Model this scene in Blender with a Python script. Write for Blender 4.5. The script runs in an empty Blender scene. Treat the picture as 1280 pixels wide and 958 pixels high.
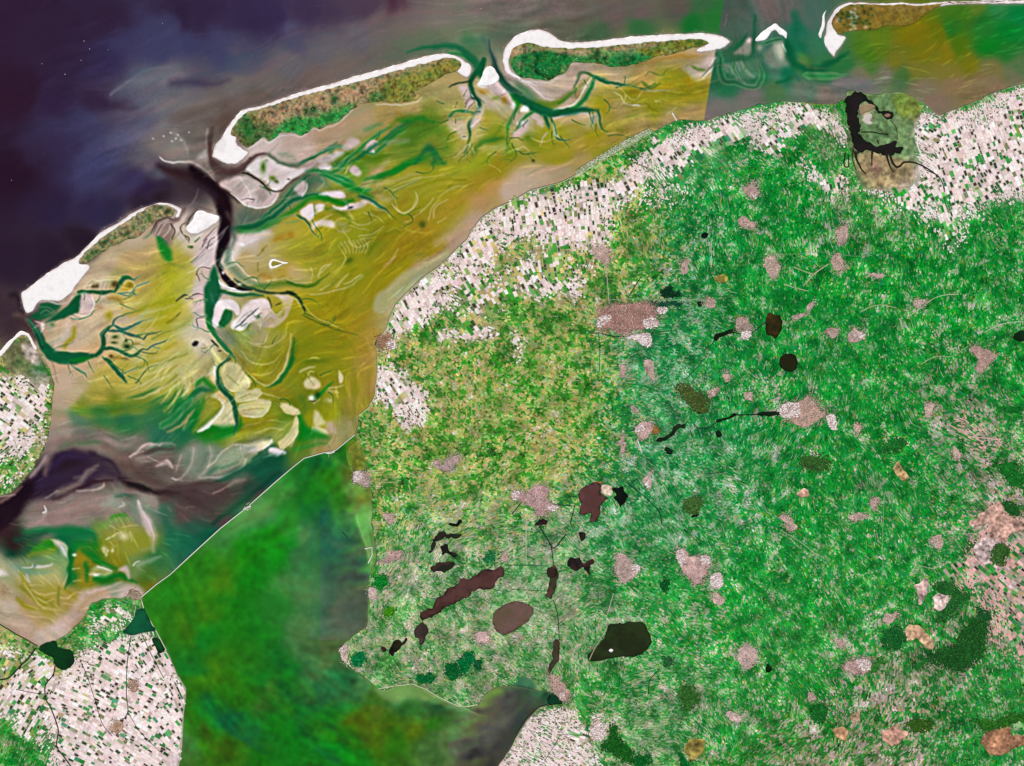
import math, random
import numpy as np
# ---------------------------------------------------------------- canvas of the shallow sea floor and water tints
# One cell per "map pixel" (about 110 m). Everything is laid out in map coordinates (x east, y south).
PAD = 60
X0, Y0, X1, Y1 = -PAD, -PAD, 1280 + PAD, 958 + PAD
CW, CH = X1 - X0, Y1 - Y0
rng = np.random.default_rng(7)

def blur(a, s):
    """gaussian-like blur by FFT"""
    h, w = a.shape
    fy = np.fft.fftfreq(h)[:, None]; fx = np.fft.rfftfreq(w)[None]
    return np.fft.irfft2(np.fft.rfft2(a) * np.exp(-2 * (math.pi * s) ** 2 * (fx * fx + fy * fy)), s=a.shape)

_NC = {}
def noise(s, seed, h=None, w=None):
    if (s, seed) not in _NC: _NC[(s, seed)] = _noise(s, seed, h, w)
    return _NC[(s, seed)]
def _noise(s, seed, h=None, w=None):
    r = np.random.default_rng(seed)
    n = blur(r.standard_normal((h or CH, w or CW)), s)
    return (n / n.std()).astype(np.float32)

def fbm(s, seed, octv=3):
    n = sum(noise(s / 2 ** k, seed + k) * 0.55 ** k for k in range(octv))
    return n / n.std()

YY, XX = np.mgrid[Y0:Y1, X0:X1].astype(np.float32) + 0.5
WX, WY = fbm(9, 11), fbm(9, 21)          # domain warp, medium scale
FX, FY = fbm(3, 31, 2), fbm(3, 41, 2)    # domain warp, fine scale
XW, YW = XX + .7 * WX + .22 * FX, YY + .7 * WY + .22 * FY

class View:                               # coordinates may be read off an enlarged window of the map
    ox = oy = 0.0; s = 1.0
def V(ox=0, oy=0, s=1.0): View.ox, View.oy, View.s = ox, oy, s
def P(t):
    if isinstance(t, str):
        v = np.array([[float(c) for c in p.split(',')] for p in t.split()], float)
    else: v = np.array(t, float)
    v[:, 0] = View.ox + v[:, 0] / View.s; v[:, 1] = View.oy + v[:, 1] / View.s
    return v
def smooth(p, closed=False, n=5):
    p = np.asarray(p, float)
    if len(p) < 3: return p
    q = np.vstack([p[-1], p, p[0], p[1]]) if closed else np.vstack([2 * p[0] - p[1], p, 2 * p[-1] - p[-2]])
    out = []
    for i in range(1, len(q) - 2):
        a, b, c, d = q[i - 1], q[i], q[i + 1], q[i + 2]
        for k in range(n):
            t = k / n
            out.append(.5 * (2 * b + (c - a) * t + (2 * a - 5 * b + 4 * c - d) * t * t + (3 * b - a - 3 * c + d) * t ** 3))
    if not closed: out.append(p[-1])
    return np.array(out)
def box_of(p, m):
    a = np.floor(p.min(0) - m).astype(int) - [X0, Y0]; b = np.ceil(p.max(0) + m).astype(int) - [X0, Y0]
    x0, y0 = max(a[0], 0), max(a[1], 0); x1, y1 = min(b[0], CW), min(b[1], CH)
    return (slice(y0, max(y1, y0)), slice(x0, max(x1, x0)))
def seg_dist(px, py, p, wid=None):
    """distance to a polyline; with WID (half width per point) distance minus half width"""
    d = np.full(px.shape, 1e9, np.float32)
    for i in range(len(p) - 1):
        ax, ay = p[i]; bx, by = p[i + 1]
        vx, vy = bx - ax, by - ay; L = vx * vx + vy * vy + 1e-9
        t = np.clip(((px - ax) * vx + (py - ay) * vy) / L, 0, 1)
        e = np.hypot(px - ax - t * vx, py - ay - t * vy)
        if wid is not None: e = e - (wid[i] + t * (wid[i + 1] - wid[i]))
        np.minimum(d, e, out=d)
    return d
def inside(px, py, p):
    c = np.zeros(px.shape, bool); n = len(p)
    for i in range(n):
        ax, ay = p[i]; bx, by = p[(i + 1) % n]
        if ay == by: continue
        c ^= ((ay > py) != (by > py)) & (px < (bx - ax) * (py - ay) / (by - ay) + ax)
    return c

C = dict(dk=(27,13,22), dp=(46,29,52), pu=(62,42,50), gn=(8,88,52), gg=(14,112,52), tl=(34,104,82), gr=(12,122,32), br=(150,112,24), ol=(148,140,18),
         oy=(164,154,52), kh=(170,158,104), sa=(186,166,140), pk=(200,180,176), pw=(224,212,208), wh=(255,253,250), dg=(70,112,24), cr=(206,198,150), gy=(118,108,104),
         gt=(112,126,108), tn=(160,140,80), lg=(120,160,110), bk=(16,30,20), mg=(146,156,128))
def col(c): return np.array(C[c] if isinstance(c, str) else c, np.float32) / 255
IMG = np.zeros((CH, CW, 3), np.float32)
HGT = np.zeros((CH, CW), np.float32)     # gentle relief of the bars and channels
def mix(sl, a, c):
    IMG[sl] += (col(c) - IMG[sl]) * a[..., None]
LEVEE = ('gn', 'gg', 'tl')
def S(c, t, w0=3, w1=None, a=1.0, soft=1.5, warp=1, n=5):
    """a channel, streak or bar: a soft-edged stroke along points, W0..W1 wide"""
    t0 = t; p = smooth(P(t), n=n); w1 = w0 if w1 is None else w1
    if isinstance(w0, (list, tuple)): wid = np.interp(np.linspace(0, 1, len(p)), np.linspace(0, 1, len(w0)), w0) / 2
    else: wid = np.linspace(w0, w1, len(p)) / 2
    if warp and n > 2 and wid.max() > .55:                          # run out in a point instead of a blunt end
        t = np.linspace(0, 1, len(p)); wid = wid * np.clip(.35 + .65 * np.minimum((1 - t) * 4, .4 + t * 6), .3, 1)
    if isinstance(c, str) and c in LEVEE and wid.max() < 4.6 and a > .7:                   # pale levees along the creeks
        S('cr' if c != 'dk' else 'pk', t0, list(2 * wid + 2.6), None, .38, 1.5, warp, n)
    sl = box_of(p, wid.max() + soft + 4)
    qx, qy = (XW[sl], YW[sl]) if warp else (XX[sl], YY[sl])
    d = seg_dist(qx, qy, p, wid)
    x = np.clip(.5 - d / (2 * soft), 0, 1); mix(sl, a * x * x * (3 - 2 * x), c)
def A(c, t, soft=2.0, a=1.0, warp=1, grad=None, sm=True):
    """an area; GRAD = how far the colour fades inward from the edge (a bright rim)"""
    p = smooth(P(t), True, 4) if sm else P(t)
    sl = box_of(p, soft + 4)
    qx, qy = (XW[sl], YW[sl]) if warp else (XX[sl], YY[sl])
    d = seg_dist(qx, qy, np.vstack([p, p[:1]])); ins = inside(qx, qy, p)
    d = np.where(ins, -d, d)
    x = np.clip(.5 - d / (2 * soft), 0, 1); x = x * x * (3 - 2 * x)
    if grad: x = x * np.clip(1 + d / grad, 0.0, 1)
    mix(sl, a * x, c)
def B(c, cx, cy, rx, ry, ang=0, a=1.0):
    """a soft gaussian blot"""
    x, y = P([(cx, cy)])[0]; rx, ry = rx / View.s, ry / View.s
    m = 2.6 * max(rx, ry); sl = box_of(np.array([[x - m, y - m], [x + m, y + m]]), 1)
    dx, dy = XW[sl] - x, YW[sl] - y; t = math.radians(ang); ct, st = math.cos(t), math.sin(t)
    u, v = (dx * ct + dy * st) / rx, (-dx * st + dy * ct) / ry
    mix(sl, a * np.exp(-(u * u + v * v)), c)
def base(pts, p=3.2, down=4, soft=6.0):
    h, w = CH // down, CW // down
    gy, gx = np.mgrid[0:h, 0:w].astype(np.float32)
    gx = X0 + (gx + .5) * down; gy = Y0 + (gy + .5) * down
    num = np.zeros((h, w, 3), np.float32); den = np.zeros((h, w), np.float32)
    for x, y, r, g, b in pts:
        k = ((gx - x) ** 2 + (gy - y) ** 2 + soft * soft) ** (-p / 2 - .4)
        den += k; num += k[..., None] * (np.array([r, g, b], np.float32) / 255)
    return num / den[..., None], down
def sample(lo, down, x, y):
    """bilinear look-up of a coarse field at map coordinates"""
    h, w = lo.shape[:2]
    u = np.clip((x - X0) / down - .5, 0, w - 1.001); v = np.clip((y - Y0) / down - .5, 0, h - 1.001)
    i, j = u.astype(int), v.astype(int); fu, fv = (u - i), (v - j)
    if lo.ndim == 3: fu, fv = fu[..., None], fv[..., None]
    return (lo[j, i] * (1 - fu) + lo[j, i + 1] * fu) * (1 - fv) + (lo[j + 1, i] * (1 - fu) + lo[j + 1, i + 1] * fu) * fv
def pts(s): return [tuple(float(c) for c in p.split(',')) for p in s.split()]
# ---------------------------------------------------------------- water tints: what the sea looks like from place to place (x,y,r,g,b)
NS = pts('''
-50,-50,46,28,52 -50,300,42,22,42 20,20,46,28,52 20,120,44,22,42 20,220,38,18,36 20,320,42,28,46 15,390,58,42,50 80,40,46,30,54 80,120,46,32,60 80,200,52,42,74 70,260,44,36,68 60,320,40,28,44
130,20,46,30,54 130,70,50,42,76 150,50,58,55,90 190,55,60,60,94 230,60,58,58,93 105,165,56,54,86 120,200,62,62,98 98,225,62,64,102 150,180,72,72,98 170,150,88,88,104 180,110,88,90,106
130,128,48,32,58 150,132,52,34,58 165,118,76,80,106 210,95,96,98,106 230,110,98,98,103 200,130,104,104,110 160,230,56,48,80 120,260,46,38,68 180,240,46,32,60 260,20,48,34,62 220,20,46,32,58 280,60,62,62,96 300,80,72,76,98
255,98,72,68,86 310,20,50,38,68 340,20,52,40,72 365,50,74,72,98 390,20,58,44,72 420,20,64,50,72 450,8,74,56,75 470,30,102,88,90 500,3,72,42,60 520,20,108,95,94 440,45,97,90,98 400,55,94,90,97
350,80,96,92,97 330,110,102,94,90 290,110,105,98,95 260,130,107,98,92 240,140,108,100,96 220,155,110,106,104 250,165,105,95,88 275,145,84,68,60 280,128,97,84,78 320,124,98,85,78 200,180,116,106,102
180,200,95,90,98 190,215,84,78,92 225,190,130,120,112 250,190,115,104,98 230,228,58,44,50 200,240,48,36,54 265,215,95,80,76 180,260,42,32,48 140,265,44,38,64 100,300,36,24,38 200,250,40,28,38
550,20,120,106,100 600,8,124,112,106 640,10,122,108,102 600,30,102,118,90 560,40,100,116,88 590,50,74,112,76 540,52,88,108,82 500,70,100,100,84 470,60,106,98,90 430,80,108,96,90 380,100,104,92,86 640,38,92,100,82
700,10,102,90,85 760,20,100,86,80 700,30,86,90,74 740,42,66,94,64 800,20,100,88,82 850,12,86,82,72 885,8,55,98,60 800,38,50,100,56 870,35,20,104,40 895,20,35,108,46 850,-40,80,80,72 700,-40,100,90,85 500,-40,80,60,66 1000,-40,95,88,84
920,10,72,84,74 930,30,68,92,80 960,10,106,96,92 990,15,100,92,90 1012,20,72,100,88 1000,60,20,100,70 985,90,15,104,70 920,60,50,95,66 910,90,30,108,74 900,112,32,108,70 940,90,20,104,62 965,70,64,108,90 975,85,70,112,90
900,130,110,110,100 930,125,110,108,100 960,115,72,112,70 1000,115,95,115,96 1030,118,118,112,100 1050,105,112,110,106 1030,90,30,104,60 1010,80,60,112,60 1000,30,30,105,80 1020,50,50,112,80 1050,80,40,108,56 1075,105,112,108,108 900,140,120,104,98 880,150,128,106,100
1080,60,70,112,24 1080,80,70,115,50 1100,50,90,116,24 1075,90,110,112,84 1120,70,108,110,30 1150,65,112,110,18 1180,70,122,112,18 1140,45,116,110,10 1170,45,100,108,10 1100,90,110,110,92 1130,95,72,108,50 1125,105,80,105,70 1150,90,118,112,40 1180,90,122,112,44 1200,60,74,108,14 1210,80,112,110,20 1240,60,10,118,30 1260,40,6,118,40 1230,30,30,112,40 1255,70,30,110,40 1270,85,80,110,66 1240,90,112,108,60 1265,95,110,108,80 1220,105,130,110,76 1190,110,132,110,76 1160,115,126,112,88 1170,130,128,106,88 1150,120,118,110,84 1240,105,128,108,80 1200,20,60,110,26 1220,12,84,115,34 1190,40,40,110,30 1250,10,40,116,60 1275,15,6,120,56 1300,60,20,112,50
''')
WD = pts('''
330,185,198,178,170 380,185,188,166,152 420,175,170,146,116 450,150,166,146,108 490,145,160,140,80 520,135,170,150,92 560,110,166,150,95 540,160,90,125,30 520,170,84,120,30 480,190,100,130,30 450,205,95,135,40 500,190,160,150,50 540,180,160,150,50
560,175,160,150,40 470,215,150,140,70 500,220,150,145,40 540,220,150,145,20 580,215,150,145,25 580,180,165,155,70 590,160,175,165,100 600,200,140,145,20 620,130,178,168,145 640,110,182,164,148 610,150,150,150,60 620,170,118,135,20 640,190,110,135,20
660,170,170,160,80 660,150,175,165,140 690,170,155,145,30 720,160,160,145,60 740,170,150,135,10 700,190,155,140,30 760,190,150,135,20 730,150,180,170,120 700,105,180,160,145 720,95,175,155,140 740,108,170,155,110 770,90,165,146,110 800,90,165,135,75
840,75,175,148,90 870,68,180,155,110 760,110,160,150,70 770,130,172,154,90 755,130,160,145,20 790,115,140,135,20 790,140,150,140,60 820,130,150,140,30 840,100,148,138,20 860,110,150,135,20 870,90,168,158,115 885,80,180,166,142 870,120,150,130,30 870,140,165,140,85
840,150,160,140,90 800,160,165,145,85 760,175,165,145,60 720,200,165,140,80 700,215,175,150,115 680,225,185,160,130 660,235,185,165,140 640,245,186,164,142 620,240,170,140,80 600,255,170,138,90 592,275,180,152,128 572,305,176,150,124 552,325,178,158,128
530,340,166,156,112 515,352,166,158,118 500,370,166,156,108 490,390,165,155,102 480,410,165,155,98 465,412,160,142,60 498,348,160,140,30 560,250,160,145,30 580,230,165,150,40 620,215,150,140,20 600,235,160,140,40 540,270,150,138,20 520,290,150,125,15 500,300,150,125,10
480,290,148,132,10 460,300,126,128,15 440,290,150,145,20 420,300,155,145,30 400,300,160,145,30 380,300,165,150,40 360,290,170,155,60 340,300,175,160,100 320,300,185,170,140 308,300,172,166,140 310,320,180,160,110 330,345,170,150,90 370,340,165,145,60
400,340,160,145,40 440,340,148,138,10 480,340,148,128,10 500,330,148,128,10 540,310,152,128,20 430,360,150,145,20 470,370,148,128,14 450,400,148,132,10 410,380,150,140,10 400,420,145,134,10 440,430,140,128,10 380,440,132,130,10 420,460,138,128,15 440,480,140,132,15
458,450,160,136,60 460,490,160,130,52 444,510,150,134,40 420,540,152,144,84 400,520,150,145,15 380,500,112,125,20 372,540,60,120,20 380,560,90,120,40 400,555,140,132,70 340,420,155,150,60 350,450,150,140,20 330,460,150,140,20 310,440,140,140,60 345,390,165,155,60
355,400,150,140,20 320,400,175,165,130 300,420,130,140,70 180,318,165,140,96 150,330,170,150,120 130,345,175,155,125 170,350,160,145,90 190,340,165,145,80 200,360,165,155,60 215,350,160,155,40 230,330,165,155,80 250,320,190,170,160 265,310,195,175,170
240,300,195,180,170 215,285,185,168,160 175,300,178,158,130 230,360,165,160,70 245,380,185,175,160 255,370,190,175,175 210,385,160,155,30 200,400,156,150,40 225,400,165,160,90 240,410,180,175,150 180,390,165,155,80 160,370,165,155,80 130,365,180,165,140 150,400,175,160,120
110,400,180,160,130 90,420,180,160,130 130,410,175,155,115 170,410,170,160,90 190,430,165,160,80 210,430,165,160,60 170,440,170,165,100 120,440,175,150,105 150,455,160,150,60 130,465,165,150,70 100,460,170,150,115 85,475,180,155,130 180,460,165,160,70
210,450,170,165,90 230,440,170,165,90 250,430,185,175,150 200,480,165,160,80 170,480,165,155,70 240,470,172,168,110 100,490,175,155,120 80,500,180,155,130 75,520,170,145,120 130,490,155,145,60 110,508,130,135,40 150,502,126,132,30 180,502,110,128,40 210,490,150,150,60
130,520,66,118,55 160,525,40,108,60 200,520,46,112,60 220,510,20,104,50 100,525,95,125,95 80,540,150,135,120 70,555,140,122,112 100,545,122,112,102 130,545,128,112,104 160,550,108,104,92 190,540,40,104,76 220,540,30,104,66 240,530,10,112,40 260,540,30,118,30 300,530,148,142,36 330,530,150,140,30
300,500,150,145,40 280,540,60,120,30 290,550,130,138,60 320,560,150,150,110 270,565,110,130,100 240,565,110,112,96 200,575,108,94,88 220,595,110,96,88 180,585,90,75,70 170,570,118,106,98 150,575,96,82,76 240,600,108,96,88 270,590,104,110,92 300,600,70,95,75 330,590,14,86,60 340,575,16,84,54 310,610,76,60,58 280,620,82,62,60 250,620,78,58,60 230,640,86,70,66 270,650,78,62,62 240,660,40,85,66 205,640,60,100,78 210,680,30,105,70 230,680,20,95,66 250,670,14,84,58 300,630,24,74,52 290,640,20,74,54
105,600,62,44,66 80,580,52,34,54 60,600,44,28,52 40,620,32,16,28 10,650,26,12,22 -40,660,26,12,22 20,680,44,26,28 20,695,8,60,40 50,690,10,80,48 60,660,128,110,102 80,640,134,118,110 120,630,122,118,106 150,625,108,118,100 140,600,96,82,78 170,615,90,75,70 180,640,122,124,110 200,620,88,72,66 60,635,120,100,94 100,655,128,122,108 140,645,128,128,100 130,660,100,130,60 100,670,20,112,60 80,675,16,104,60 130,680,80,122,20 160,660,150,150,90 170,680,140,140,50 150,690,130,125,20 190,700,50,110,60 120,695,60,115,30 90,690,14,108,50
10,640,140,118,112 -40,720,190,180,150 0,710,165,165,130 20,705,130,145,120 40,700,60,110,60 60,690,40,118,40 30,730,160,150,80 60,720,168,158,80 70,740,160,150,60 90,720,12,106,40 100,700,110,115,20 105,725,140,125,20 130,720,40,108,30 140,735,24,110,30 150,715,100,116,40 180,720,70,112,40 190,735,90,112,30 170,745,186,166,150 150,742,194,172,160 130,747,188,156,128 110,755,180,150,112 100,770,172,140,100 90,750,160,140,70 60,760,155,140,50 30,760,165,140,80 10,760,180,160,140 10,740,175,155,120 20,785,178,150,130 50,800,186,166,150 80,785,188,166,150 50,780,165,140,90 -40,780,180,155,130
''')
WD = [(x, y, *(v * (1.07 if x < 300 and y < 500 and r > 100 else 1.0) for v in (r - (7 if b < 60 and r > 120 else 0), g + (2 if b < 45 and r > g + 5 else 0), b + (8 if b < 30 and r > 100 else 0)))) for x, y, r, g, b in WD]
IJ = pts('''
190,750,40,125,24 220,745,30,128,20 250,710,40,128,20 270,680,60,130,60 300,650,90,150,90 320,640,96,152,92 350,610,70,140,60 380,590,24,120,40 400,575,10,100,40 420,570,50,135,40 410,600,40,118,14 380,620,20,118,20 420,625,40,114,20 350,640,24,125,24 330,670,14,130,10 300,690,16,134,8 280,700,40,125,12
270,720,70,115,10 310,720,8,128,14 350,700,10,132,14 360,680,12,126,20 380,640,8,104,40 400,650,24,90,72 395,670,40,95,80 380,670,90,125,80 375,690,70,115,80 400,690,28,96,78 420,690,24,88,76 440,690,70,100,84 430,670,40,110,64 435,680,80,112,88 450,695,30,85,76 440,720,62,78,74 450,750,90,86,82 430,760,84,84,76 410,730,46,84,74 400,760,40,92,76 380,740,90,125,88 360,740,70,125,60 350,760,24,120,34 400,790,60,100,80 420,800,84,96,84 380,790,90,118,88 440,785,70,88,78
250,750,50,122,10 240,760,40,125,12 230,790,54,115,14 260,770,60,120,12 280,750,40,125,14 300,760,14,128,16 320,790,16,124,24 280,790,24,124,16 260,800,10,118,24 240,830,12,104,34 250,850,54,110,10 270,830,60,110,10 290,850,40,120,14 300,870,34,122,14 320,850,20,112,30 340,830,14,100,34 350,850,14,104,34 330,870,60,118,34 260,880,14,108,30 240,890,44,112,10 235,930,70,112,50 260,920,50,106,10 280,940,60,104,10 300,930,54,108,14 320,940,20,108,10 290,900,8,96,54 310,920,14,96,52 320,930,14,104,40 350,910,14,112,20 370,930,10,112,20 360,890,40,120,24 380,890,14,100,34 400,870,50,110,44 400,880,20,96,44 420,890,24,110,20 430,920,40,108,14 450,900,70,100,14 470,890,80,104,24 490,900,60,104,14 470,930,70,104,14 500,930,40,104,14 420,940,10,108,24 450,955,14,104,20
410,840,80,110,88 420,850,44,96,80 440,840,70,120,80 435,850,20,90,60 450,860,70,128,70 460,870,60,110,30 480,880,70,110,34 500,870,96,136,84 520,870,90,130,80 510,885,40,104,34 545,885,30,92,54 560,900,50,108,44 540,910,40,108,24 520,910,80,100,14 540,940,60,100,44 560,930,90,108,84 570,910,80,108,70 590,905,90,112,80 610,900,110,112,96 600,920,98,92,84 580,940,80,90,80 600,950,66,66,64 620,935,80,60,58 610,890,120,130,70 625,870,90,120,60 630,890,92,92,80 640,900,30,78,58 630,915,80,66,62 640,870,78,88,74 660,875,50,78,64 680,875,24,80,54 690,875,10,90,44 650,900,24,80,60
450,555,60,112,24 440,575,90,110,24 448,580,110,112,30 430,560,20,108,20 445,560,70,118,30 452,575,120,100,40 445,610,90,140,60 455,625,110,120,40 450,645,110,160,70 460,660,140,190,110 462,680,110,165,80 465,700,90,160,60 452,670,60,130,40 300,1000,50,106,10 500,1000,50,104,14 600,1000,70,60,58
''')
G1, G2 = noise(16, 51), noise(16, 52)
BX, BY = XX + 4.5 * G1 + .5 * WX, YY + 3.5 * G2 + .5 * WY
_b, _d = base(NS + WD)
IMG[:] = sample(_b, _d, BX, BY)
# offshore the tints grade slowly into each other
_b2, _ = base(NS, soft=19, p=3.6); _o = np.clip((238 - .36 * XX + 22 * G1 - YY) / 40, 0, 1)[..., None] * (XX < 860)[..., None]; _o = np.where(XX[..., None] < 200, np.clip((318 - .62 * XX - YY) / 36, 0, 1)[..., None], _o)
IMG[:] = IMG * (1 - .85 * _o) + .85 * _o * sample(_b2, _d, XX + 9 * G1 + 3 * WX, YY + 5 * G2 + 2 * WY)
# the water changes tint sharply along one line north of the mainland
_k = 905 - 25 * YY / 150
_seam = (np.clip((XX - _k) / 2 + .5, 0, 1) * (YY < 190))[..., None]
_bw, _ = base([p for p in NS + WD if p[0] < 905 - 25 * p[1] / 150]); _be, _ = base([p for p in NS if p[0] >= 905 - 25 * p[1] / 150])
_s = ((YY < 190) & (XX > 780) & (XX < 1000))[..., None] * np.clip(1 - abs(XX - 890) / 90, 0, 1)[..., None] ** .5
IMG[:] = IMG * (1 - _s) + _s * (sample(_bw, _d, BX, BY) * (1 - _seam) + sample(_be, _d, BX, BY) * _seam)
# the lake behind the dam has its own water
DAM = '176,747 195,731 213,718 240,693 275,661 308,635 318,626 345,602 365,585 380,573 405,566 413,566 421,562 438,548 443,544'
LAKE_EDGE = DAM + ' 480,560 480,700 472,740 470,790 450,800 440,815 440,828 480,850 540,845 640,840 720,850 720,900 640,1018 640,1078 180,1078 205,958 205,890 215,862 190,800 176,765'
_lk = inside(XX, YY, P(LAKE_EDGE)); _b, _ = base([(x, y, min(r, 1.05 * g), g, min(b, .74 * g)) for x, y, r, g, b in IJ], soft=9)
IMG[_lk] = (sample(_b, _d, BX + 2 * WX, BY + 2 * WY) * (.98 + .05 * noise(2.5, 58) + .05 * noise(7, 59))[..., None])[_lk]
# wisps: colours drawn out along the set of the tide
FLOW = pts("""20,100,-30 150,60,-15 300,60,-15 450,40,-15 600,30,-5 750,30,-3 860,30,-8 100,250,-30 200,180,-20 400,140,-22 500,160,-25 560,200,-25 640,200,-30 720,170,-15 800,120,-8
860,110,-10 650,130,30 620,230,-30 560,280,-32 500,250,-10 450,320,-30 400,360,-35 480,380,-30 420,440,-5 380,320,-20 330,300,-30 350,440,-50 290,420,50 160,320,-25 150,380,-15 200,360,-35 200,420,-25 150,450,-25
220,470,-50 150,500,-18 200,530,-25 100,520,-10 270,500,-60 330,520,-10 380,540,-70 440,500,-85 250,570,-5 150,570,20 80,600,-35 200,600,10 300,600,-30 260,640,25 100,640,-5 150,680,60 60,740,40 130,740,-15 30,780,25 940,60,80 960,100,10 1010,60,80 1060,100,5 1100,60,-15 1200,60,-25 1150,110,-5 1250,100,-10
300,680,-25 240,730,60 250,800,70 300,760,60 350,720,20 400,660,-50 430,720,0 430,790,-20 350,850,40 270,900,55 330,940,30 420,900,15 500,890,3 560,920,5 600,900,-20 640,890,-45""")
def flow_field():
    xs, ys = [], []
    f = [(x, y, math.cos(math.radians(2 * a)), math.sin(math.radians(2 * a)), 0) for x, y, a in FLOW]
    lo, d = base(f, soft=20)
    v = sample(lo * 255, d, XX, YY)
    t = np.arctan2(v[..., 1], v[..., 0]) / 2 + .28 * G1 * .6
    return np.cos(t), np.sin(t)
UX, UY = flow_field()
def drawn_out(img, n=9, step=1.4):
    acc = img.astype(np.float32).copy(); ii, jj = np.mgrid[0:CH, 0:CW].astype(np.float32)
    for sg in (1, -1):
        x, y = jj.copy(), ii.copy()
        for k in range(n):
            a, b = np.clip(x, 0, CW - 1).astype(int), np.clip(y, 0, CH - 1).astype(int)
            x += sg * step * UX[b, a]; y += sg * step * UY[b, a]
            acc += img[np.clip(y, 0, CH - 1).astype(int), np.clip(x, 0, CW - 1).astype(int)]
    return acc / (2 * n + 1)
WISP = drawn_out(noise(.8, 61) + noise(2.2, 62), 9, 1.5); WISP /= WISP.std()
WISP2 = drawn_out(noise(2.5, 63), 16, 2.2); WISP2 /= WISP2.std()
# ---- hue shifts on the flats: browner and greener tracts
V()
for x, y, rx, ry, a, c in ((195,99,44,11,-12,(120,120,124)), (165,142,40,10,-8,(100,102,116)), (228,128,50,14,-6,(122,116,112)), (150,170,44,16,-25,(82,84,112)), (120,205,34,22,-30,(62,64,104)), (215,183,34,15,20,(136,124,118)), (290,105,60,10,-14,(108,100,98)), (420,62,80,12,-14,(104,96,100)), (560,26,70,12,-6,(124,112,108)), (700,14,90,10,0,(104,92,88)), (232,62,30,14,0,(56,56,92)), (50,240,50,60,0,(40,22,40)), (60,60,60,50,0,(45,28,52))): B(c, x, y, rx, ry, a, .5)
for x, y, rx, ry, a, c in ((470,300,60,14,-30,(128,124,16)), (520,300,50,16,-30,(146,114,18)), (450,360,50,14,-20,(138,128,12)), (430,400,40,26,0,(150,118,14)), (400,440,40,26,0,(126,124,14)), (455,440,16,50,0,(160,126,54)), (360,460,30,30,0,(120,122,20)), (215,330,22,40,0,(160,158,30)), (205,380,30,30,0,(156,154,26)), (170,345,26,14,-20,(176,140,84)), (640,200,60,12,-20,(124,128,24)), (600,225,50,12,-25,(150,128,20)), (740,180,60,8,-15,(160,128,50)), (560,260,60,10,-35,(156,124,40)), (820,115,50,10,-5,(140,120,20)), (700,150,40,10,10,(150,140,50))): B(c, x, y, rx, ry, a, .5)
# ---- North Sea plumes and the ebb delta
V(0, 0, 3.99)
A((92,94,106), '545,475 620,410 740,350 830,335 900,370 1000,420 1000,500 800,480 640,500 570,500', 9, .5, grad=40)
S((98,100,112), '548,470 640,405 740,350 825,338 860,350', 4, 3, .6, 2)
S((60,48,66), '560,520 620,545 690,540', 6, 3, .5, 5)
S((54,42,70), '860,420 960,410 1060,420 1140,400', 10, 4, .6, 8)
S((90,74,66), '860,600 980,560 1100,530 1170,560', 14, 10, .5, 8)
S((150,138,128), '860,660 905,690 930,740 938,790', 2, 3, .8, 2.5)
A((140,130,122), '870,640 915,690 940,790 880,760 850,700', 5, .5)
A((170,158,150), '985,780 1030,740 1038,790 1000,800', 4, .7)
S('pw', '798,783 830,800 910,805', 1.2, 2, .9, 1.2); S((190,176,168), '900,803 980,820 1030,860 1080,905', 3, 2, .85, 1.8)
A((150,132,124), '940,810 1040,800 1075,900 1000,850', 3, .6)
S((80,62,58), '1060,640 1045,740 1060,830 1110,860 1180,840 1250,790', 8, 6, .85, 2.5)
S((150,134,126), '1035,640 1030,720 1035,800', 2, 2, .6, 2)
S((46,26,30), '800,830 900,860 990,900 1060,940 1130,958', 12, 12, .8, 6)
for x, y in ((820,680),(850,662),(880,690),(905,700),(945,655),(770,690),(890,672),(860,700)): B('pw', x, y, 5, 4, 0, .7)
# ---- the western tidal inlet, its shoals and the creeks behind the long island
V(240, 160, 6.385)
A((104,84,78), '240,480 330,580 430,645 540,660 640,630 720,520 900,380 960,360 1000,420 900,520 760,600 640,760 500,830 360,830 300,700', 14, .85)
A((70,104,84), '420,660 600,660 740,520 900,400 1020,390 1060,440 940,540 720,640 560,780 400,800 330,760', 16, .8)
S('gn', '340,800 470,790 600,740 700,660 760,600 860,560 1000,525 1120,560', 9, 4, .9, 3)
S('gr', '380,830 520,830 640,770 740,700 840,640 960,560 1080,560 1180,590 1277,580', 7, 5, .8, 4)
S('gn', '560,730 680,620 760,540 860,440 920,370', 5, 3, .85, 3)
S((96,74,68), '690,500 780,440 860,390', 4, 3, .9, 2)
S((26,14,20), '0,330 100,430 200,500 240,580 265,700 270,800 250,958', 15, 20, .95, 5)
S((44,30,40), '0,440 120,500 200,560 240,640', 9, 6, .8, 6)
S((60,40,38), '200,450 300,540 380,610', 5, 3, .8, 3)
S((80,58,56), '150,120 150,230 190,300 270,345 340,345 420,310 490,245 560,205 620,205', 6, 5, .9, 3)
S((96,110,88), '620,205 690,270 760,300 840,295 920,265', 6, 5, .9, 3); S('tl', '860,280 930,250 1010,215 1090,170 1160,120', 4, 3, .9, 2.5); S('gn', '920,260 1000,225 1060,190', 2.5, 1.5, .9, 1.5)
S((120,140,110), '700,200 780,230 830,270', 5, 3, .5, 4)
A('pk', '220,440 330,385 400,375 520,415 600,500 685,510 640,600 540,640 430,625 380,590 300,520', 3)
A((168,146,140), '240,440 330,400 400,420 420,520 350,540', 6, .6)
A((150,134,124), '500,520 560,470 600,540 560,600', 5, .6); A((190,176,168), '400,420 470,400 520,470 470,540 410,500', 4, .8)
S('wh', '300,530 390,595 450,625 540,642 610,625 650,585 672,525', 1.2, 2, .8, 1.2)
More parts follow.
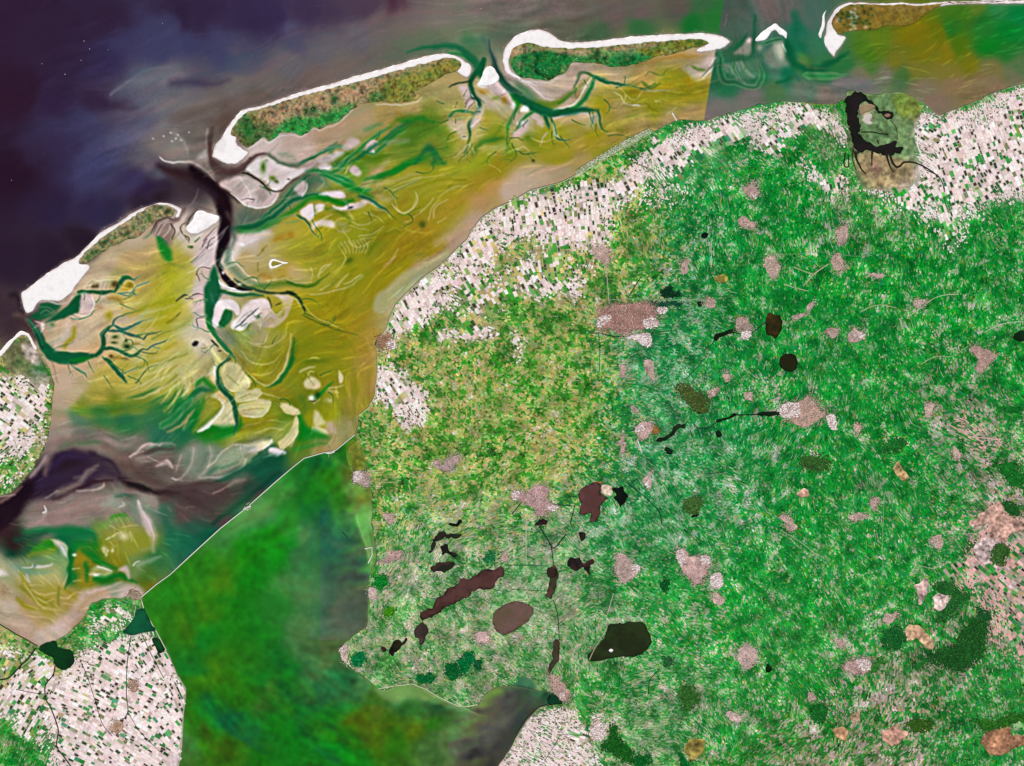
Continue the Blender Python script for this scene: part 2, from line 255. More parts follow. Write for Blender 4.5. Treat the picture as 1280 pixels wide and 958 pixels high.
S('pw', '385,385 410,440 450,500 470,560 450,590', 1.5, 1.2, .7, 1.4); S((92,84,76), '470,570 500,575 480,600', .8, .8, .8, .8); S((60,40,50), '400,585 440,570 490,575', .7, .7, .7, .7)
A('pw', '430,320 500,262 575,230 640,245 700,292 780,318 900,318 960,300 900,345 820,400 760,455 700,495 630,490 585,425 530,385 460,350', 2.2, .95)
A((206,188,184), '560,260 640,270 700,330 780,360 720,440 640,440', 6, .7)
B('dg', 575, 310, 22, 50, 10, .9); B((90,120,40), 640, 400, 28, 22, 0, .9); B((60,90,30), 670, 430, 20, 14, 30, .8); B((30,24,24), 775, 415, 12, 6, 0, .9); B((120,130,90), 600,255, 16,12,0,.6)
S((40,18,26), '400,350 470,370 530,405 570,450 600,490 700,503 760,460', [2.2,2.4,2.6,2,1.6,1.4], None, .95, 1)
S((70,100,64), '540,460 600,500 620,530', 2, 1.5, .8, 1.5)
A('pk', '860,440 900,420 915,450 900,520 870,545 820,500', 3, .9); S('wh', '880,540 912,500 918,450', 1, 1, .6, 1); S((60,110,70), '790,540 840,520', 3, 2, .6, 3)
S('pk', '900,340 1000,270 1100,230 1200,195', 4, 4, .75, 2.5); A('pw', '990,320 1060,290 1120,310 1100,335 1020,335', 3, .9); S('gg', '1100,200 1170,150 1277,170', 3, 3, .7, 3); S('dg', '1120,300 1180,240 1277,195', 5, 6, .8, 4); S('gg', '1130,310 1220,270 1277,240', 3, 3, .8, 2)
S('gg', '920,345 1020,345 1120,380 1230,420 1277,440', 4, 9, .9, 4); S((60,120,80), '920,430 1000,410 1100,470', 8, 3, .6, 4); S((150,166,140), '1020,400 1050,440 1000,490', 1.6, 1, .6, 2)
A('pw', '1010,530 1080,505 1170,500 1220,530 1215,560 1150,560 1080,545', 2.5, .95); S('gr', '1000,540 1100,580 1200,610 1277,590', 5, 5, .85, 3)
A('pw', '870,665 935,615 975,615 975,700 945,735 920,720', 2, .95); A('pw', '985,620 1045,605 1060,640 1000,670', 2, .85); S((90,120,60), '975,610 978,700', 1, 1, .8, 1)
S('gn', '840,690 900,720 940,770 960,820 1010,870', 3.4, 1, .95, 1.2); S((130,146,110), '600,800 720,720 840,690 900,730 940,790', 1.5, 1.5, .5, 2)
A('pw', '960,760 1020,735 1110,735 1145,770 1120,800 1020,780 970,810', 3, .8); S('kh', '1140,760 1170,820 1240,825 1277,810', 2, 2, .7, 2)
A('pw', '1130,630 1200,640 1277,610 1277,640 1200,660 1150,655', 2, .9); S((8,10,8), '1245,650 1277,635', 2, 2.4, .95, 1)
A('br', '660,900 720,850 800,830 820,860 720,900', 7, .45); A('oy', '700,760 780,710 880,760 940,860 800,860', 10, .5)
A('pk', '360,880 480,860 620,840 600,900 500,940 360,958', 8, .7)
V(400, 100, 6.385)
S('gg', '0,760 100,790 200,840 300,880 400,870', 5, 5, .9, 3); S('gr', '200,840 330,900 420,940', 8, 8, .8, 5); S('gg', '100,740 180,690 250,610 320,550 400,480 480,420 560,380', 5, 3, .9, 3)
S('gg', '310,570 380,585 430,590 500,530 560,470 650,400 740,340 820,300', [3,4,3,4,6,7,6,4], None, .9, 3); S('dg', '700,330 780,370 860,420', 16, 10, .75, 9); S('dg', '560,380 640,310 760,300 900,320', 8, 6, .7, 6)
S('gr', '620,320 700,330 800,310 900,330', 5, 3, .8, 4); S((44,130,70), '360,400 440,370 500,360', 4, 3, .5, 4); S('tl', '0,600 80,560 160,530', 2.5, 2, .8, 2); S('gg', '100,600 240,590', 2, 2, .6, 2)
A('pk', '180,540 230,480 300,465 320,500 260,545 200,565', 3.5, .85); A('pw', '0,640 100,600 150,575 190,590 120,640 30,690', 4, .8); A('pw', '0,690 60,680 100,690 70,725 0,715', 3, .9)
A('pk', '355,565 390,500 430,478 465,490 465,525 430,560 425,585', 2.2, .95); S((110,120,90), '430,500 450,520 430,550', 2, 2, .5, 2); S('wh', '410,560 428,580', 1, .6, .8, .8)
A('mg', '530,500 600,465 700,460 715,490 640,500 570,510', 3, .75)
S('dg', '300,600 400,640 520,610 560,590', 7, 3, .8, 5); S((80,120,24), '330,680 420,650', 6, 5, .6, 4); A('sa', '330,850 400,780 470,700 560,640 520,690 460,770 370,850', 5, .6)
A('pk', '240,720 280,690 330,740 320,765 280,770', 2.5, .95); S('cr', '200,750 240,690 265,665', 1.5, 1, .8, 1.2); S((90,150,110), '120,700 200,650', 2, 2, .5, 2)
S('gr', '450,800 560,740 660,680 740,640 810,590', 6, 5, .9, 4); S('gn', '850,560 880,540 900,590 920,640 900,670', 9, 8, .85, 5); S('gr', '900,660 1000,660', 6, 5, .7, 5); S('gr', '560,760 700,690 800,640', 3, 3, .8, 3)
S('kh', '460,830 600,800 720,770 800,760', 3, 2, .55, 2.5); S((94,104,40), '330,840 480,800 600,740', 1, 1, .8, 1); S((90,110,60), '570,945 600,900 700,850 780,800', .9, .9, .9, .8); S('cr', '600,890 720,830 800,790', 1.2, 1, .5, 1.5)
S('br', '620,260 640,300 580,340', 5, 4, .45, 5); S('br', '900,470 980,600 960,640', 6, 5, .4, 5); S('br', '780,600 900,520', 5, 4, .35, 4)
for t in ('700,860 820,820 950,780 1100,770', '760,920 880,860 1000,830 1150,800', '820,945 900,900 1000,870', '1000,900 1100,850 1200,840', '560,580 700,540 840,530'): S('oy', t, 2, 1, .55, 2)
for t in ('720,880 860,830 1000,800 1180,800', '1020,860 1100,800 1200,810'): S((120,118,10), t, 2, 1.5, .55, 2)
V(560, 60, 6.385)
S('gg', '0,40 120,60 200,110', 6, 7, .85, 4); S('gn', '280,100 250,170 210,220 180,290 200,370 240,420 250,470 230,520 190,580 170,640 180,700 160,770 130,830', [11,10,8,7,7,6,6,5,4,4,3.5,2.5,1.2], None, .95, 2)
S((20,64,56), '210,240 180,300 200,360 245,430', 2.5, 2, .6, 1.5); S('pw', '190,370 220,410 235,470', 1, 1, .8, 1)
S((22,60,48), '0,320 60,290 130,270 190,260', 1.5, 2.4, .95, 1); S('gg', '0,550 50,510 120,500 200,520', 3, 3.4, .9, 1.8); S('gg', '80,560 150,555', 2, 2, .7, 1.5); S('pw', '130,505 200,500', 1.4, 1.6, .6, 1)
A('pk', '80,310 150,300 190,390 210,440 150,490 130,410', 5, .9); A('pk', '0,560 60,570 140,580 140,680 90,700 0,640', 5, .55)
for t in ('210,390 160,420 130,470', '215,430 180,460 150,500', '120,380 150,330', '205,400 170,395 130,440', '60,560 62,600', '70,430 60,480'): S((60,40,56), t, .7, .5, .9, .7)
A('pk', '230,480 290,470 280,560 200,640 185,600', 4, .8); S('wh', '185,630 240,580 280,500', 1.2, 1, .5, 1.2)
A('wh', '255,270 290,170 330,150 380,180 410,240 370,290 290,310 240,300', 2.5, 1); A('pk', '300,300 400,260 460,310 510,390 500,430 440,400 340,330', 4, .85); S('pw', '440,350 480,330 510,380', 2, 2, .8, 1.4)
for t in ('410,250 450,310 480,340', '420,380 470,370'): S((80,60,64), t, .9, .6, .7, .8)
B('br', 285, 345, 40, 22, 10, .8); B('br', 450, 420, 30, 35, 0, .8); B((160,120,40), 370, 400, 40, 30, 0, .4); B('oy', 330, 560, 70, 60, 0, .6); B((60,130,40), 375, 400, 30, 16, 0, .4)
S((106,100,94), '340,0 350,60 370,140 430,230 560,260', 6, 9, .55, 4); S((36,62,56), '345,40 350,120 380,180 440,260 500,320 580,360', [1.4,2,3,5,8,10], None, .9, 2.5); S('gn', '400,200 460,280 520,350 560,400', 6, 9, .7, 4)
S((64,112,72), '560,300 640,380 720,450 800,480', 16, 9, .8, 6); S('gn', '600,430 700,500 800,530 900,520 1000,500 1100,490 1140,490', [8,9,8,8,7,6,4], None, .92, 3); S('gr', '780,540 900,530 1000,500', 3, 3, .6, 3)
S('gr', '520,380 560,430 540,500 500,560 470,640 460,690', [9,8,5,3,3,2], None, .9, 2.5); S('gg', '690,510 640,540 580,590 540,640 500,690', [4,4,4,3,2.4], None, .9, 1.8); S((70,120,30), '560,400 580,460 570,520', 5, 4, .5, 3)
B('wh', 520, 470, 20, 24, 0, .95); A('wh', '580,510 620,460 645,455 650,490 620,520', 2.2, .95); B('pw', 600, 600, 26, 22, 0, .9); B('pw', 548, 600, 10, 14, 0, .8); A('pk', '510,690 560,640 630,600 620,680 540,720', 4, .85); S((40,70,40), '620,590 600,630', 1, 1, .7, 1)
S('mg', '540,480 510,560 480,640', 2, 1.6, .7, 1.6); S((130,120,80), '490,580 500,640 480,690', 2, 2, .4, 2); S((60,60,30), '540,490 515,570', 1, 1, .8, .9)
S((84,120,24), '1150,240 1000,370 880,430 780,450 690,440', 8, 12, .75, 5); S('gr', '1010,350 960,400 880,440', 3, 2.4, .7, 2.5); S('gg', '1170,240 1140,320 1100,400 1040,460 960,500', 5, 6, .9, 2.5)
A('pk', '600,260 700,270 780,280 860,330 830,405 740,380 660,310', 4, .7); S('wh', '640,290 720,360 800,400 850,400', 1.2, 1, .5, 1.4); A('sa', '760,280 900,230 1000,160 1150,130 1277,150 1277,180 1100,180 1000,260 880,370 800,380', 6, .75)
S((56,100,50), '1277,260 1200,240 1150,220 1100,190 1050,200 1020,260 1000,320', 4, 3, .9, 1.6); S('gn', '1160,225 1220,245 1277,262', 4, 4, .9, 2); S('mg', '1000,270 1050,200 1110,180 1160,200', 1.2, 1, .7, 1.2)
A('sa', '880,470 960,400 1040,330 1110,260 1140,240 1110,320 1060,400 1000,450 920,480', 3, .9); B('br', 1040, 380, 30, 40, 30, .5); S('wh', '840,485 960,470 1030,430 1080,350 1110,280 1145,235', 1.2, 1.4, .85, 1.2)
S('pw', '850,560 960,530 1060,520 1115,520', 3, 2.6, .9, 2); A('pk', '850,560 1000,545 1110,540 1000,590 900,600', 7, .5); S('gn', '1115,500 1130,550 1145,600', 2, 1, .9, 1); S('gn', '1190,500 1210,560 1225,640 1277,670', 5, 1.2, .85, 1.8); A('mg', '1130,530 1180,520 1190,570 1150,600', 3, .8)
S('gn', '770,540 790,590 800,640', 6, 5, .9, 2.4); S('gn', '820,540 850,620 880,720 940,745 980,740', [4,4,3,1.2,.8], None, .85, 1.4); S('cr', '840,600 860,680 890,710', 2.4, 2, .8, 1.6); S((130,140,50), '830,560 850,620', 3, 3, .5, 2)
A('pk', '650,560 700,530 740,560 760,600 740,640 680,580', 3.4, .8); S('pk', '740,780 760,720 790,670', 1, 1.6, .8, 1.2); S('br', '690,590 690,650', 4, 3, .4, 4); B('dg', 640, 720, 50, 40, 0, .7); B((100,120,10), 680,760,60,50,0,.5)
S((50,90,30), '480,720 560,720 600,740', 1, .8, .9, .9); S((60,110,30), '480,720 470,780 480,860', 1.6, 1, .7, 1.4); S('dg', '200,840 260,760 330,730 440,720', 8, 5, .8, 5); S('gg', '260,780 340,740 420,720', 3, 3, .5, 3); S('dg', '370,700 480,560', 5, 3, .5, 4); S('mg', '420,530 480,480', 3, 2, .6, 2); A((176,180,120), '280,820 340,790 420,760 470,790 440,850 360,830', 6, .5)
S('cr', '50,870 130,800 170,780 210,840', 1.8, 1.4, .6, 1.6); B('pw', 130, 715, 22, 20, 0, .8); B((60,60,50), 130,712, 14, 6, 0, .7); S('cr', '330,850 440,860', 2, 2, .4, 3); S('cr', '540,820 600,790 650,820', 1.6, 1.4, .5, 1.6); B((46,60,20), 685, 900, 18, 14, 30, .8); S('oy', '940,720 1020,700 1020,630', 2, 2, .5, 2); B((150,115,20),410,840,40,40,0,.4)
V(720, 60, 6.385)
S('gn', '150,240 240,270 340,285 390,290 440,290', [3,4.4,4.4,2.4,1], None, .92, 1.6); S((140,140,90), '360,270 400,230', 1, 1, .6, 1); S((70,104,40), '380,295 440,305 520,270', 2, 2, .6, 2)
S('mg', '120,250 190,290 230,300', 1.2, 1, .6, 1.2); S((84,110,50), '550,230 580,195 640,220 690,225 730,170', 1.6, 1.2, .8, 1.2); S((70,104,36), '530,280 570,310 630,320 670,290', 4, 2.4, .75, 2); S('mg', '530,330 600,350 680,345 800,340', 1.8, 1, .8, 1.2); S('cr', '600,290 680,240', 4, 4, .3, 5)
S('cr', '300,350 360,390 380,440 450,460 520,462', 1.4, 1.6, .7, 1.4); B('wh', 485, 465, 30, 5, 0, .8); S('cr', '400,380 470,420 540,340', 1, 1, .45, 1.4); S('cr', '640,420 680,420', 2, 2, .5, 2); S('br', '450,330 460,380', 4, 4, .3, 4)
S('oy', '240,480 260,580 300,660 350,620 400,560', 2, 1.6, .5, 2.5); S((112,118,14), '190,560 220,650 260,660', 3, 2, .6, 2); S('cr', '240,680 330,680', 1.2, 1, .7, 1.2); S((96,120,24), '330,660 370,660', 5, 4, .6, 3); B('br', 270, 420, 50, 40, 0, .35); B('tn', 350, 500, 60, 70, 20, .55)
S((112,114,14), '560,440 620,500 660,520', 3, 2, .5, 2); S('cr', '720,530 800,470', 2, 2, .35, 2); S('br', '700,440 900,400', 3, 4, .3, 4); S((120,116,10), '870,220 880,330 940,380', 8, 10, .35, 8); B('br', 900, 280, 24, 60, -10, .4)
A('pk', '860,160 960,140 1060,60 1110,90 1060,160 980,250 900,200', 6, .55); S('dg', '930,150 990,175 1020,170', 4, 3, .7, 2.5); S((60,100,60), '1000,230 1040,180 1100,110', 1.6, 1.4, .6, 1.4); S('wh', '1000,240 1050,200 1090,150', 1.4, 1.2, .7, 1.2); S('wh', '1050,140 1110,80', 1.2, 1, .7, 1.2); S((150,160,140), '880,150 960,260', 5, 4, .4, 5)
S('br', '560,130 700,90 850,70 960,60', 4, 6, .5, 4); S((176,146,104), '480,180 620,110 780,60', 4, 4, .4, 4)
# ---- flats behind the south-western island and the tip of the southern island
V(20, 330, 6.385)
S((84,64,62), '0,400 60,420 130,460 180,520', 10, 8, .8, 5); S((60,44,46), '0,440 80,490 160,600', 5, 5, .8, 4); S((30,20,28), '-40,250 0,240 40,300 60,380', 6, 6, .7, 5)
A('gn', '170,370 200,310 300,310 350,330 330,390 270,430 180,440 110,420', 3, .85); S((120,130,110), '180,340 260,350 320,400', 1.2, 1, .6, 1.4); S((120,140,116), '190,390 240,370 300,400', 1.2, 1, .6, 1.4)
S('pk', '170,300 250,295 330,325 400,310 450,260', 2, 2, .8, 1.5)
A('gn', '240,465 330,400 400,340 470,260 520,230 520,340 500,380 470,400 380,440 300,455', 2, .95); S('gn', '500,225 600,235 700,230 800,215', [5,5,5,4.4], None, .95, 1.6); S('gn', '790,220 830,160 870,120 940,130', [4,6,6,3], None, .9, 1.6); S('gr', '850,110 900,120', 4, 3, .5, 2)
S('mg', '790,190 820,140', 1.2, 1, .8, 1.2)
A('oy', '840,200 870,150 910,140 940,180 910,215 860,215', 2.4, .95); B((120,104,20), 905, 175, 24, 24, 0, .8); S('cr', '850,200 880,145 930,150 940,200 900,215', 1, 1, .7, 1)
for t, w in (('810,235 900,235 940,210 960,180 1060,150', 1.6), ('930,130 990,90', 1.6), ('830,240 900,260 920,235 980,250', 1.2), ('960,185 1030,165 1070,140', 1.2), ('930,230 960,250',1)): S('tl', t, w, .8, .9, .9)
for x in (620, 650, 780, 800): B((70,60,24), x, 165 if x > 700 else 180, 20, 24, 0, .8)
for x in (570, 690, 720, 750): S((120,130,110), [(x, 200), (x + 14, 150), (x + 40, 130)], 1, 1, .6, 1.2)
S('cr', '540,190 600,130 680,140', 1.2, 1.2, .6, 1.4); S('cr', '640,205 760,205', 1, 1, .6, 1.2)
A('pk', '520,260 590,250 620,290 610,370 560,400 510,390', 3, .85); S('wh', '470,400 540,420 590,395 620,330 610,260', 1.3, 1, .75, 1.2); S('tl', '440,435 520,440 590,410 620,370', 1.6, 1.2, .85, 1.2); S('wh', '440,425 500,445', 1.2, .8, .9, .8); S('mg', '520,470 560,450', 3, 2, .6, 2)
S('br', '730,270 800,280 850,310 860,350', 4, 4, .6, 3); B('ol', 745, 420, 30, 40, 0, .8); S('cr', '680,290 690,320 790,330', 1, 1, .5, 1.2); B((150,100,60), 670, 350, 30, 14, 0, .4); S((170,150,140), '800,470 900,430 1000,420', 6, 4, .5, 5)
# southern creek
S((110,96,90), '90,460 150,520 220,600', 5, 4, .6, 4); S('gn', '100,450 170,540 220,640 280,710 350,745 450,755 560,740 640,730', [6,8,10,13,15,15,13,9], None, .93, 2); S((70,110,90), '80,440 150,490 200,560', 2, 2, .7, 2); S((22,60,50), '160,560 220,660', 5, 5, .7, 3); A('gr', '420,770 520,790 610,750 560,745 450,755', 2, .6); S((100,110,100),'110,460 160,520 220,640',1.2,1,.7,1.4)
B('pw', 215, 490, 16, 26, 0, .9); S('pw', '150,450 210,470 230,490 200,540', 1.4, 1.2, .7, 1.2); B('mg', 270, 500, 30, 40, 0, .7); S('mg', '260,600 280,660 330,690', 1.5, 1.4, .7, 1.4); B((60,110,60), 295, 480, 22, 16, 0, .7)
S((206,186,166), '420,470 390,560 330,620 320,690', 6, 8, .7, 4); S('ol', '470,510 450,580 390,640 380,690', 5, 4, .8, 3.5); S((176,150,120), '360,480 330,600', 3, 3, .5, 3); S('cr', '330,695 450,700 560,695 650,670', 1.4, 1.2, .7, 1.2)
S('gn', '640,730 690,670 690,600 690,550 740,510 790,490', [7,6,6.5,6,4.5,3], None, .95, 1.5); S('mg', '660,660 680,560 720,510', 1, 1, .8, 1.2); S((120,130,130), '720,560 715,620', 2.4, 2, .8, 1.6)
S('tl', '770,500 800,440 860,410 930,380 1000,360', [3.4,2,1.4,1,.7], None, .9, .9); S('tl', '790,500 850,525 910,500 960,470 1000,450', [3.4,4,3.4,3,1.5], None, .95, 1.2); S('tl', '960,460 1080,430', 1.2, .6, .8, .9); S((150,150,150), '830,510 900,510', 1, 1, .5, 1.2)
S((36,96,80), '740,530 820,540 900,560 960,575 1010,605', [2.5,3,3.4,3.4,2], None, .95, 1.2); S((40,90,70), '1010,605 1040,565 1100,545 1160,530', [2,1.6,1.2,.7], None, .95, .9); S('tl', '960,560 1000,575', 1, 1, .8, .9)
S('gn', '690,680 760,670 830,690 890,730 940,735 1000,690 1050,680', [5,5,4.4,4.8,4.6,3,2.4], None, .95, 1.3); S('tl', '1040,685 1100,640 1160,620 1230,600', [2.4,2,1.4,.7], None, .95, .9); S('tl', '1090,655 1150,670', 1, .6, .9, .8); S((60,80,60), '1000,710 1100,715 1130,690', 1.4, .7, .9, .9); S('tl', '1080,600 1140,560 1240,530', 1, .5, .7, 1)
S('cr', '740,550 900,600 1000,630 930,690 840,680 750,640', 3, 3, .55, 3); A((186,184,140), '740,560 900,580 1010,630 940,690 860,670 740,640', 3, .6)
for x, y, rx, ry in ((785,580,26,16),(780,625,24,12),(880,605,14,14),(885,655,34,26)): B((54,84,30), x, y, rx, ry, 0, .95)
B((16,60,30), 890, 660, 22, 14, 0, .8); B((50,40,20), 878, 605, 10, 10, 0, .8); B('br', 955, 635, 34, 18, 0, .6); B((110,80,30), 760, 740, 24, 16, 0, .8); B('br', 820, 745, 30, 14, 0, .6); B((100,80,40), 870, 755, 34, 12, 10, .8); B((70,70,30), 756, 735, 12, 12, 0, .8); S('cr', '700,720 780,690 880,745 920,770', 1.4, 1, .6, 1.4)
S('gn', '690,745 740,780 790,840 840,890 880,950', [4,6,5.4,6,5], None, .92, 1.5); S('tl', '850,880 920,840 1000,820', 1.6, .7, .8, 1); S((60,90,60), '950,950 1000,890 1060,830 1130,800', [2,1.6,1.4,.6], None, .9, 1); S('gn', '440,805 490,840 540,870 560,900', [1.5,3,2.4,1], None, .9, 1.2); S('wh', '450,810 530,860', .7, .7, .6, .8); S('cr', '540,870 550,910 600,940', 1, .8, .6, 1)
S((140,118,100), '290,760 310,860 340,958', 1.2, 1.2, .7, 1.2); S('cr', '650,760 655,820', 1, 1, .5, 1)
for t in ('900,420 1050,340 1200,300', '860,400 980,360 1277,280', '1000,500 1277,440', '1100,580 1277,520', '1050,740 1277,640', '960,820 1100,780 1277,740'): S('ol', t, 4, 3, .5, 4)
for t in ('980,390 1100,380 1277,330', '1050,450 1200,420', '1100,700 1277,690', '960,860 1277,790', '850,330 1000,300'): S('cr', t, 2.4, 2, .4, 2.5)
# ---- the main channel between the islands
V(180, 260, 6.385)
S((30,14,20), '620,-60 630,0 640,60 650,130 640,200 625,280 600,360 590,440 600,500', [16,15,15,16,16,13,9,6,5], None, .96, 3); S((24,12,18), '610,480 650,560 720,620 800,650 860,670', [6,8,7,5,4], None, .95, 1.8)
S((50,70,60), '700,150 720,250 680,330 660,420', 6, 6, .7, 4); S((90,76,70), '660,40 720,130 760,180', 5, 4, .6, 4); S((20,66,46), '620,330 600,430 640,480', 3, 3, .8, 2.5)
S((96,130,104), '660,350 680,450 760,530 840,590 920,620 1000,610', 8, 5, .75, 4); S((150,166,140), '690,300 690,380 740,460 840,550 920,590', 2.4, 2, .5, 2.5)
A('pw', '700,430 690,360 740,250 800,210 1000,200 900,260 780,330 740,400', 7, .75); S('wh', '700,350 710,420 790,500 900,580', 1, 1, .5, 1.4); B('wh',780,300,30,14,10,.6)
S('wh', '600,565 610,600 680,640 760,660 840,678', [2,4,3.4,2,1], None, .97, 1); S('pk', '640,640 720,660', 1.4, 1, .7, 1)
S((18,60,46), '720,560 800,620 880,660 1000,680 1120,680', [3,4,4,4,4], None, .85, 2); S('gn', '600,660 700,680 820,700 960,710', 6, 4, .9, 2.5); S((20,60,36), '1100,680 1180,690 1230,720 1260,780 1277,840', [4,4,3.4,3,3], None, .93, 1.8); S('dg', '880,640 1000,610 1130,600 1277,610', 5, 6, .75, 5)
S((160,160,170), '620,690 700,710 740,740', 1.6, 1.2, .5, 1.6)
A('gn', '560,450 510,540 470,640 480,760 490,860 520,958 570,958 560,860 590,740 620,680 600,560', 3, .92); S((70,120,96), '520,660 560,780', 2, 2, .6, 2); S((60,110,100), '540,700 560,900', 4, 4, .4, 3); S('gg', '520,560 500,700 510,900', 3, 3, .5, 3)
B('wh', 635, 512, 12, 14, 40, .9); B('pw', 760, 600, 12, 8, 0, .9); B((10,8,12), 700,590, 20,14,40,.8)
A('pk', '390,640 420,520 470,480 530,470 500,570 460,660 470,720 470,860 490,958 380,958 400,860', 4, .7); A((202,186,186), '430,330 520,200 570,200 560,330 560,440 530,465 430,480 380,450', 4, .75)
for t in ('410,540 450,480 530,475', '420,540 440,580', '360,710 400,690 430,690', '390,690 420,685 470,700', '420,940 420,880 480,870', '500,330 520,260 560,230', '490,320 540,290', '470,270 540,180 580,140', '340,720 390,720', '460,310 500,250'): S((66,46,52), t, 1, .7, .85, .8)
for t in ('380,450 470,370 540,330', '390,420 480,330', '440,330 520,260'): S((140,120,116), t, 1, 1, .5, 1.2)
S((50,70,50), '270,745 310,705 350,690', 2.4, 2, .9, 1.2); S((60,60,50), '290,730 340,695', 1.4, 1.6, .9, .9); S((110,120,20), '180,920 250,870 300,830', 3, 1, .7, 2); S((60,60,20), '260,865 290,840', 1.2, 1, .8, 1); S('tl', '370,440 420,390', 1, .8, .7, 1)
S('dg', '350,310 380,310', 3.4, 3, .9, 2); B((20,70,30), 375, 315, 14, 10, 0, .8); S((40,90,40), '400,270 440,235', 3, 2.4, .9, 1.5)
# swirls round the bare bank at the eastern end of the south-western island
A((116,96,90), '80,130 160,80 250,70 290,90 240,140 230,240 190,330 120,260', 4, .7)
for t in ('100,200 130,130 190,90', '120,220 170,120 210,110', '160,230 200,180 210,130', '250,180 240,130 290,100 340,60', '280,260 250,200 260,130', '300,240 290,180 330,120'): S((206,190,180), t, 1.4, 1, .75, 1.3)
for t in ('60,190 110,110 180,80 250,90', '210,120 240,170 230,250', '340,130 370,60 420,10', '300,200 290,150 330,110', '310,210 350,240 350,280', '320,230 340,260'): S((58,36,42), t, 1.4, 1, .85, 1)
S('pk', '250,100 270,200 320,290', 4, 3, .6, 3); S((90,60,60), '250,90 290,40 320,0', 5, 5, .8, 3); S((80,60,60),'330,130 360,60 420,0 560,30',3,2,.5,3)
A('gr', '110,230 150,250 210,330 220,420 170,420 120,330', 4, .85); S('gg', '130,230 180,280', 5, 4, .7, 3); S((100,120,100), '0,240 60,190 100,150', 3, 2, .6, 2.5); S('tl', '20,240 70,190', 1, 1, .8, 1); S('dg', '150,440 320,470', 3, 2, .4, 4)
# hooked bank with a green core, and its neighbours
A('pw', '545,940 550,850 590,750 650,730 720,745 755,790 740,820 690,780 630,800 600,860 590,930 570,958', 2.4, .95); A('gg', '590,900 610,820 660,800 650,880 640,950 600,950', 3, .9); S('mg', '660,900 720,840 740,800', 4, 3, .6, 3); A('mg', '660,820 740,800 720,900 680,930', 4, .5)
A('pw', '690,920 760,850 800,780 860,745 950,740 990,760 1000,830 1050,860 1100,830 1100,740 1060,700 1110,700 1150,720 1080,860 960,870 860,920 720,958', 3, .75)
S((40,60,30), '730,930 790,870 860,820', 3, 3, .95, 1.2); B((30,80,30), 900, 870, 34, 18, 0, .9); B((30,80,30), 820, 945, 30, 20, 0, .9); S((40,30,40), '900,800 850,830', 1.4, 1, .8, 1); S((50,70,50), '1000,720 1020,780 1000,810', 2, 2, .8, 1.4); B((60,50,40), 1070, 770, 22, 6, -30, .8); S((100,90,90),'940,770 960,745',.8,.8,.7,.8)
S('wh', '1000,800 1050,850 1090,830', 1, .8, .6, 1.2); A('ol', '1120,740 1200,730 1240,800 1220,958 1120,958', 6, .7); S('cr', '1140,710 1210,730 1250,800', 1.4, 1, .7, 1.4)
for t in ('940,345 990,310', '900,380 960,340', '1060,560 1120,540', '910,440 910,500'): S((110,96,24), t, 2, 1.6, .6, 1.6)
B('br', 1170, 215, 26, 20, 0, .6); B('br', 1080, 250, 40, 20, -20, .4); B('br', 950, 530, 40, 30, 0, .5); B('br', 1000, 550, 24, 16, 0, .5); S('cr', '980,580 1060,560 1160,560', 2, 2, .4, 2.5)
V(200, 400, 6.385)
S('gg', '380,0 420,90 500,190 560,260 590,310', [8,7,6,5,5], None, .9, 1.6); A('gt', '420,60 540,80 600,150 560,230 480,160', 6, .6); S((100,130,100), '560,150 640,260 700,330', 4, 3, .4, 5); B((14,100,50),490,20,30,24,0,.7)
S('cr', '400,110 450,170 520,250 560,290 490,330', 1.4, 1.2, .8, 1.2); S((30,80,30), '560,310 490,360 450,400 460,450 500,520 540,600', [2.4,1.4,2,3,5,5], None, .95, 1.4); S((20,50,30), '550,320 480,370', 1, 1, .9, .8)
A('dk', '255,190 275,165 300,175 290,205 265,210', 1.6, .95); S((40,50,30), '410,160 440,190 470,215', 2.4, 2.4, .95, 1); B((30,34,24), 480, 245, 16, 6, 0, .9); S('pw', '310,210 340,160', 3, 2, .7, 2); S('dg', '330,225 400,210', 2, 1, .6, 1.6)
A('cr', '390,410 440,350 450,400 470,460 485,520 440,520 400,470', 3, .85); S('wh', '440,370 430,430 460,500', 2, 1.6, .8, 1.6); A('kh', '300,400 350,340 440,350 420,420 350,470 300,470', 5, .5)
A('cr', '500,360 560,340 640,380 680,470 725,495 690,545 600,560 540,470', 3, .9); A((186,176,104), '510,380 580,360 660,400 600,470 560,520', 5, .5); S((228,224,180), '620,470 670,400', 1.6, 1.2, .6, 1.6); S('wh', '700,540 725,495', 1.4, 1, .6, 1.2); S((150,140,50), '580,470 640,400 670,410', 1.6, 1.4, .6, 1.6)
A('ol', '570,560 700,540 770,530 880,640 830,780 640,840 620,700', 8, .6); A('cr', '600,590 700,570 780,545 800,580 720,600 640,660 610,630', 2.5, .9); A('cr', '660,660 720,610 820,630 880,640 860,670 740,665', 2.5, .85); A('cr', '620,710 700,700 820,710 815,770 700,770', 3.4, .8); S((130,120,20), '620,690 760,690 860,670', 2.4, 2, .6, 2); S((140,130,30), '640,650 700,610', 1.4, 1.2, .7, 1.4); A('cr','830,720 870,700 850,740',2,.5)
A('cr', '960,665 1020,670 1110,730 1100,760 1020,720', 2.4, .9); S((110,108,16), '930,650 980,720 1060,770', 2.4, 2, .7, 1.8); S('cr', '930,660 990,730', .8, .8, .4, 1)
S('oy', '740,280 860,290 960,240 1020,200', 2.4, 2, .6, 2.5); S('cr', '940,460 1000,380 1020,280', 2, 2.4, .6, 2.4); A('oy', '830,400 950,340 1010,230 1000,380 930,470 830,500', 8, .35); S((150,120,20), '650,310 740,430 840,500', 3, 3, .5, 3); S((120,116,14), '760,420 860,370 980,260', 3, 3, .5, 3)
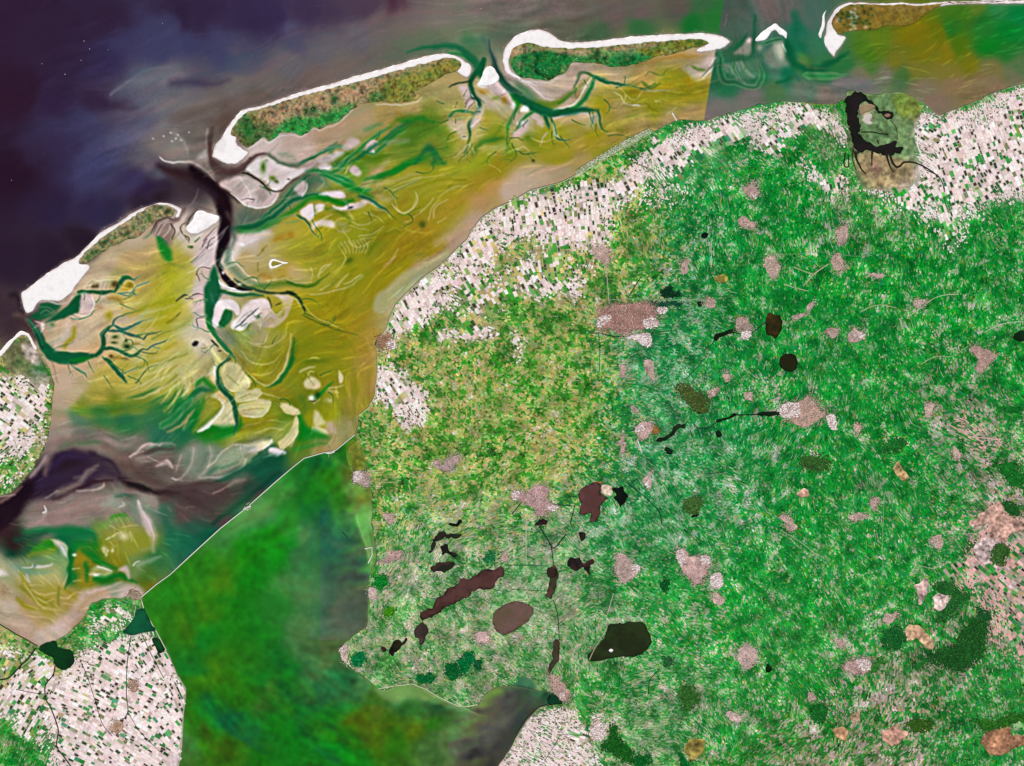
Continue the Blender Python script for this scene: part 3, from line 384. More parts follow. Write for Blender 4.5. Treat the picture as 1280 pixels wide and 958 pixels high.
S('gr', '1060,300 1010,400 960,480 880,545', [7,6,4.5,5], None, .8, 2.5); S((60,110,20), '1080,200 1060,320', 9, 9, .6, 6); A('kh', '760,120 850,90 850,160 790,200 720,190', 4, .8); S('cr', '760,190 830,190 850,120', 1.4, 1.2, .7, 1.4); S('mg', '680,120 760,100', 5, 4, .6, 4); S('br','1030,130 1000,220',4,3,.4,4)
A('br', '870,560 1000,530 1060,600 1000,640 900,620', 7, .4)
# the big pale bar in the green
A('cr', '290,890 340,850 430,760 490,700 460,640 370,620 330,680 400,615 500,560 560,640 605,740 590,855 480,855 420,840 340,890', 2.6, .85)
A('oy', '330,690 360,625 450,640 490,690 410,780 290,880 260,890 300,800', 6, .75); A('cr', '490,560 560,640 605,750 595,855 420,845 480,740', 3, .75); S('wh', '300,900 370,860 440,790 500,700 470,640', [3,4,2,1.6,1], None, .85, 1.5); B('wh', 380, 860, 22, 18, 0, .9); S('wh', '540,610 590,690 605,790 590,850', 1.2, 1.2, .8, 1.4); S('br', '480,600 530,640', 4, 4, .5, 4)
for t, c, w in (('300,520 340,480 420,540 480,540', 'gr', 7), ('240,620 320,560 420,570', 'gn', 8), ('130,760 220,680 260,600', 'gg', 7), ('260,800 330,690 360,620', 'gr', 5), ('0,860 120,770 200,700', 'gg', 9), ('180,870 260,800', 'gg', 6), ('420,880 520,870 620,860 640,800', 'gr', 10), ('610,640 620,760 620,840', 'dg', 5), ('500,520 540,600 570,650', 'gn', 5), ('440,940 520,910 620,880', 'gr', 9)): S(c, t, w, w * .8, .8, 4)
for t in ('180,860 230,770 270,720', '60,900 180,820 230,780', '70,730 110,680'): S((166,156,96), t, [.8,3,1], None, .8, 2)
for t in ('230,600 250,540 230,420', '180,600 190,520 130,430', '100,680 150,600 150,560', '30,720 130,620', '0,600 100,500'): S('oy', t, 4, 3, .6, 3.4)
for t in ('180,560 170,480', '120,600 140,480', '270,590 260,460', '0,560 140,440', '0,440 150,360', '0,340 220,270'): S((120,120,24), t, 2, 1.6, .6, 2)
S('cr', '220,570 240,500', 3, 2, .5, 3); S('cr', '0,210 60,170 120,100', 1.4, 1, .6, 1.4); S('cr', '60,200 140,150', 2, 1, .4, 2); S((60,90,40), '0,180 40,170', .8, .8, .8, .8)
V(300, 420, 6.385)
A('cr', '510,370 560,330 620,350 640,400 600,430 540,430 505,400', 2.5, .9); S((130,120,20), '540,340 580,400', 1.4, 1, .7, 1.4); S('cr', '480,290 540,260 600,250', 2.4, 1.6, .7, 2); S('cr', '540,330 560,290 600,290', 1.6, 1.2, .7, 1.4); S((90,90,10), '520,310 550,340', 2, 1.4, .7, 1.6); S((100,96,10), '600,290 620,340', 1.2, 1, .8, 1.2)
S('gr', '600,500 640,470 690,410 740,370', [5,5,3.4,2], None, .8, 2.4); B((10,60,20), 620, 480, 20, 24, 0, .8); B('wh', 575, 505, 24, 20, 0, .9); S((30,30,20), '560,530 610,525', 1.2, 1, .95, .8); S('cr', '590,550 640,510', 1.4, .9, .8, 1.2)
A('cr', '790,280 830,330 820,370 790,370', 2, .9); S('cr', '700,420 780,410 830,390', 1.5, 1.2, .6, 1.4); S('cr', '700,440 780,450', 3, 2, .6, 2.4); B('cr', 710, 515, 26, 24, 0, .6); S((150,140,20),'690,480 820,480',6,6,.4,5)
A('cr', '590,620 620,615 660,660 680,700 600,730', 3, .85); A('cr', '570,750 600,725 690,750 695,785 600,780', 2.4, .9); A('sa', '690,700 740,690 770,780 700,760', 4, .8)
S('gr', '470,620 500,740 560,800', [5,9,10], None, .8, 5); A('gr', '470,780 560,740 700,800 680,830 470,840', 5, .75); S('dg', '480,480 520,560 500,640', 6, 5, .6, 5); S((30,110,24), '460,650 450,740', 4, 3, .7, 2.5); S('gr', '420,900 560,880 690,860', 5, 3, .6, 3.5); S((90,140,60), '430,900 560,870', 3, 2, .4, 3); B((70,100,10), 600,200,160,30,-5,.45); B((90,110,10),430,520,50,60,0,.5)
A((176,166,84), '320,700 440,680 440,830 340,920 250,830', 6, .6); S('pw', '440,690 440,800 400,880', 1.4, 1.2, .7, 1.4); A('pw', '100,870 240,840 250,860 180,930 0,940 0,900', 3, .85); S((50,90,50), '140,940 200,910 250,860', 2, 2, .8, 1.6); A('pw', '230,900 300,895 360,920 350,950 240,958', 2.2, .95); S('wh', '180,925 240,850', 1.2, 1, .7, 1.2); S((120,114,16), '0,760 100,740 250,660', 4, 3, .5, 4); S((90,100,16), '0,850 120,830 220,770',2.4,2,.5,3)
for t in ('870,300 880,480 850,700', '920,180 960,420 900,650', '850,500 845,640', '980,200 1010,400'): S((176,140,70), t, 3, 3, .35, 4)
S((170,158,110), '700,900 760,850 850,760 930,650', 8, 6, .6, 6)
V(360, 240, 6.385)
A('pw', '560,90 600,60 650,65 720,110 640,100 580,130 510,140', 3, .75); A('pw', '360,115 420,130 500,105 560,90 520,140 420,150', 2.4, .85); B((10,10,8), 497, 130, 18, 9, -20, .95); S('dg', '300,130 400,160 470,200 500,240', 5, 3, .7, 4); S('cr', '480,160 520,220', 3, 2, .5, 3); S('mg', '400,250 460,270 440,310', 4, 4, .6, 4)
S('gn', '560,40 640,60 700,90 760,130 800,170', [6,5,5,4,2.4], None, .8, 2.5); A((150,145,30), '870,100 900,20 1000,0 1040,60 1000,130 900,150', 6, .6); S('cr', '830,100 870,140 930,160 990,130 1030,60 1020,0', 1.6, 1.4, .7, 1.6); S('br', '900,120 950,60 960,0', 5, 4, .4, 5); S('kh', '720,20 800,60 850,30', 6, 4, .6, 4); S('dg', '880,170 960,170 1050,120', 2, 1.4, .6, 1.8)
B((60,84,20), 1070, 255, 26, 30, 0, .85); S('oy', '900,270 980,310 1060,330 1110,320', 2, 1.6, .6, 2); for_ = ('1120,220 1150,120 1200,60', '1160,200 1180,110 1277,60', '1040,170 1100,120 1160,40', '1190,240 1260,200', '920,240 990,220', '1000,200 1030,180')
for t in for_: S('cr', t, 1.4, 1, .55, 1.5)
S((100,108,14), '560,440 640,420 720,370 800,330 880,320', 7, 4, .6, 6); S('br', '730,380 860,350', 5, 5, .35, 5); S('oy', '780,330 850,290 900,310', 1.2, 1, .7, 1.2); B((60,90,16), 490, 550, 40, 24, -20, .7); S((96,112,16),'380,520 470,500',3,2,.5,3)
for i in range(7): x = 430 + i * 28; S('cr', [(x, 400 - i * 3), (x + 30, 440), (x + 40 - i * 4, 490)], 1, .8, .5, 1.2)
for t in ('500,240 600,270 700,230', '560,360 680,330 760,280', '500,270 640,310', '600,170 700,200 760,250', '580,380 700,360', '690,140 780,160 820,220', '640,400 620,440'): S('cr', t, 1.2, 1, .5, 1.4)
for t in ('180,600 200,640 190,700', '240,680 270,600 340,570', '260,640 350,560', '380,770 440,680 480,640', '260,780 340,740', '180,820 300,810 360,800', '360,800 480,760 600,670', '440,740 520,700 590,650', '540,690 600,660'): S('cr', t, 1.4, 1, .6, 1.3)
for t in ('770,600 830,550 880,460', '800,580 860,520'): S((196,166,110), t, 2, 1.6, .6, 2)
S((60,100,20), '0,720 100,740 200,740 260,700 330,640', [4,4,4,2,1.4], None, .8, 2); S('cr', '0,700 60,715 190,715', 1, 1, .6, 1.2); A('sa', '0,600 80,590 160,640 180,700 40,700', 6, .45); S((24,60,24), '0,800 60,830 110,890 130,958', [4,4,3,3], None, .9, 1.8)
A((166,160,116), '700,830 790,760 900,660 1040,570 1180,500 1277,470 1277,560 1120,650 980,770 880,880 840,958 690,958', 4, .85, warp=0); S((176,130,90), '1000,590 1120,540 1240,480', 4, 3, .5, 4); S((150,166,130), '870,820 960,740 1070,650', 5, 4, .5, 5); S((190,166,140), '1180,420 1277,360', 10, 10, .5, 7)
V(); S((160,140,40),'470,395 492,392 498,360',2,2,.0,1)
A('sa', '337,322 352,324 356,329 346,333 338,336', 4, .5)
# ---- the deep southern inlet and its banks
V(0, 540, 6.385)
A((46,30,48), '380,330 420,220 500,170 650,150 800,190 930,290 960,380 800,370 700,390 600,440 400,520 280,540 250,430', 14, .85)
S((28,13,24), '-80,720 0,655 100,585 200,480 300,400', [46,34,28,20,14], None, .96, 6); S((32,17,27), '340,330 460,260 600,210 740,190', [10,18,18,12], None, .6, 8); S((34,18,28), '20,800 80,690 160,620 220,560', 14, 8, .9, 5); S((60,36,40), '0,830 60,790 140,740', 6, 6, .8, 5)
S((50,36,66), '400,300 500,200 620,190 720,200', 10, 9, .8, 6); S((48,34,58), '300,430 420,370 540,360', 10, 8, .8, 6); S((44,30,46), '720,160 800,210 900,250 950,330', 5, 5, .8, 4)
S((118,104,96), '450,490 560,450 650,400 700,310 780,260', 7, 4, .8, 4); S((100,88,86), '600,370 700,340 760,270', 4, 3, .6, 4); S((54,32,38), '420,540 560,490 680,430 760,390 900,390', 4, 4, .9, 2.5); S((150,136,126), '360,530 440,480 470,480', 2, 1.6, .7, 2)
S((90,100,80), '460,140 560,90 680,80 800,80 860,110', 9, 6, .75, 5); S((60,110,60), '640,90 780,80', 4, 3, .5, 4); S((110,90,80), '820,110 920,170 1000,230 1060,330', 12, 10, .75, 7); S((86,66,60), '960,260 1080,300 1200,380 1277,420', 14, 12, .7, 8)
S((140,118,110), '360,340 380,220 440,110 480,40', 6, 8, .6, 5); S((166,146,140), '250,370 340,250 370,190', 5, 5, .7, 3); S((120,96,90), '0,560 80,510 180,440', 4, 3, .8, 3); S((176,156,148), '0,510 120,500', 2, 2, .8, 2)
S((190,170,160), '1040,190 1100,150 1190,100 1277,110', 1.6, 2.4, .85, 1.6); S((90,80,74), '1100,190 1200,150 1277,130', 3, 3, .6, 3); S((170,150,142), '860,70 1000,110 1100,50', 3, 3, .4, 5)
A((142,120,112), '250,560 420,560 560,490 700,480 900,490 1040,560 960,640 700,680 420,760 300,770 220,760 190,680', 9, .75); S((168,150,140), '620,470 760,465 830,420', 2, 3, .7, 2); S((176,160,150), '740,470 820,440 835,410', 2, 2.4, .8, 1.8)
S('wh', '345,650 372,630 360,590', 1.4, 1.2, .85, 1.2); S((176,158,150), '290,740 340,700 370,650', 2, 2, .7, 2.4); A((160,136,130), '220,780 300,690 400,750 350,775', 6, .7)
S((50,100,76), '910,520 1000,500 1080,525', 3, 3, .8, 2.5); A((150,160,140), '860,520 960,540 1000,580 940,620 800,600', 6, .6); S((200,190,180), '940,600 990,580 970,555', 2.4, 2, .8, 2); S((160,150,140), '920,460 1060,480 1180,500', 4, 3, .6, 4); S((130,116,108), '900,420 940,470', 2.4, 2, .5, 2.5)
A((130,146,122), '1000,560 1200,490 1250,560 1240,700 1200,790 1120,700', 10, .6); S('pk', '1110,560 1130,640 1170,720 1205,790 1220,870 1225,958', [2,5,9,10,7,3], None, .6, 5); S('pw', '1112,560 1140,650 1182,725 1212,790 1225,870', [.6,1.6,2,1.6,.6], None, .6, 1.6); S('pw', '1105,550 1115,620', 1.5, 2, .7, 1.5)
S((108,160,60), '800,760 920,700 1060,690', 9, 6, .55, 5); S((40,140,20), '880,680 960,660 1020,660', 3, 3, .8, 3); A((140,140,40), '800,800 960,740 1120,760 1200,860 1180,958 900,958 800,900', 9, .55)
S('cr', '840,860 920,820 980,800', 1.6, 1.4, .8, 1.3); B('cr', 990, 830, 40, 34, 0, .8); S('cr', '980,760 1110,745', 1.4, 1, .6, 1.4); S('cr', '870,740 960,790', 1.2, 1, .6, 1.2); S('cr', '1040,800 1050,880', 2, 2, .6, 2); S('cr', '880,880 920,920', 1.4, 1.2, .6, 1.4); S('br', '860,900 960,880', 4, 4, .4, 4); B('cr', 830,930,24,20,0,.8)
S((12,108,56), '200,800 400,800 560,790 720,820 760,900', [6,10,10,10,9], None, .85, 6); S((20,70,50), '120,860 220,850 360,820', 6, 4, .8, 5); S((10,120,30), '600,900 720,920 760,940', 9, 8, .6, 6)
V(150, 520, 6.385)
S((166,150,142), '90,320 160,260 230,240 300,235 400,215 430,230', [1,2.4,4.4,4,2.4,1], None, .6, 2.8); S((190,176,166), '120,300 190,280', 2, 1.5, .7, 1.6); S((206,196,186), '250,240 330,225', 1.5, 1.5, .7, 1.4); S((70,58,56), '200,300 300,270 420,260', 3, 3, .7, 3)
A((180,160,152), '280,400 330,360 370,345 410,380 415,425 360,390', 2.4, .85); S((206,190,180), '360,350 410,390', 1, 1, .6, 1.2); S((176,160,150), '410,500 440,520 480,510', 1.6, 1.5, .8, 1.5)
A((124,136,116), '520,270 640,220 780,270 900,240 1000,240 1100,230 1000,360 800,470 640,520 560,500 500,400', 10, .8)
for t in ('590,250 585,340 550,430 480,520', '710,250 720,330 690,430 620,500', '490,300 470,380 440,450'): S((182,170,154), t, 1.6, 1.2, .5, 1.6); S((176,166,146), t, 7, 5, .3, 5)
for t in ('560,300 540,400', '690,290 660,400 620,450', '480,290 440,360'): S((94,110,92), t, 5, 4, .45, 4)
A((150,160,128), '820,300 880,250 960,240 1020,300 960,380 800,440 760,420', 5, .6); S((196,186,160), '700,400 760,360 810,290 880,240 960,235 1040,245', 1.6, 2.5, .8, 2); S((190,184,160), '970,240 980,320 1000,360', 1.4, 1.2, .5, 1.5); S('pk', '640,500 800,480 900,460 980,410 1010,350', 2, 2, .7, 2.2)
A('cr', '1030,240 1140,200 1210,205 1160,270 1120,290 1090,250', 4, .75); S('wh', '1140,270 1180,240 1210,190', 1.5, 1.2, .8, 1.2); S((30,80,50), '1060,350 1140,290 1200,240', 3, 2, .85, 2.2); S((120,140,110), '1070,370 1160,310 1240,310', 4, 4, .7, 3)
S((40,100,70), '700,460 780,410 860,400 940,370', 4, 3, .6, 3.5); S((24,84,60), '760,520 900,470 1020,410 1100,350 1180,330 1277,320', [4,6,7,9,10,9], None, .85, 5); S((16,74,54), '1040,440 1160,380 1277,380', 10, 12, .8, 7)
S((70,54,52), '360,580 560,560 700,540 800,520', 6, 5, .75, 4); S((24,44,32), '70,540 160,560 240,590', 5, 6, .9, 3); S((40,22,28), '0,500 100,540 240,600 360,610 480,620', [8,8,7,5,3], None, .75, 4); S((52,34,38), '380,620 480,610 600,600', 5, 4, .6, 5); A((66,48,50), '360,620 520,580 760,600 1000,560 1080,560 960,680 800,800 700,840 560,760 420,700', 16, .7)
S((142,116,108), '730,620 800,590 850,570', 1.6, 1.4, .85, 1.6); S((130,108,100), '860,560 930,525 1000,510', 4, 3, .75, 3); S((120,100,92), '540,740 600,730', 2, 1.6, .6, 2); S((112,90,84), '490,780 560,850', 2, 1.6, .6, 2); S((120,104,96), '380,730 410,760', 2.4, 2, .7, 2.4); S((110,92,84), '450,700 540,760', 3, 2, .4, 4)
S((12,52,40), '740,870 840,790 960,690 1080,600 1200,500 1277,440', [5,6,7,6,5,4], None, .75, 3); A((20,70,50), '1000,540 1240,420 1277,470 1080,600 960,690', 6, .7); S((24,92,66), '350,830 400,900 420,958', 6, 9, .6, 6); S((150,130,126), '250,620 280,680 290,760', 3, 3, .5, 4); A((142,120,116), '160,640 250,620 290,700 280,760 200,700', 6, .5)
S('pk', '150,690 170,770 210,850 240,958', [2,4,8,8], None, .6, 3)
V(0, 660, 6.385)
A((180,176,130), '0,300 120,230 250,240 330,200 420,180 540,220 545,400 500,470 400,440 200,430 60,420', 7, .5); A((140,150,40), '220,230 300,140 400,100 480,130 440,200 330,220', 5, .65); A((20,128,24), '260,180 330,120 420,100 430,160 320,180', 5, .75); A('pw', '430,110 480,105 530,165 540,230 500,200 470,150', 4, .8)
S('cr', '400,100 470,110 530,160 548,240 545,350 500,460', 1.4, 1.4, .7, 1.5); S((10,100,40), '560,180 570,250 555,330 550,420 510,490', [7,7,6,5,3], None, .9, 2); S('pw', '280,305 350,310 420,295', 3, 3, .8, 2.5); S('pw', '180,320 230,322 260,310 268,285', 1.4, 1.4, .85, 1.2); S((110,150,120), '100,290 200,350 330,360 420,350', 8, 5, .6, 5); B((60,120,100), 285, 300, 14, 14, 0, .7); A('pw', '-40,350 20,330 60,370 0,385', 4, .8)
for t in ('150,340 190,390 250,440', '210,370 240,420'): S((190,196,176), t, 2, 1.4, .8, 1.4)
for t in ('160,350 200,430 260,500 330,560', '180,470 260,560 360,620', '140,560 200,620 280,660', '330,560 420,590', '520,500 600,560 640,620'): S((128,128,12), t, 4, 4, .65, 3)
for t in ('260,500 340,530 460,520', '300,560 360,590 430,570', '250,460 360,470', '480,560 540,560 600,520', '500,600 600,610', '580,430 640,420', '200,440 300,600 380,640 480,660', '340,640 400,660'): S((206,186,130), t, 2, 1.6, .55, 1.8)
S((108,116,40), '470,470 460,560 470,620', 2, 2, .7, 2); B((150,110,80), 40,500,30,40,0,.4); S((190,166,140), '-20,600 100,740 260,800 420,790', 8, 8, .5, 6)
A((130,120,20), '610,190 650,160 740,260 780,300 700,330 620,380 590,330', 5, .7); S('br', '620,200 610,300', 4, 3, .4, 4); B('wh', 595, 215, 12, 10, 0, .9); S('cr', '580,335 630,320', 1.6, 1.4, .7, 1.5)
S((10,112,30), '650,180 740,230 820,290 930,320', [6,8,6,5], None, .85, 4); S((10,108,36), '680,280 700,340 690,420', 6, 5, .8, 4); S((10,112,34), '760,410 880,390 960,380 1060,430', 8, 5, .9, 3.5); S((10,108,30), '960,360 1100,440', 4, 4, .8, 3)
A('cr', '760,310 830,300 900,340 860,380 760,390 720,370', 4, .6); S('wh', '780,310 840,320 900,340', 1.4, 1.2, .7, 1.2); B('wh', 770, 380, 20, 12, 0, .9); S((120,116,20), '740,350 840,350', 3, 3, .6, 2.5); S('cr', '720,375 800,370', 1, 1, .7, 1)
A('pk', '950,330 1020,300 1045,390 1035,410 1000,350', 3, .8); A((110,140,90), '1020,250 1120,230 1180,270 1140,360 1050,390', 7, .6); S('pw', '1065,300 1090,275 1120,270', 1.6, 1.4, .8, 1.2); S((160,180,150), '1100,300 1200,270 1277,240', 4, 4, .5, 4); S((140,150,130),'1130,180 1220,160',4,3,.4,4)
for x, y in ((830,190),(860,180),(850,210),(900,180)): B('cr', x, y, 12, 16, 0, .8)
S((160,150,60), '930,190 960,260', 2, 2, .5, 2); B((90,100,10), 1150, 440, 50, 40, 0, .5); B((120,110,10),1220,470,40,30,0,.5)
A((196,172,162), '640,530 760,480 880,460 980,450 1080,470 1100,490 1040,560 900,550 780,580 700,640 600,760 440,830 300,840 480,740', 6, .7); S((214,190,176), '700,520 860,480 980,440', 2, 3, .6, 3); S('br', '620,660 720,560 860,510', 5, 5, .35, 6)
# ---- the green lake behind the dam: streaks of algae and wind lanes
V(180, 600, 4.257)
A((100,156,100), '500,200 620,100 700,160 640,240 520,270 440,300', 12, .5, warp=0); S((90,150,90), '300,390 400,310 520,220 640,120', 7, 7, .4, 6)
for t, c, w, a in (('860,30 830,120 880,190', 'gn', 6, .55), ('840,230 900,260 960,200', (20,84,74), 8, .6), ('900,280 890,360 930,420', (24,90,76), 10, .5), ('1020,320 1090,310 1060,340', (10,80,64), 6, .7), ('1000,340 1120,350 1200,370', (120,116,100), 5, .5), ('960,410 1100,420 1180,430', (30,90,76), 8, .5), ('1040,660 1120,680 1180,670', (100,90,84), 8, .5), ('1060,740 1170,780', (96,84,76), 6, .5), ('700,560 800,560 860,600', (90,140,90), 14, .45), ('740,280 840,330', (100,140,90), 10, .4), ('240,560 260,640 270,720', (8,134,40), 4, .6), ('300,640 320,720 310,760', (110,150,30), 3, .5), ('410,400 440,500 480,620', (96,130,10), 8, .5), ('380,640 480,640 560,660', (8,110,30), 8, .5), ('180,680 200,780 260,880', (90,110,10), 6, .5), ('300,860 340,900 400,940', (10,120,50), 5, .5), ('240,740 280,800', (10,130,30), 3, .6)): S(c, t, w * 1.2, w * .8, a * .6, 5)
V(200, 733, 4.257)
for t, c, w, a in (('240,590 300,680 380,760 480,840', (6,92,58), 9, .7), ('370,750 440,800 560,890', (20,90,70), 6, .6), ('320,600 380,660', (8,98,44), 8, .5), ('530,510 560,570 620,640', (8,98,34), 6, .6), ('540,470 620,450 700,440 760,420', (10,100,40), 9, .55), ('590,560 660,560', (80,110,20), 4, .5), ('700,560 780,660 880,720 960,790', (14,96,40), 5, .6), ('830,520 860,620 920,690', (16,88,54), 7, .7), ('860,740 940,800 1040,800', (10,104,30), 5, .5), ('880,640 960,600 1060,630', (84,100,16), 5, .5), ('1040,640 1140,620 1277,640', (10,104,40), 4, .5), ('1000,720 1100,750 1240,730', (96,96,10), 8, .5), ('820,860 900,920 960,940', (20,84,70), 6, .6), ('1060,880 1140,870 1160,920', (10,110,30), 4, .5), ('500,820 600,870', (90,110,20), 5, .4), ('200,840 330,870', (84,100,10), 8, .4), ('930,440 1000,540', (24,76,70), 8, .6), ('1100,550 1277,560', (110,150,100), 6, .6), ('220,300 260,360', (10,120,50), 4, .5), ('200,420 340,480', (10,110,40), 5, .5), ('130,400 180,420', (70,120,50), 3, .5), ('660,300 720,280', (110,120,90), 5, .4), ('20,340 100,500 140,580', (80,100,24), 5, .6), ('150,620 130,800 110,958', (76,124,60), 3, .5)): S(c, t, w * 1.2, w * .8, a * .6, 5)
V()
S((6,70,40), '404,576 398,574', 3, 3, .6, 3); S((80,140,60), '412,568 420,575 440,588', 2, 2, .5, 3)
A((112,176,84), '443,644 452,645 460,650 461,664 463,680 466,700 464,710 460,700 454,680 447,660', 2.2, .8); S((150,200,120), '444,645 452,668 459,690 464,706', 1, 1, .7, 1); A((124,140,40), '435,556 446,550 455,566 456,588 440,588 436,574', 3, .6); B((140,96,30), 446, 578, 7, 6, 0, .7); S((150,170,80), '434,564 436,577 442,588', 1, 1, .8, .9); S((120,160,60), '440,610 452,620 462,636', 4, 6, .5, 4)
A((120,160,100), '470,862 495,859 515,858 535,864 550,874 580,888 606,896 590,893 560,886 530,876 500,872 480,872', 4, .6); S((156,190,110), '530,864 550,874 575,885 606,896', 1.6, 1, .8, 1.4); A((120,140,60), '604,880 612,866 628,862 630,878 616,892', 3, .6)
# ---- the north-eastern inlet
V(880, 0, 6.385)
S((34,24,30),'0,0 0,1',0.1,.1,0,1); S((150,96,120), '165,200 180,110', 1.6, 1.2, .5, 1.6); S('gn', '200,60 190,0', 3, 3, .3, 4)
A((134,134,120), '230,430 300,370 340,310 375,320 370,430 310,440', 3, .8); B('pk', 358, 330, 20, 22, 0, .9); B('mg', 440, 380, 26, 30, 0, .8); S('gn', '400,120 400,220 395,330 390,420', 3, 4, .7, 3); S('gn', '240,400 300,330 340,260', 4, 2.4, .7, 3); S((30,110,80), '200,420 290,350', 3, 3, .6, 3)
S('gn', '120,430 130,520 150,640 250,660 330,690 420,690 460,600 440,500 470,420', [5,6,6,5,4,4,4,5,4], None, .75, 3); A((96,124,100), '160,520 220,510 330,500 440,470 440,600 380,640 250,640 180,560', 5, .6)
for t in ('170,520 180,580', '200,520 220,590', '270,510 290,560', '300,500 330,560', '340,570 400,620', '260,620 330,660'): S((142,148,130), t, 4, 3, .7, 3)
for t in ('250,500 240,560 280,640', '340,500 320,590', '200,540 200,620'): S('gn', t, 2.4, 2, .8, 2)
A((126,134,116), '490,420 560,350 640,330 680,440 690,520 560,540 490,480', 5, .8); A((196,196,170), '560,360 630,340 650,420 620,480 580,440', 5, .7); S('wh', '635,345 650,390 660,420', 1.4, 1, .9, 1); S('gn', '470,350 560,320 640,310', 3, 3, .85, 2.5); S('gn', '660,300 680,400 710,500 780,540 860,560 980,520 1080,460 1150,420', [6,9,10,9,9,8,6,3], None, .85, 4); S((16,98,66), '720,100 740,200 720,330', 12, 9, .7, 6); S('gg', '800,600 960,610 1130,600', 8, 6, .75, 5); S((14,90,50), '950,500 1040,490 1120,450', 4, 3, .7, 3)
S((96,104,60), '760,480 850,540 960,540', 3, 3, .5, 3); S((80,124,50), '760,430 840,500', 8, 5, .5, 5); S('gn', '570,660 640,640 700,620', 3, 4, .7, 3); S((14,100,70), '700,560 760,640', 6, 6, .6, 5)
B('gg', 1040, 260, 1, 1, 0, .0)
V(); A((70,62,60), '590,905 625,870 665,868 690,884 668,900 650,930 630,960 620,1000 580,1000 575,950', 9, .6); A((84,84,80), '596,900 612,880 640,872 640,900 610,930', 7, .5); S((40,62,52), '690,880 665,895 645,915 632,945', 4, 4, .6, 3); S((92,80,78), '560,930 600,915 640,900', 9, 9, .4, 6)
# creeks that branch and run out on the flats (start x, y, heading in degrees, length)
def creek(x, y, a, L, w, r, depth=0):
    p = []; a = math.radians(a); k = 0.0; n = int(L / 1.8)
    for i in range(n):
        p.append((x, y)); k = .78 * k + r.normal(0, .085); a += k; x += 1.8 * math.cos(a); y += 1.8 * math.sin(a)
        if depth < 2 and i > 2 and r.random() < .13: creek(x, y, math.degrees(a) + r.choice([-1, 1]) * r.uniform(28, 60), L * r.uniform(.3, .55), w * .62 * (1 - .6 * i / n), r, depth + 1)
    if n < 3: return
    i, j = int(np.clip(p[n // 2][0] - X0, 0, CW - 1)), int(np.clip(p[n // 2][1] - Y0, 0, CH - 1)); c = IMG[j, i] * 255
    S(np.clip(c * 1.12 + 12, 0, 240), p, w + 1.6, .6, .3, 1.2, 0, n=2)
    S(.45 * c * np.array([.5, .78, .6]) + .55 * np.array([24, 84, 54]), p, [w, w * .7, w * .3], None, .85, .8, 0, n=2)
r_c = np.random.default_rng(12)
for t in '''140,455,20,25 110,452,60,18 85,455,80,15 150,440,-15,40 170,420,-20,30 165,445,10,35 160,470,30,25 120,378,-40,20 105,375,-70,14 155,375,-20,25 150,380,15,22 130,470,60,20 285,330,-20,22 305,350,-25,30 330,362,-40,18 380,392,10,25 375,375,-10,30 400,405,15,32 262,350,200,18 258,375,190,20 258,395,180,18 262,415,170,20 270,430,160,20 290,445,20,22 275,460,200,16 400,215,-40,20
450,195,-50,18 470,175,-60,16 500,160,-30,20 480,235,20,25 520,215,10,30 540,190,-30,25 430,250,40,20 395,285,45,22 390,275,60,15 480,260,30,25 510,268,15,30 460,265,60,15 590,180,100,20 600,140,190,16 597,125,200,14 600,160,20,14 585,190,130,20 635,170,110,25 640,180,80,30 660,150,120,20 690,165,100,20 700,170,60,22 715,150,40,20 740,140,60,22 745,155,80,20 770,110,-30,25
790,108,10,30 800,110,30,25 730,100,70,12 720,110,80,14 755,125,20,25 760,170,0,30 650,190,60,25 560,150,150,20 570,165,170,22 555,130,200,14 620,190,140,22 340,430,-60,16 400,470,-40,18 410,490,20,20 350,500,-30,22 310,470,20,20 330,235,-30,14 380,225,-60,14 420,205,-50,14 355,255,10,16'''.split():
    a_ = [float(v) for v in t.split(',')]; creek(a_[0], a_[1], a_[2], a_[3], 1.5, r_c)
# cream tongues of sand between green runnels south of the western flats, and the scalloped bars
V(200, 400, 6.385)
for t in ('-150,560 0,470 110,420 200,330', '-200,640 -20,560 120,490 220,400', '0,660 90,560 170,500 240,420', '60,700 140,610 190,540 215,450', '140,640 200,590 250,520 240,440', '-160,460 20,380 150,300', '-100,380 40,320 190,240', '-240,560 -80,480 60,400'): S((206,196,140), t, [.6,3,2.4,.5], None, .6, 1.6)
for t in ('-40,720 90,640 150,560', '20,760 130,660 180,590 200,520', '110,730 190,660 260,600 300,520', '-160,700 -20,620 60,580', '200,760 280,690 330,620', '-260,640 -120,580 0,530', '230,620 300,560 380,580', '-60,830 80,760 180,700'): S((24,112,48), t, [.6,3,3,.6], None, .6, 1.8)
for t, c in (('640,250 720,330 820,360 920,330 990,250', (196,188,110)), ('700,420 800,440 900,410 970,330', (186,176,80)), ('600,300 680,400 780,480 860,500', (110,112,20)), ('760,560 860,600 960,620', (196,186,110)), ('650,860 760,830 880,800 1000,820', (186,178,90)), ('760,900 880,870 1000,880', (196,188,120)), ('1080,420 1130,470 1150,560', (120,122,16)), ('1180,320 1240,300 1277,310', (190,184,90))): S(c, t, [.6,2,1.6,.5], None, .6, 1.3)
V()
V(0, 250, 2.544)
B((40,112,44), 330, 668, 130, 16, -4, .55); B((30,104,70), 380, 700, 120, 14, -4, .5)
S('gn', '735,495 697,530 690,560 702,600 738,640 752,700 742,745', [2,3,4,5,6,6,4], None, .9, 1.6)
for t in ('702,540 738,520 768,545 792,568 796,590 750,612 712,592', '746,628 780,602 832,610 816,632 762,652', '762,658 850,640 862,652 832,690 772,692', '890,652 936,660 952,680 912,684', '936,690 946,702 940,752 900,792 884,772 918,742'): A((204,196,140), t, 1.5, .85); 
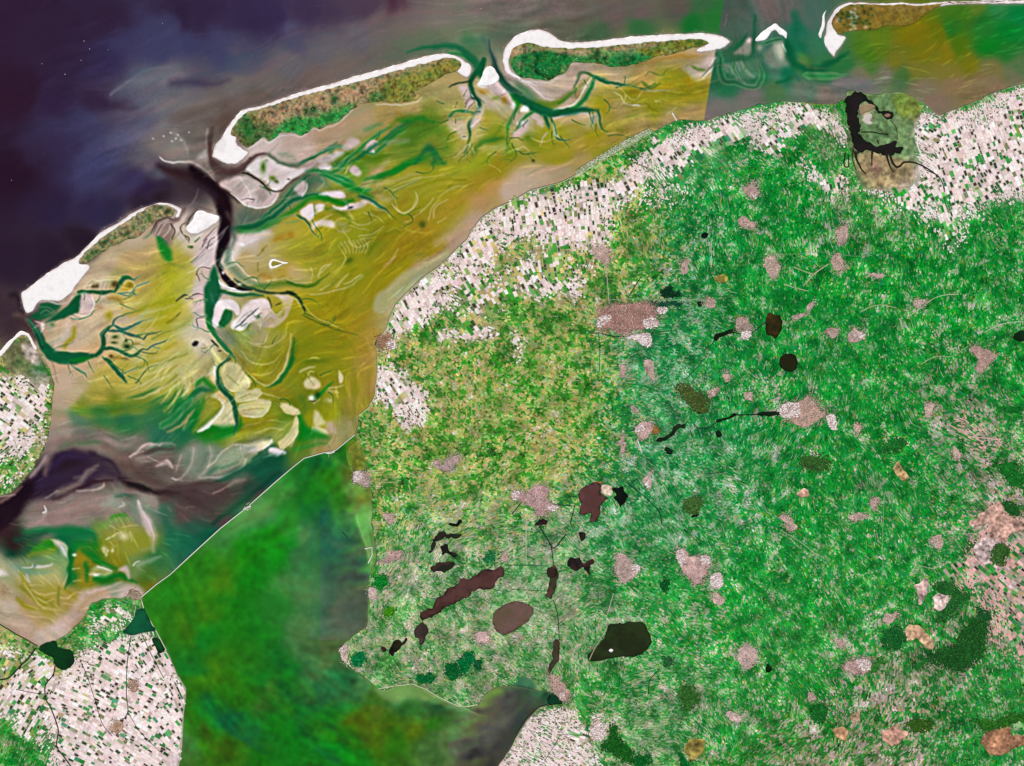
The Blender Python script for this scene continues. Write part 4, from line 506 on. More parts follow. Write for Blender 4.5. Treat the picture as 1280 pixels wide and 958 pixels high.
for t in ('712,592 750,612 796,590 770,548', '762,652 816,632 832,610', '772,692 832,690 862,652', '945,700 941,750 902,790'): S((232,228,186), t, [.5,1.6,.5], None, .7, 1.1)
for t in ('720,560 760,590', '760,640 800,616', '775,676 840,664', '800,720 880,690 910,700', '780,760 860,740'): S((122,116,24), t, [.6,2,.6], None, .6, 1.3)
A('pw', '680,335 700,320 724,316 750,328 764,352 752,366 738,350 714,346 700,368 694,400 678,398', 1.3, .95); A((34,104,60), '700,372 716,350 736,356 730,384 712,402 698,396', 1.5, .9); A('pw', '734,402 756,372 784,336 812,322 852,320 862,344 836,352 812,380 790,404 770,418 752,414', 1.6, .8); A('pk', '836,352 862,344 880,372 900,366 904,318 872,306 930,310 920,360 880,400 830,400', 1.8, .6)
for t, w in (('748,408 770,390 792,372', 2.2), ('786,374 804,360 824,346', 2), ('766,402 786,396', 2.6), ('812,372 834,362', 2.6)): S((44,70,34), t, [w * .5, w, w * .5], None, .95, .9)
S('cr', '926,425 920,480 896,550 852,592 806,566 750,505', [.6,1.6,1.8,1.6,1.2,.5], None, .65, 1.5); S((38,96,40), '936,440 924,520 890,578 846,600', [2,4,4,2], None, .7, 2.0); S((206,196,140), '780,450 850,470 900,440 915,390', [.5,1.6,1.4,.5], None, .5, 1.4); S((128,126,40), '760,470 840,500 890,470', [.6,2.4,.6], None, .5, 2)
for t in ('1090,90 1130,150 1180,130', '1040,100 1080,60 1110,64', '960,330 1000,370 1090,410', '1080,140 1100,190 1060,230'): S((214,206,120), t, [.5,1.5,.5], None, .5, 1.2)
S((64,92,26), '960,370 1040,400 1140,430', [2,1.6,.6], None, .7, 1.6); S((180,150,90), '1170,440 1192,520 1180,620', 5, 4, .35, 4)
V(320, 50, 2.12)
S((20,98,60), '400,34 470,16 530,18 566,44 590,80 600,110', [2,5,7,10,11,11], None, .85, 3); S((70,98,84), '600,-10 622,40 646,96 690,150', [6,6,8,10], None, .6, 4); S((28,74,62), '618,0 622,40 640,80 670,120', [1,2,3,5], None, .9, 2)
S('gn', '690,150 730,172 780,190 840,190 905,183', [11,11,10,8,5], None, .85, 2.4); S('gr', '290,372 400,334 480,296', [3,7,6], None, .8, 3); A((64,112,30), '380,225 470,210 520,260 500,330 430,330 350,310', 9, .5); S((20,104,56), '250,330 300,290 340,262 400,215', [4,5,5,3], None, .8, 2.5); S((24,104,50), '420,330 460,290 500,330', [5,7,4], None, .7, 3)
for t in ('370,420 380,455 410,450 426,410', '340,400 420,370 500,360', '480,420 520,390 560,385', '590,290 640,280', '620,330 650,350', '730,260 760,270 800,255', '960,180 980,150 960,120'): S((206,190,120), t, [.6,1.6,.6], None, .55, 1.3)
V()
# fine rills, ripples and wisps along the set of the tide
V()
_wad = inside(XX, YY, P('30,395 100,335 190,290 260,200 320,185 520,130 590,100 650,100 760,90 900,60 880,150 780,185 640,245 580,290 490,380 465,500 410,560 330,580 200,560 70,540 60,440')); _sth = inside(XX, YY, P('0,700 60,570 200,560 340,590 200,730 150,745 60,800 0,770'))
def rills(mask, n, lo, hi, a, w, seed):
    r = np.random.default_rng(seed); jj, ii = np.nonzero(mask)
    for k in r.integers(0, len(jj), n):
        x, y = float(ii[k]), float(jj[k]); p = []; sg = r.choice([-1, 1]); tw = r.normal(0, .07)
        for q in range(int(r.uniform(lo, hi))):
            p.append((x + X0, y + Y0)); i, j = int(np.clip(x, 0, CW - 1)), int(np.clip(y, 0, CH - 1)); t = math.atan2(UY[j, i], UX[j, i]) + tw * (1 + q * .25) + r.normal(0, .05)
            x += sg * 1.9 * math.cos(t); y += sg * 1.9 * math.sin(t)
        if len(p) < 3: continue
        j, i = int(np.clip(p[1][1] - Y0, 0, CH - 1)), int(np.clip(p[1][0] - X0, 0, CW - 1)); c = IMG[j, i] * 255
        c = np.clip(c * r.uniform(1.15, 1.4) + [10, 8, 6], 0, 245) if r.random() < .6 else c * np.array([r.uniform(.6, .85), .84, .75])
        ww = r.uniform(.6, 1) * w; S(c, p, [ww * .3, ww, ww * .25], None, a, 1.0, 0, n=2)
rills(_wad, 800, 5, 13, .26, 1.5, 1); rills(_wad, 300, 8, 18, .26, 4.0, 2); rills(_sth, 200, 5, 14, .35, 2.0, 3); rills(_lk & (YY > 570), 260, 5, 12, .13, 2.2, 4); rills((XX > 1060) & (YY > 10) & (YY < 125), 160, 5, 14, .3, 3.0, 6)
rills((XX < 620) & (YY < 200) & (XX > 130) & (YY < 240 - .33 * XX), 120, 8, 20, .12, 3.0, 5)
# the water line and the edges of the bars are crisp: sharpen the tints at two scales
for s_, k_ in ((1.3, .8), (6.0, .38)):
    for c_ in range(3):
        b_ = blur(IMG[..., c_], s_); IMG[..., c_] += k_ * np.where(_lk, .25, 1) * (IMG[..., c_] - b_)
np.clip(IMG, .015, 1, out=IMG)
for x, y, rx, ry, c in ((395,745,30,30,(96,130,96)), (420,790,34,24,(90,112,92)), (400,690,26,26,(40,104,72)), (435,715,22,34,(66,90,76)), (350,760,30,30,(40,118,44)), (320,640,46,18,(84,146,84)), (440,770,20,20,(92,92,82))): B(c, x, y, rx, ry, 0, .45)
# drifting algae: olive and teal tongues in the enclosed lake
AL1, AL2 = drawn_out(noise(5, 71), 14, 2.6), drawn_out(noise(9, 72), 14, 3.0); AL1 /= AL1.std(); AL2 /= AL2.std()
_m = _lk * np.clip(.6 + .5 * noise(25, 73), .1, 1.4)
IMG[..., 0] += _m * (.010 * AL1); IMG[..., 1] += _m * (.005 * AL1 + .012 * noise(3.5, 75) + .03 * drawn_out(noise(2.5, 74), 6, 1.5) * 1.5); IMG[..., 2] -= _m * (.010 * AL1)
np.clip(IMG, .01, 1, out=IMG)
_gr = np.array([.13, .43, .10], np.float32); IMG[:] = np.where(_lk[..., None], IMG + (_gr + .35 * (IMG.mean(2, keepdims=True) - .22) - IMG) * (.28 * np.clip((YY[..., None] < 840) + .0, .6, 1)) * (XX[..., None] < 400 + 0 * YY[..., None]), IMG); _g = IMG[..., 1]; IMG[..., 2] = np.where(_lk, np.minimum(IMG[..., 2], _g * np.where((XX > 385) & (YY < 800), .86, np.where(XX > 560, .95, .52))), IMG[..., 2]); IMG[..., 0] = np.where(_lk, np.minimum(IMG[..., 0], _g * np.where(YY < 800, .84, np.where(XX > 560, 1.0, .74))), IMG[..., 0]); IMG[..., 2] = np.maximum(IMG[..., 2], .05)
# ---- grain of the water: wisps, stronger over the flats than in the deep
_l = IMG.mean(2)
_amp = np.clip(.03 + .2 * _l, .03, .12) * np.clip(.75 + .5 * noise(22, 66), .15, 1.5)
_amp = np.where(_lk, _amp * .5, _amp)
_f = 1 + _amp * (.3 * WISP + .3 * WISP2 + .16 * noise(.8, 64))
IMG *= _f[..., None]
IMG[..., 0] += .012 * np.roll(WISP2, 40, 0) * (_l > .3)
np.clip(IMG, 0, 1, out=IMG)
# ---------------------------------------------------------------- outlines of the land (map coordinates)
MAIN = ('1360,80 1280,105 1260,110 1243,115 1223,125 1200,135 1185,140 1173,145 1168,140 1158,131 1140,120 1123,115 1100,118 1080,118 1070,114 1063,117 1058,123 1050,128 1043,130 1030,131 1015,130 998,128 983,127 970,128 960,130 948,131 936,135 923,139 900,145 885,150 868,151 850,150 845,151 832,157 815,166 803,173 785,184 765,194 745,206 728,215 715,222 700,229 682,234 665,238 640,251 620,260 602,272 590,287 584,299 570,312 553,330 540,339 528,347 508,366 495,380 488,395 483,412 475,420 470,428 471,453 470,480 468,495 460,510 448,519 448,530 443,544 '
        '448,552 453,560 457,575 459,588 441,589 443,598 441,604 448,604 453,608 463,607 465,620 464,630 466,640 464,655 467,668 469,680 471,695 469,705 464,712 461,724 459,736 461,750 460,763 458,784 450,789 440,796 431,803 425,812 428,820 430,828 440,837 453,846 463,854 473,861 483,863 495,858 505,856 515,856 525,859 533,863 540,867 547,872 560,877 573,883 588,885 598,881 606,870 613,863 625,859 640,857 650,859 663,861 673,864 683,865 688,868 695,873 701,876 698,881 685,882 673,886 660,898 648,916 640,933 623,958 590,1020 590,1040 1360,1040')
WEST = ('-60,745 -30,765 0,781 20,793 35,801 48,808 60,808 71,801 84,793 93,784 101,777 108,768 111,760 115,754 127,750 140,747 152,748 160,745 167,739 174,741 178,748 174,756 180,762 187,775 195,789 201,800 208,813 216,830 223,846 229,856 232,861 231,877 229,893 228,912 227,931 223,958 215,1040 -60,1040')
TEXEL = '-60,496 -30,466 0,440 15,425 25,416 35,418 43,433 48,440 53,447 63,465 68,480 65,505 64,525 60,548 55,562 43,585 28,603 13,618 0,620 -60,640'
# long island in the north-west
LONG_BEACH = '265,196 267,188 269,181 276,174 281,165 287,156 293,148 301,139 310,135.5 325,133 345,126 370,117 395,110 420,103 445,95 470,88.5 495,81 520,74 540,69 555,67.5 570,70 582,77 590,85 587.5,95 583,97 575,93 572,90 560,84 540,84 520,92 470,108 445,113 420,119 395,126 370,132 345,138 325,144 312,148 304,156 298,164 296,178 303,187 311,191 303,201 290,206 278,203 270,199'
LONG_LAND = '288,168 292,160 298,152 306,144 320,139.5 345,132 370,124 395,117.5 420,111 445,105 470,98 495,91 520,84 540,79 555,74.5 568,75 577,80 575,87 570,91.5 555,96 540,105 528,112 521,116 527,121 521,126 510,129.5 492,130 470,129.5 450,132 443,137 437,141 428,150 420,155.5 410,158 400,163.5 392,160.5 384,168 376,171 366,168.5 352,168 345,174 337,178 328,174 318,182 310,186.5 302,182 297,174 290,172'
MID_BEACH = '633,91 629.5,82 628,74 631,62 637,52.5 645,45 653,41 662,37.5 672,37 683,39.5 692,45 700,51 710,53.2 725,53 745,51.5 760,50 790,46 820,44 850,42.6 880,42 895,43.5 905,47 913,52.5 909,57 903,60.5 895,62 888,64 875,66 870,63 884,56 880,52 855,53 828,55 790,58 753,62 728,64 702,63 685,61 668,57 655,57 646,60 640,68 636,78 640,90 650,97 651,101 643,97'
MID_LAND = '641,88 637,79 638,70 642,62 650,57.5 660,55 668,56 680,60 700,61.5 728,62 753,60.5 775,58 800,55.5 828,53 853,51.5 872,50 882,52.5 886,56 878,59.5 865,61.5 850,66 840,70 820,72 810,77 795,82 780,84.5 766,85.5 757,83 745,80.5 728,80 716,80 711,86 706,93 697,96 686,102 672,101 660,99 650,97.5 645,93'
EAST_BEACH = '1340,-10 1280,-2 1230,1 1180,2.5 1150,5 1128,3.8 1110,4.5 1095,4.5 1080,3.5 1062,4 1052,7 1044,13 1037,22 1033,32 1032,42 1030,48 1031,56 1035,63 1040,69 1043.5,71.5 1045,66 1050,60 1055,53 1057,47 1051,44 1046,42 1050,35 1060,28 1120,16 1200,6 1280,5 1340,3'
EAST_LAND = '1340,-2 1230,3 1186,4 1173,8.5 1160,16 1150,23 1140,29.5 1129,33 1118,33 1108,32 1096,36 1085,38 1072,39 1060,40 1050,42 1044,39.5 1040,31 1042,22 1048,14.5 1056,8.5 1066,6.5 1082,6 1096,7 1112,6.5 1130,6 1152,7.5 1180,5'
SW_BEACH = '27.5,366 33,362 38,358 50,349 63,339 80,329 95,321 103,314 110,306 118,299 125,291 138,284 150,277 160,270 170,264 179,260 188,257 200,253.5 210,254.5 218,256.5 227,261 226,267 223,272.5 219,271 222,265 216,260.5 208,258.5 198,258.5 190,260 180,265.5 160,279 140,291 120,307.5 106,320 99,329 104,331 111,332 112,337 106,343 100,351 95,358 90,366 83,372 75,377 62,376 52,376 46,380 43,387 38,391 33,391 29,382 27,374'
SW_LAND = '100,329 105,321 112,314 120,307 130,299 140,291 160,278.5 180,265 190,259.5 200,257.5 210,259 218,262 220,268 216,272.5 208,273 198,277 192,283 186,287 178,295 170,300 158,302 150,307 140,310 130,317 120,323 110,329'
EXTRA = dict(richel='241,274 243,268 247,264 253,264 258,266 266,268 273,270 274.5,274 270,279 265,282 258,287 251,291 245,293 238,292 233,288 234,283 238,279')
LANDS = dict(main=MAIN, west=WEST, texel=TEXEL)
def roughen(p, amp, seed, step=1.6):
    """a coast outline resampled finely and made uneven"""
    p = np.asarray(p); q = []
    for i in range(len(p)):
        a, b = p[i], p[(i + 1) % len(p)]; n = max(1, int(np.hypot(*(b - a)) / step))
        for k in range(n): q.append(a + (b - a) * k / n)
    q = np.array(q); r = np.random.default_rng(seed); n = len(q)
    t = np.fft.rfftfreq(n, 1.0)
    for c in (0, 1):
        w = np.fft.irfft(np.fft.rfft(r.standard_normal(n)) * np.exp(-(t / .16) ** 2), n); q[:, c] += amp * w / (w.std() + 1e-9)
    return q
V()
OUT = {k: roughen(P(v), .35, i) for i, (k, v) in enumerate(LANDS.items())}
for i, (k, v) in enumerate((('lb', LONG_BEACH), ('ll', LONG_LAND), ('mb', MID_BEACH), ('ml', MID_LAND), ('eb', EAST_BEACH), ('el', EAST_LAND), ('sb', SW_BEACH), ('sl', SW_LAND), ('ri', EXTRA['richel']))):
    OUT[k] = roughen(smooth(P(v), True, 3), .22 if k[1] == 'b' else .4, 20 + i, 1.2)
SEA = IMG
OUT['ll'] -= [0, 1.8]; OUT['ml'] -= [0, 1.3]; OUT['sl'] -= [1.7, 1.4]
# wet sand and surf beside the beaches belongs to the shallow floor
for k in ('lb', 'mb', 'eb', 'sb', 'ri'):
    S((150, 128, 122), OUT[k] if not len(OUT[k]) % 1 else 0, 2.6, 2.6, .55, 2.0, n=1)
for k, w in (('main', 1.6), ('west', 1.6), ('texel', 2)):
    S((170, 150, 128), np.vstack([OUT[k], OUT[k][:1]])[::2], w, w, .35, 2.2, warp=0, n=1)
V()
r_ = np.random.default_rng(5)
for t, w in (('310,187 328,175 337,179 352,169 366,169.5 376,172 392,161.5 400,164.5 410,159 420,156.5 437,142 445,134.5', 1.0), ('470,130.5 492,131 510,130.5 521,127 528,121', 1.1), ('651,101 672,102.5 686,103 698,97 707,94', .8), ('640,92 650,98.5 660,103 670,108', 1.2)): S('wh', t, w, w, .8, .7, n=3)
for k in ('lb', 'mb', 'sb'):                                       # breakers and patches of foam off the beaches
    q = OUT[k]
    for i in r_.integers(0, len(q), 240):
        x, y = q[i] + r_.normal(0, 1.9, 2); B((236, 222, 220), x, y, r_.uniform(.3, .8), r_.uniform(.2, .4), r_.uniform(-30, 0), .7)
# ---------------------------------------------------------------- the tint of the ground
IMG = LND = np.zeros((CH, CW, 3), np.float32)
GB = pts('''500,470,96,132,54 540,560,104,136,56 600,500,100,134,52 650,560,96,136,54 700,500,84,132,48 740,440,90,132,50 800,300,84,122,56 760,350,88,120,60 560,620,104,138,66 500,640,70,124,60 620,650,110,148,90 560,720,112,142,86 600,800,104,140,78 520,830,92,136,64 700,780,84,142,74 680,700,104,148,98
820,440,36,128,71 860,400,30,124,63 800,540,50,130,75 780,640,60,134,73 850,320,30,122,57 880,260,20,116,60 820,700,66,134,80 860,620,40,124,57 950,300,18,116,52 1000,250,18,118,50 960,220,24,118,54 930,180,24,120,60 1050,350,18,118,48 1150,320,16,116,46 1250,350,16,114,44 1100,450,22,118,50 1000,450,26,120,56 1200,420,22,114,44 950,500,28,120,66 1050,520,28,120,54 1150,560,32,116,52 960,600,30,118,58 1060,650,44,122,58 1150,680,40,120,56
800,780,70,140,78 860,850,66,134,72 760,880,60,128,56 800,940,72,130,66 900,760,44,128,58 960,720,44,122,56 900,900,60,124,62 1000,820,64,124,62 1080,780,56,120,60 1100,880,70,120,62 1000,930,76,112,50 1200,900,62,116,62 1250,860,70,118,64 1180,780,46,88,42 1260,720,120,116,96 1270,640,90,116,80 900,950,84,112,44 1080,940,84,112,60
60,880,150,144,110 150,880,168,150,140 30,930,70,122,52 150,770,90,132,64 20,820,128,136,86 200,840,170,150,140 20,560,80,116,66 20,460,110,124,74 50,440,110,118,64 680,930,176,154,146 720,900,120,132,74
560,350,140,136,104 680,280,150,140,118 740,300,130,130,96 500,500,150,148,110 900,170,140,136,118 1200,180,140,136,118 1080,220,110,128,84 1020,140,110,130,80 760,215,60,116,50 720,225,60,116,40''')
_b, _d = base(GB, soft=14); IMG[:] = sample(_b, _d, XX + 6 * G1 + 2 * WX, YY + 6 * G2 + 2 * WY)
IMG *= (1 + .10 * noise(2.2, 81) + .10 * noise(6, 82))[..., None]
# islands
for k, c in (('ll', (150,132,92)), ('ml', (110,120,60)), ('el', (124,104,40)), ('sl', (150,136,98))): S(c, np.vstack([OUT[k], OUT[k][:1]]), 9, 9, 1, 1, 0, n=1)
A((150,132,92), LONG_LAND, 1, 1, sm=False); 
V(320, 0, 3.99)
A((172,136,104), '-20,590 80,555 200,510 320,480 420,455 640,400 640,470 500,500 420,510 300,540 200,570 60,640', 6, .8); A((124,126,50), '640,410 820,350 960,300 1030,320 1010,365 880,420 780,470 830,485 760,515 650,515', 6, .95)
A((40,140,58), '120,620 180,590 300,580 420,540 500,520 420,600 300,650 220,690 60,700', 6, .95)
for x, y, r, c in ((395,500,26,'bk'),(280,545,24,'bk'),(240,555,16,'bk'),(30,620,30,(40,70,30)),(20,690,40,(30,90,36)),(60,650,30,(60,80,40)),(640,450,20,(80,80,30)),(600,490,40,(50,110,40))): B((24,76,34) if c == 'bk' else c, x, y, r, r * .8, 20, .95)
S((100,110,40), '660,480 640,430', 3, 2, .6, 2); S((168,150,60), '700,470 860,400', 3, 3, .4, 3); S((150,140,60), '900,360 1000,330', 2, 2, .5, 3); B((150,120,60), 960, 350, 50, 14, -10, .5)
V(0, 0, 3.99)
A((130,112,70), '1150,690 1190,620 1240,570 1277,560 1277,740 1200,720', 4, .8); B((30,104,40), 1240, 650, 40, 40, 0, .9); B((40,80,40), 1265, 720, 24, 30, 0, .8); S((120,90,50), '1200,640 1240,600 1277,590', 2, 2, .6, 2)
V(300, 120, 4)
B((28,96,40), 30, 150, 50, 60, 0, .8); B((60,90,40), 40, 230, 40, 20, 0, .8); B((160,130,90), 100, 130, 50, 16, -20, .6)
# middle island
V(640, 0, 3.99)
A((170,138,104), '0,240 60,225 180,240 420,245 600,225 720,215 700,240 500,255 420,250 350,290 250,265 180,250 100,255 0,290', 3, .9); A((24,118,52), '0,300 100,260 190,255 260,270 380,280 440,300 560,280 680,280 690,300 560,335 480,340 440,310 300,320 240,380 170,410 50,400 0,370', 4, .9)
A((116,114,34), '620,250 760,225 880,200 980,205 960,225 860,240 740,285 690,280', 4, .9); B((20,50,24), 425, 260, 10, 30, 0, .9); B((30,90,40), 130, 330, 60, 50, 0, .5); S((190,190,160), '770,240 800,270', 3, 2, .8, 2); S((190,190,160), '740,260 760,280', 2, 2, .8, 2); B((80,80,30), 835, 235, 12, 10, 0, .7); B((150,112,84), 40, 320, 30, 20, 0, .6); B((130,140,90), 580, 262, 40, 10, 0, .6); S((200,180,150), '100,270 110,380', 1, 1, .4, 1.5)
# eastern island
V(960, 0, 3.99)
A((124,104,40), '400,25 1000,0 880,20 820,60 740,110 680,130 590,130 500,150 345,158 310,120 330,80', 4, 1); B((150,120,64), 700, 40, 160, 20, 0, .5); B((150,104,56), 340, 120, 26, 24, 0, .7)
for i in range(70):
    B((14, 60, 22) if i % 3 else (206,200,180), rng.normal(430, 60), rng.normal(100, 34), 7, 6, 0, .9)
# south-western island
V(0, 240, 3.99)
A((150,136,98), '400,360 480,265 640,150 790,75 880,90 880,125 760,185 680,240 560,270 440,345', 4, .9); A((110,116,64), '410,350 520,270 620,230 600,260 440,350', 4, .6)
for x, y, rx, ry in ((750,130,18,22),(840,95,16,10),(800,80,20,8),(665,182,14,12),(625,210,20,12),(520,250,26,10),(570,232,14,6),(470,300,30,10),(860,100,12,8),(640,235,40,6)): B((34,74,30), x, y, rx, ry, -25, .9)
B((160,130,100), 700, 200, 60, 14, -30, .5)
# tip of the southern island
A((112,112,76), '0,820 60,760 130,720 180,780 260,958 0,958', 6, .9); B((26,110,44), 200, 890, 46, 40, 0, .95); B((34,90,40), 100, 850, 24, 24, 0, .5); B((190,180,160), 120, 715, 50, 6, 20, .7); S((190,166,140), '170,770 220,830 260,900 290,958', 4, 3, .8, 2)
V()
for k in ('ll', 'ml', 'el', 'sl'):                                  # mottled scrub, dune hollows and small parcels
    sl = box_of(OUT[k], 3); n1, n2, n3 = noise(.9, 83)[sl], noise(1.8, 84)[sl], noise(.8, 85)[sl]
    w_ = .45 if k == 'el' else 1.0; n1, n2, n3 = n1 * w_, n2 * w_, n3 * w_; IMG[sl] *= (1 + .17 * n1 + .15 * n2)[..., None]; IMG[sl] += np.stack([.05 * n3, -.01 * n3, -.02 * n3], -1)
    d_ = np.clip((n2 + .6 * n1 - 1.2) * 1.5, 0, 1)[..., None]; IMG[sl] += (np.array([.08, .26, .10]) - IMG[sl]) * d_ * .7
    l_ = np.clip((n3 - 1.5) * 1.2, 0, 1)[..., None]; IMG[sl] += (np.array([.80, .72, .62]) - IMG[sl]) * l_ * .6
# marshland and bare parcels round the inland tidal lake
A((96,132,84), '1072,128 1100,124 1118,122 1132,135 1140,160 1146,180 1142,192 1120,196 1100,190 1075,178 1070,150', 4, .8); A((118,136,46), '1116,120 1136,117 1146,126 1152,136 1142,150 1128,150 1118,134', 3, .8); A((110,140,90), '1120,150 1140,150 1146,178 1134,182 1122,174', 3, .7); B((100,140,60), 1127, 125, 9, 6, 0, .6)
A((166,142,104), '1072,196 1090,190 1110,196 1128,200 1142,206 1146,220 1136,236 1110,236 1086,234 1076,214', 4, .9); B((170,120,110), 1096, 210, 8, 8, 0, .6); A((180,166,140), '1074,132 1090,130 1088,142 1078,146', 2, .9); B((170,150,120), 1085, 147, 8, 6, 0, .8)
A((110,118,34), '1004,126 1040,128 1056,126 1050,130 1010,132', 2, .7); A((104,114,30), '1195,138 1225,126 1262,110 1245,120 1215,132', 2, .8); A((40,120,40), '1044,132 1058,126 1060,142 1050,146', 3, .9)
for x, y, n_ in ((1105, 160, 260),):
    r9 = np.random.default_rng(9)
    for i in range(n_):
        a_, b_ = r9.uniform(1072, 1148), r9.uniform(122, 236); c_ = [(60,104,56),(140,150,110),(190,176,156),(110,120,70),(150,130,96)][r9.integers(5)]; B(c_, a_, b_, r9.uniform(.8, 3), r9.uniform(.6, 1.8), r9.uniform(0, 180), .4)
# shallow green forelands on the lake shore
A((108,116,38), '434,562 445,548 452,560 457,588 441,588 438,575', 2, .9); A((100,156,66), '464,706 470,720 466,760 459,760 460,730', 3, .7)
A((30,110,40), '845,152 880,150 884,152 850,160 815,172 815,168', 2, .9); A((30,112,40), '800,176 745,210 715,226 735,224 765,206 806,182', 2, .95); A((150,160,130), '655,240 668,237 680,234 668,243 645,252', 2, .8); A((34,106,36), '640,252 668,240 700,230 715,228 690,240 650,256', 2, .9)
A((34,96,44), '154,790 166,775 173,762 180,761 187,775 194,788 165,794', 1.5, .9); B((120,140,110), 44, 562, 8, 12, 0, .3)
A((44,104,80), '640,860 650,845 665,850 668,862', 2, .7)
A((170,146,126), '470,428 500,428 508,440 490,446 472,440', 4, .7)
for t in ((1018,285),(900,250)): B((60,120,60), t[0], t[1], 20, 14, 0, .0)
np.clip(IMG, .01, 1, out=IMG)
# ---------------------------------------------------------------- where the pale bare polder fields lie (density) and which mosaic of grassland is where
IMG = PALE = np.zeros((CH, CW, 3), np.float32)
W_ = lambda v: (255 * v, 255 * v, 255 * v)
for v, soft, t in ((.92, 9, '475,420 500,372 553,327 590,282 640,252 720,232 790,226 800,240 770,268 757,308 700,312 660,296 622,316 602,345 566,380 540,396 520,410 490,424'), (.5, 14, '560,380 620,330 660,310 720,320 740,345 700,350 640,370 600,400'),
    (.75, 7, '650,350 680,345 700,360 680,375 655,372'), (.7, 6, '700,350 735,348 725,372 705,372'), (.75, 5, '540,415 612,408 620,424 560,426'), (.55, 6, '640,420 655,420 650,450 640,440'), (.93, 5, '469,468 482,458 505,468 530,490 536,520 510,540 497,528 480,500 464,504'), (.5, 8, '480,450 500,455 520,470 490,470'),
    (.93, 8, '748,236 770,226 800,197 850,162 900,152 960,134 990,128 1020,135 1045,150 1058,170 1052,178 1030,160 1010,155 990,172 960,190 930,172 900,176 870,195 852,215 822,224 790,238'), (.8, 6, '1005,210 1030,216 1058,222 1068,234 1060,242 1035,238 1010,222'), (.6, 6, '1000,195 1012,205 1008,220 998,208'), (.4, 14, '800,240 840,225 860,240 820,262'),
    (.94, 6, '1147,148 1168,146 1200,139 1280,108 1340,100 1340,240 1240,250 1215,262 1190,255 1170,240 1150,234 1140,215 1152,190 1142,170'), (.75, 10, '1140,225 1180,235 1230,255 1215,278 1180,285 1150,270 1120,255 1095,240 1120,232'), (.5, 10, '1180,280 1210,285 1195,320 1180,300'), (.7, 3, '1078,236 1140,236 1150,216 1160,225 1140,245 1090,243'),
    (.88, 8, '-60,470 0,468 30,470 50,480 60,500 54,545 30,575 0,590 -60,600'), (.35, 8, '-60,590 30,570 40,590 0,620 -60,620'), (.9, 3, '27,432 40,430 52,448 48,458 36,452'), (.7, 3, '40,462 58,466 62,482 48,482'),
    (.97, 5, '56,842 75,842 100,815 150,797 190,791 228,858 224,1040 50,1040 66,930 56,880'), (.85, 5, '0,855 20,840 40,815 66,835 58,850 52,880 64,900 70,930 30,920 10,900 -40,890'), (.6, 4, '-40,795 0,802 24,808 42,828 20,836 -40,838'), (.5, 6, '115,772 140,760 165,764 160,785 120,792'), (.6, 8, '30,900 66,900 68,935 40,925'),
    (.9, 4, '640,935 660,900 690,886 715,890 728,905 738,925 745,1000 560,1040'), (.8, 3, '740,905 757,905 758,920 744,926'), (.8, 3, '738,895 750,890 752,905 740,912'),
    (.6, 10, '1225,640 1280,650 1340,700 1300,830 1250,810 1235,790 1222,740'), (.5, 8, '1180,720 1220,690 1240,720 1215,740'), (.5, 6, '1200,520 1250,545 1255,560 1210,560')):
    A(W_(v), t, soft, 1, warp=1)
PALE = IMG[..., 0].copy()
IMG = LND; mix((slice(None), slice(None)), .85 * PALE ** 1.5, (222, 200, 196))
for t, r in (('190,800 203,798 206,815 196,816', 0), ('85,812 93,826 84,838 70,834 52,820 50,810', 0)): PALE[inside(XX, YY, P(t))] = 0
IMG = SEA
# ================================================================ Blender scene
import bpy
from mathutils import Vector
from mathutils.geometry import delaunay_2d_cdt
U = 0.1                                   # one map pixel = 0.1 unit (a unit is about 1.1 km)
ALB = 0.80                                # albedo that renders as full white
COL = bpy.context.scene.collection
def wx(x): return (np.asarray(x, float) - 640) * U
def wy(y): return (479 - np.asarray(y, float)) * U
def lin(c):
    c = np.clip(np.asarray(c, np.float32), 0, 1)
    return np.where(c <= .04045, c / 12.92, ((c + .055) / 1.055) ** 2.4) * ALB
def material(name, rough=.85, spec=.15, grain=(6, .12), bump=0.0, bscale=20.0, flat=None):
    m = bpy.data.materials.new(name); m.use_nodes = True; nt = m.node_tree; n = nt.nodes; l = nt.links
    b = n['Principled BSDF']; b.inputs['Roughness'].default_value = rough; b.inputs['Specular IOR Level'].default_value = spec
    if flat is None:
        src = n.new('ShaderNodeVertexColor'); src.layer_name = 'tint'; out = src.outputs['Color']
    else:
        src = n.new('ShaderNodeRGB'); src.outputs[0].default_value = (*[float(v) for v in lin(np.array(flat) / 255)], 1); out = src.outputs[0]
    g = n.new('ShaderNodeNewGeometry'); tx = n.new('ShaderNodeTexNoise'); tx.inputs['Scale'].default_value = grain[0]; tx.inputs['Detail'].default_value = 4
    l.new(g.outputs['Position'], tx.inputs['Vector'])
    mr = n.new('ShaderNodeMapRange'); mr.inputs['From Min'].default_value = .25; mr.inputs['From Max'].default_value = .75
    mr.inputs['To Min'].default_value = 1 - grain[1]; mr.inputs['To Max'].default_value = 1 + grain[1]; l.new(tx.outputs['Fac'], mr.inputs['Value'])
    mx = n.new('ShaderNodeVectorMath'); mx.operation = 'SCALE'; l.new(out, mx.inputs[0]); l.new(mr.outputs['Result'], mx.inputs['Scale']); l.new(mx.outputs[0], b.inputs['Base Color'])
    if bump:
        t2 = n.new('ShaderNodeTexNoise'); t2.inputs['Scale'].default_value = bscale; t2.inputs['Detail'].default_value = 5; l.new(g.outputs['Position'], t2.inputs['Vector'])
        bp = n.new('ShaderNodeBump'); bp.inputs['Strength'].default_value = bump; bp.inputs['Distance'].default_value = .02; l.new(t2.outputs['Fac'], bp.inputs['Height']); l.new(bp.outputs['Normal'], b.inputs['Normal'])
    return m
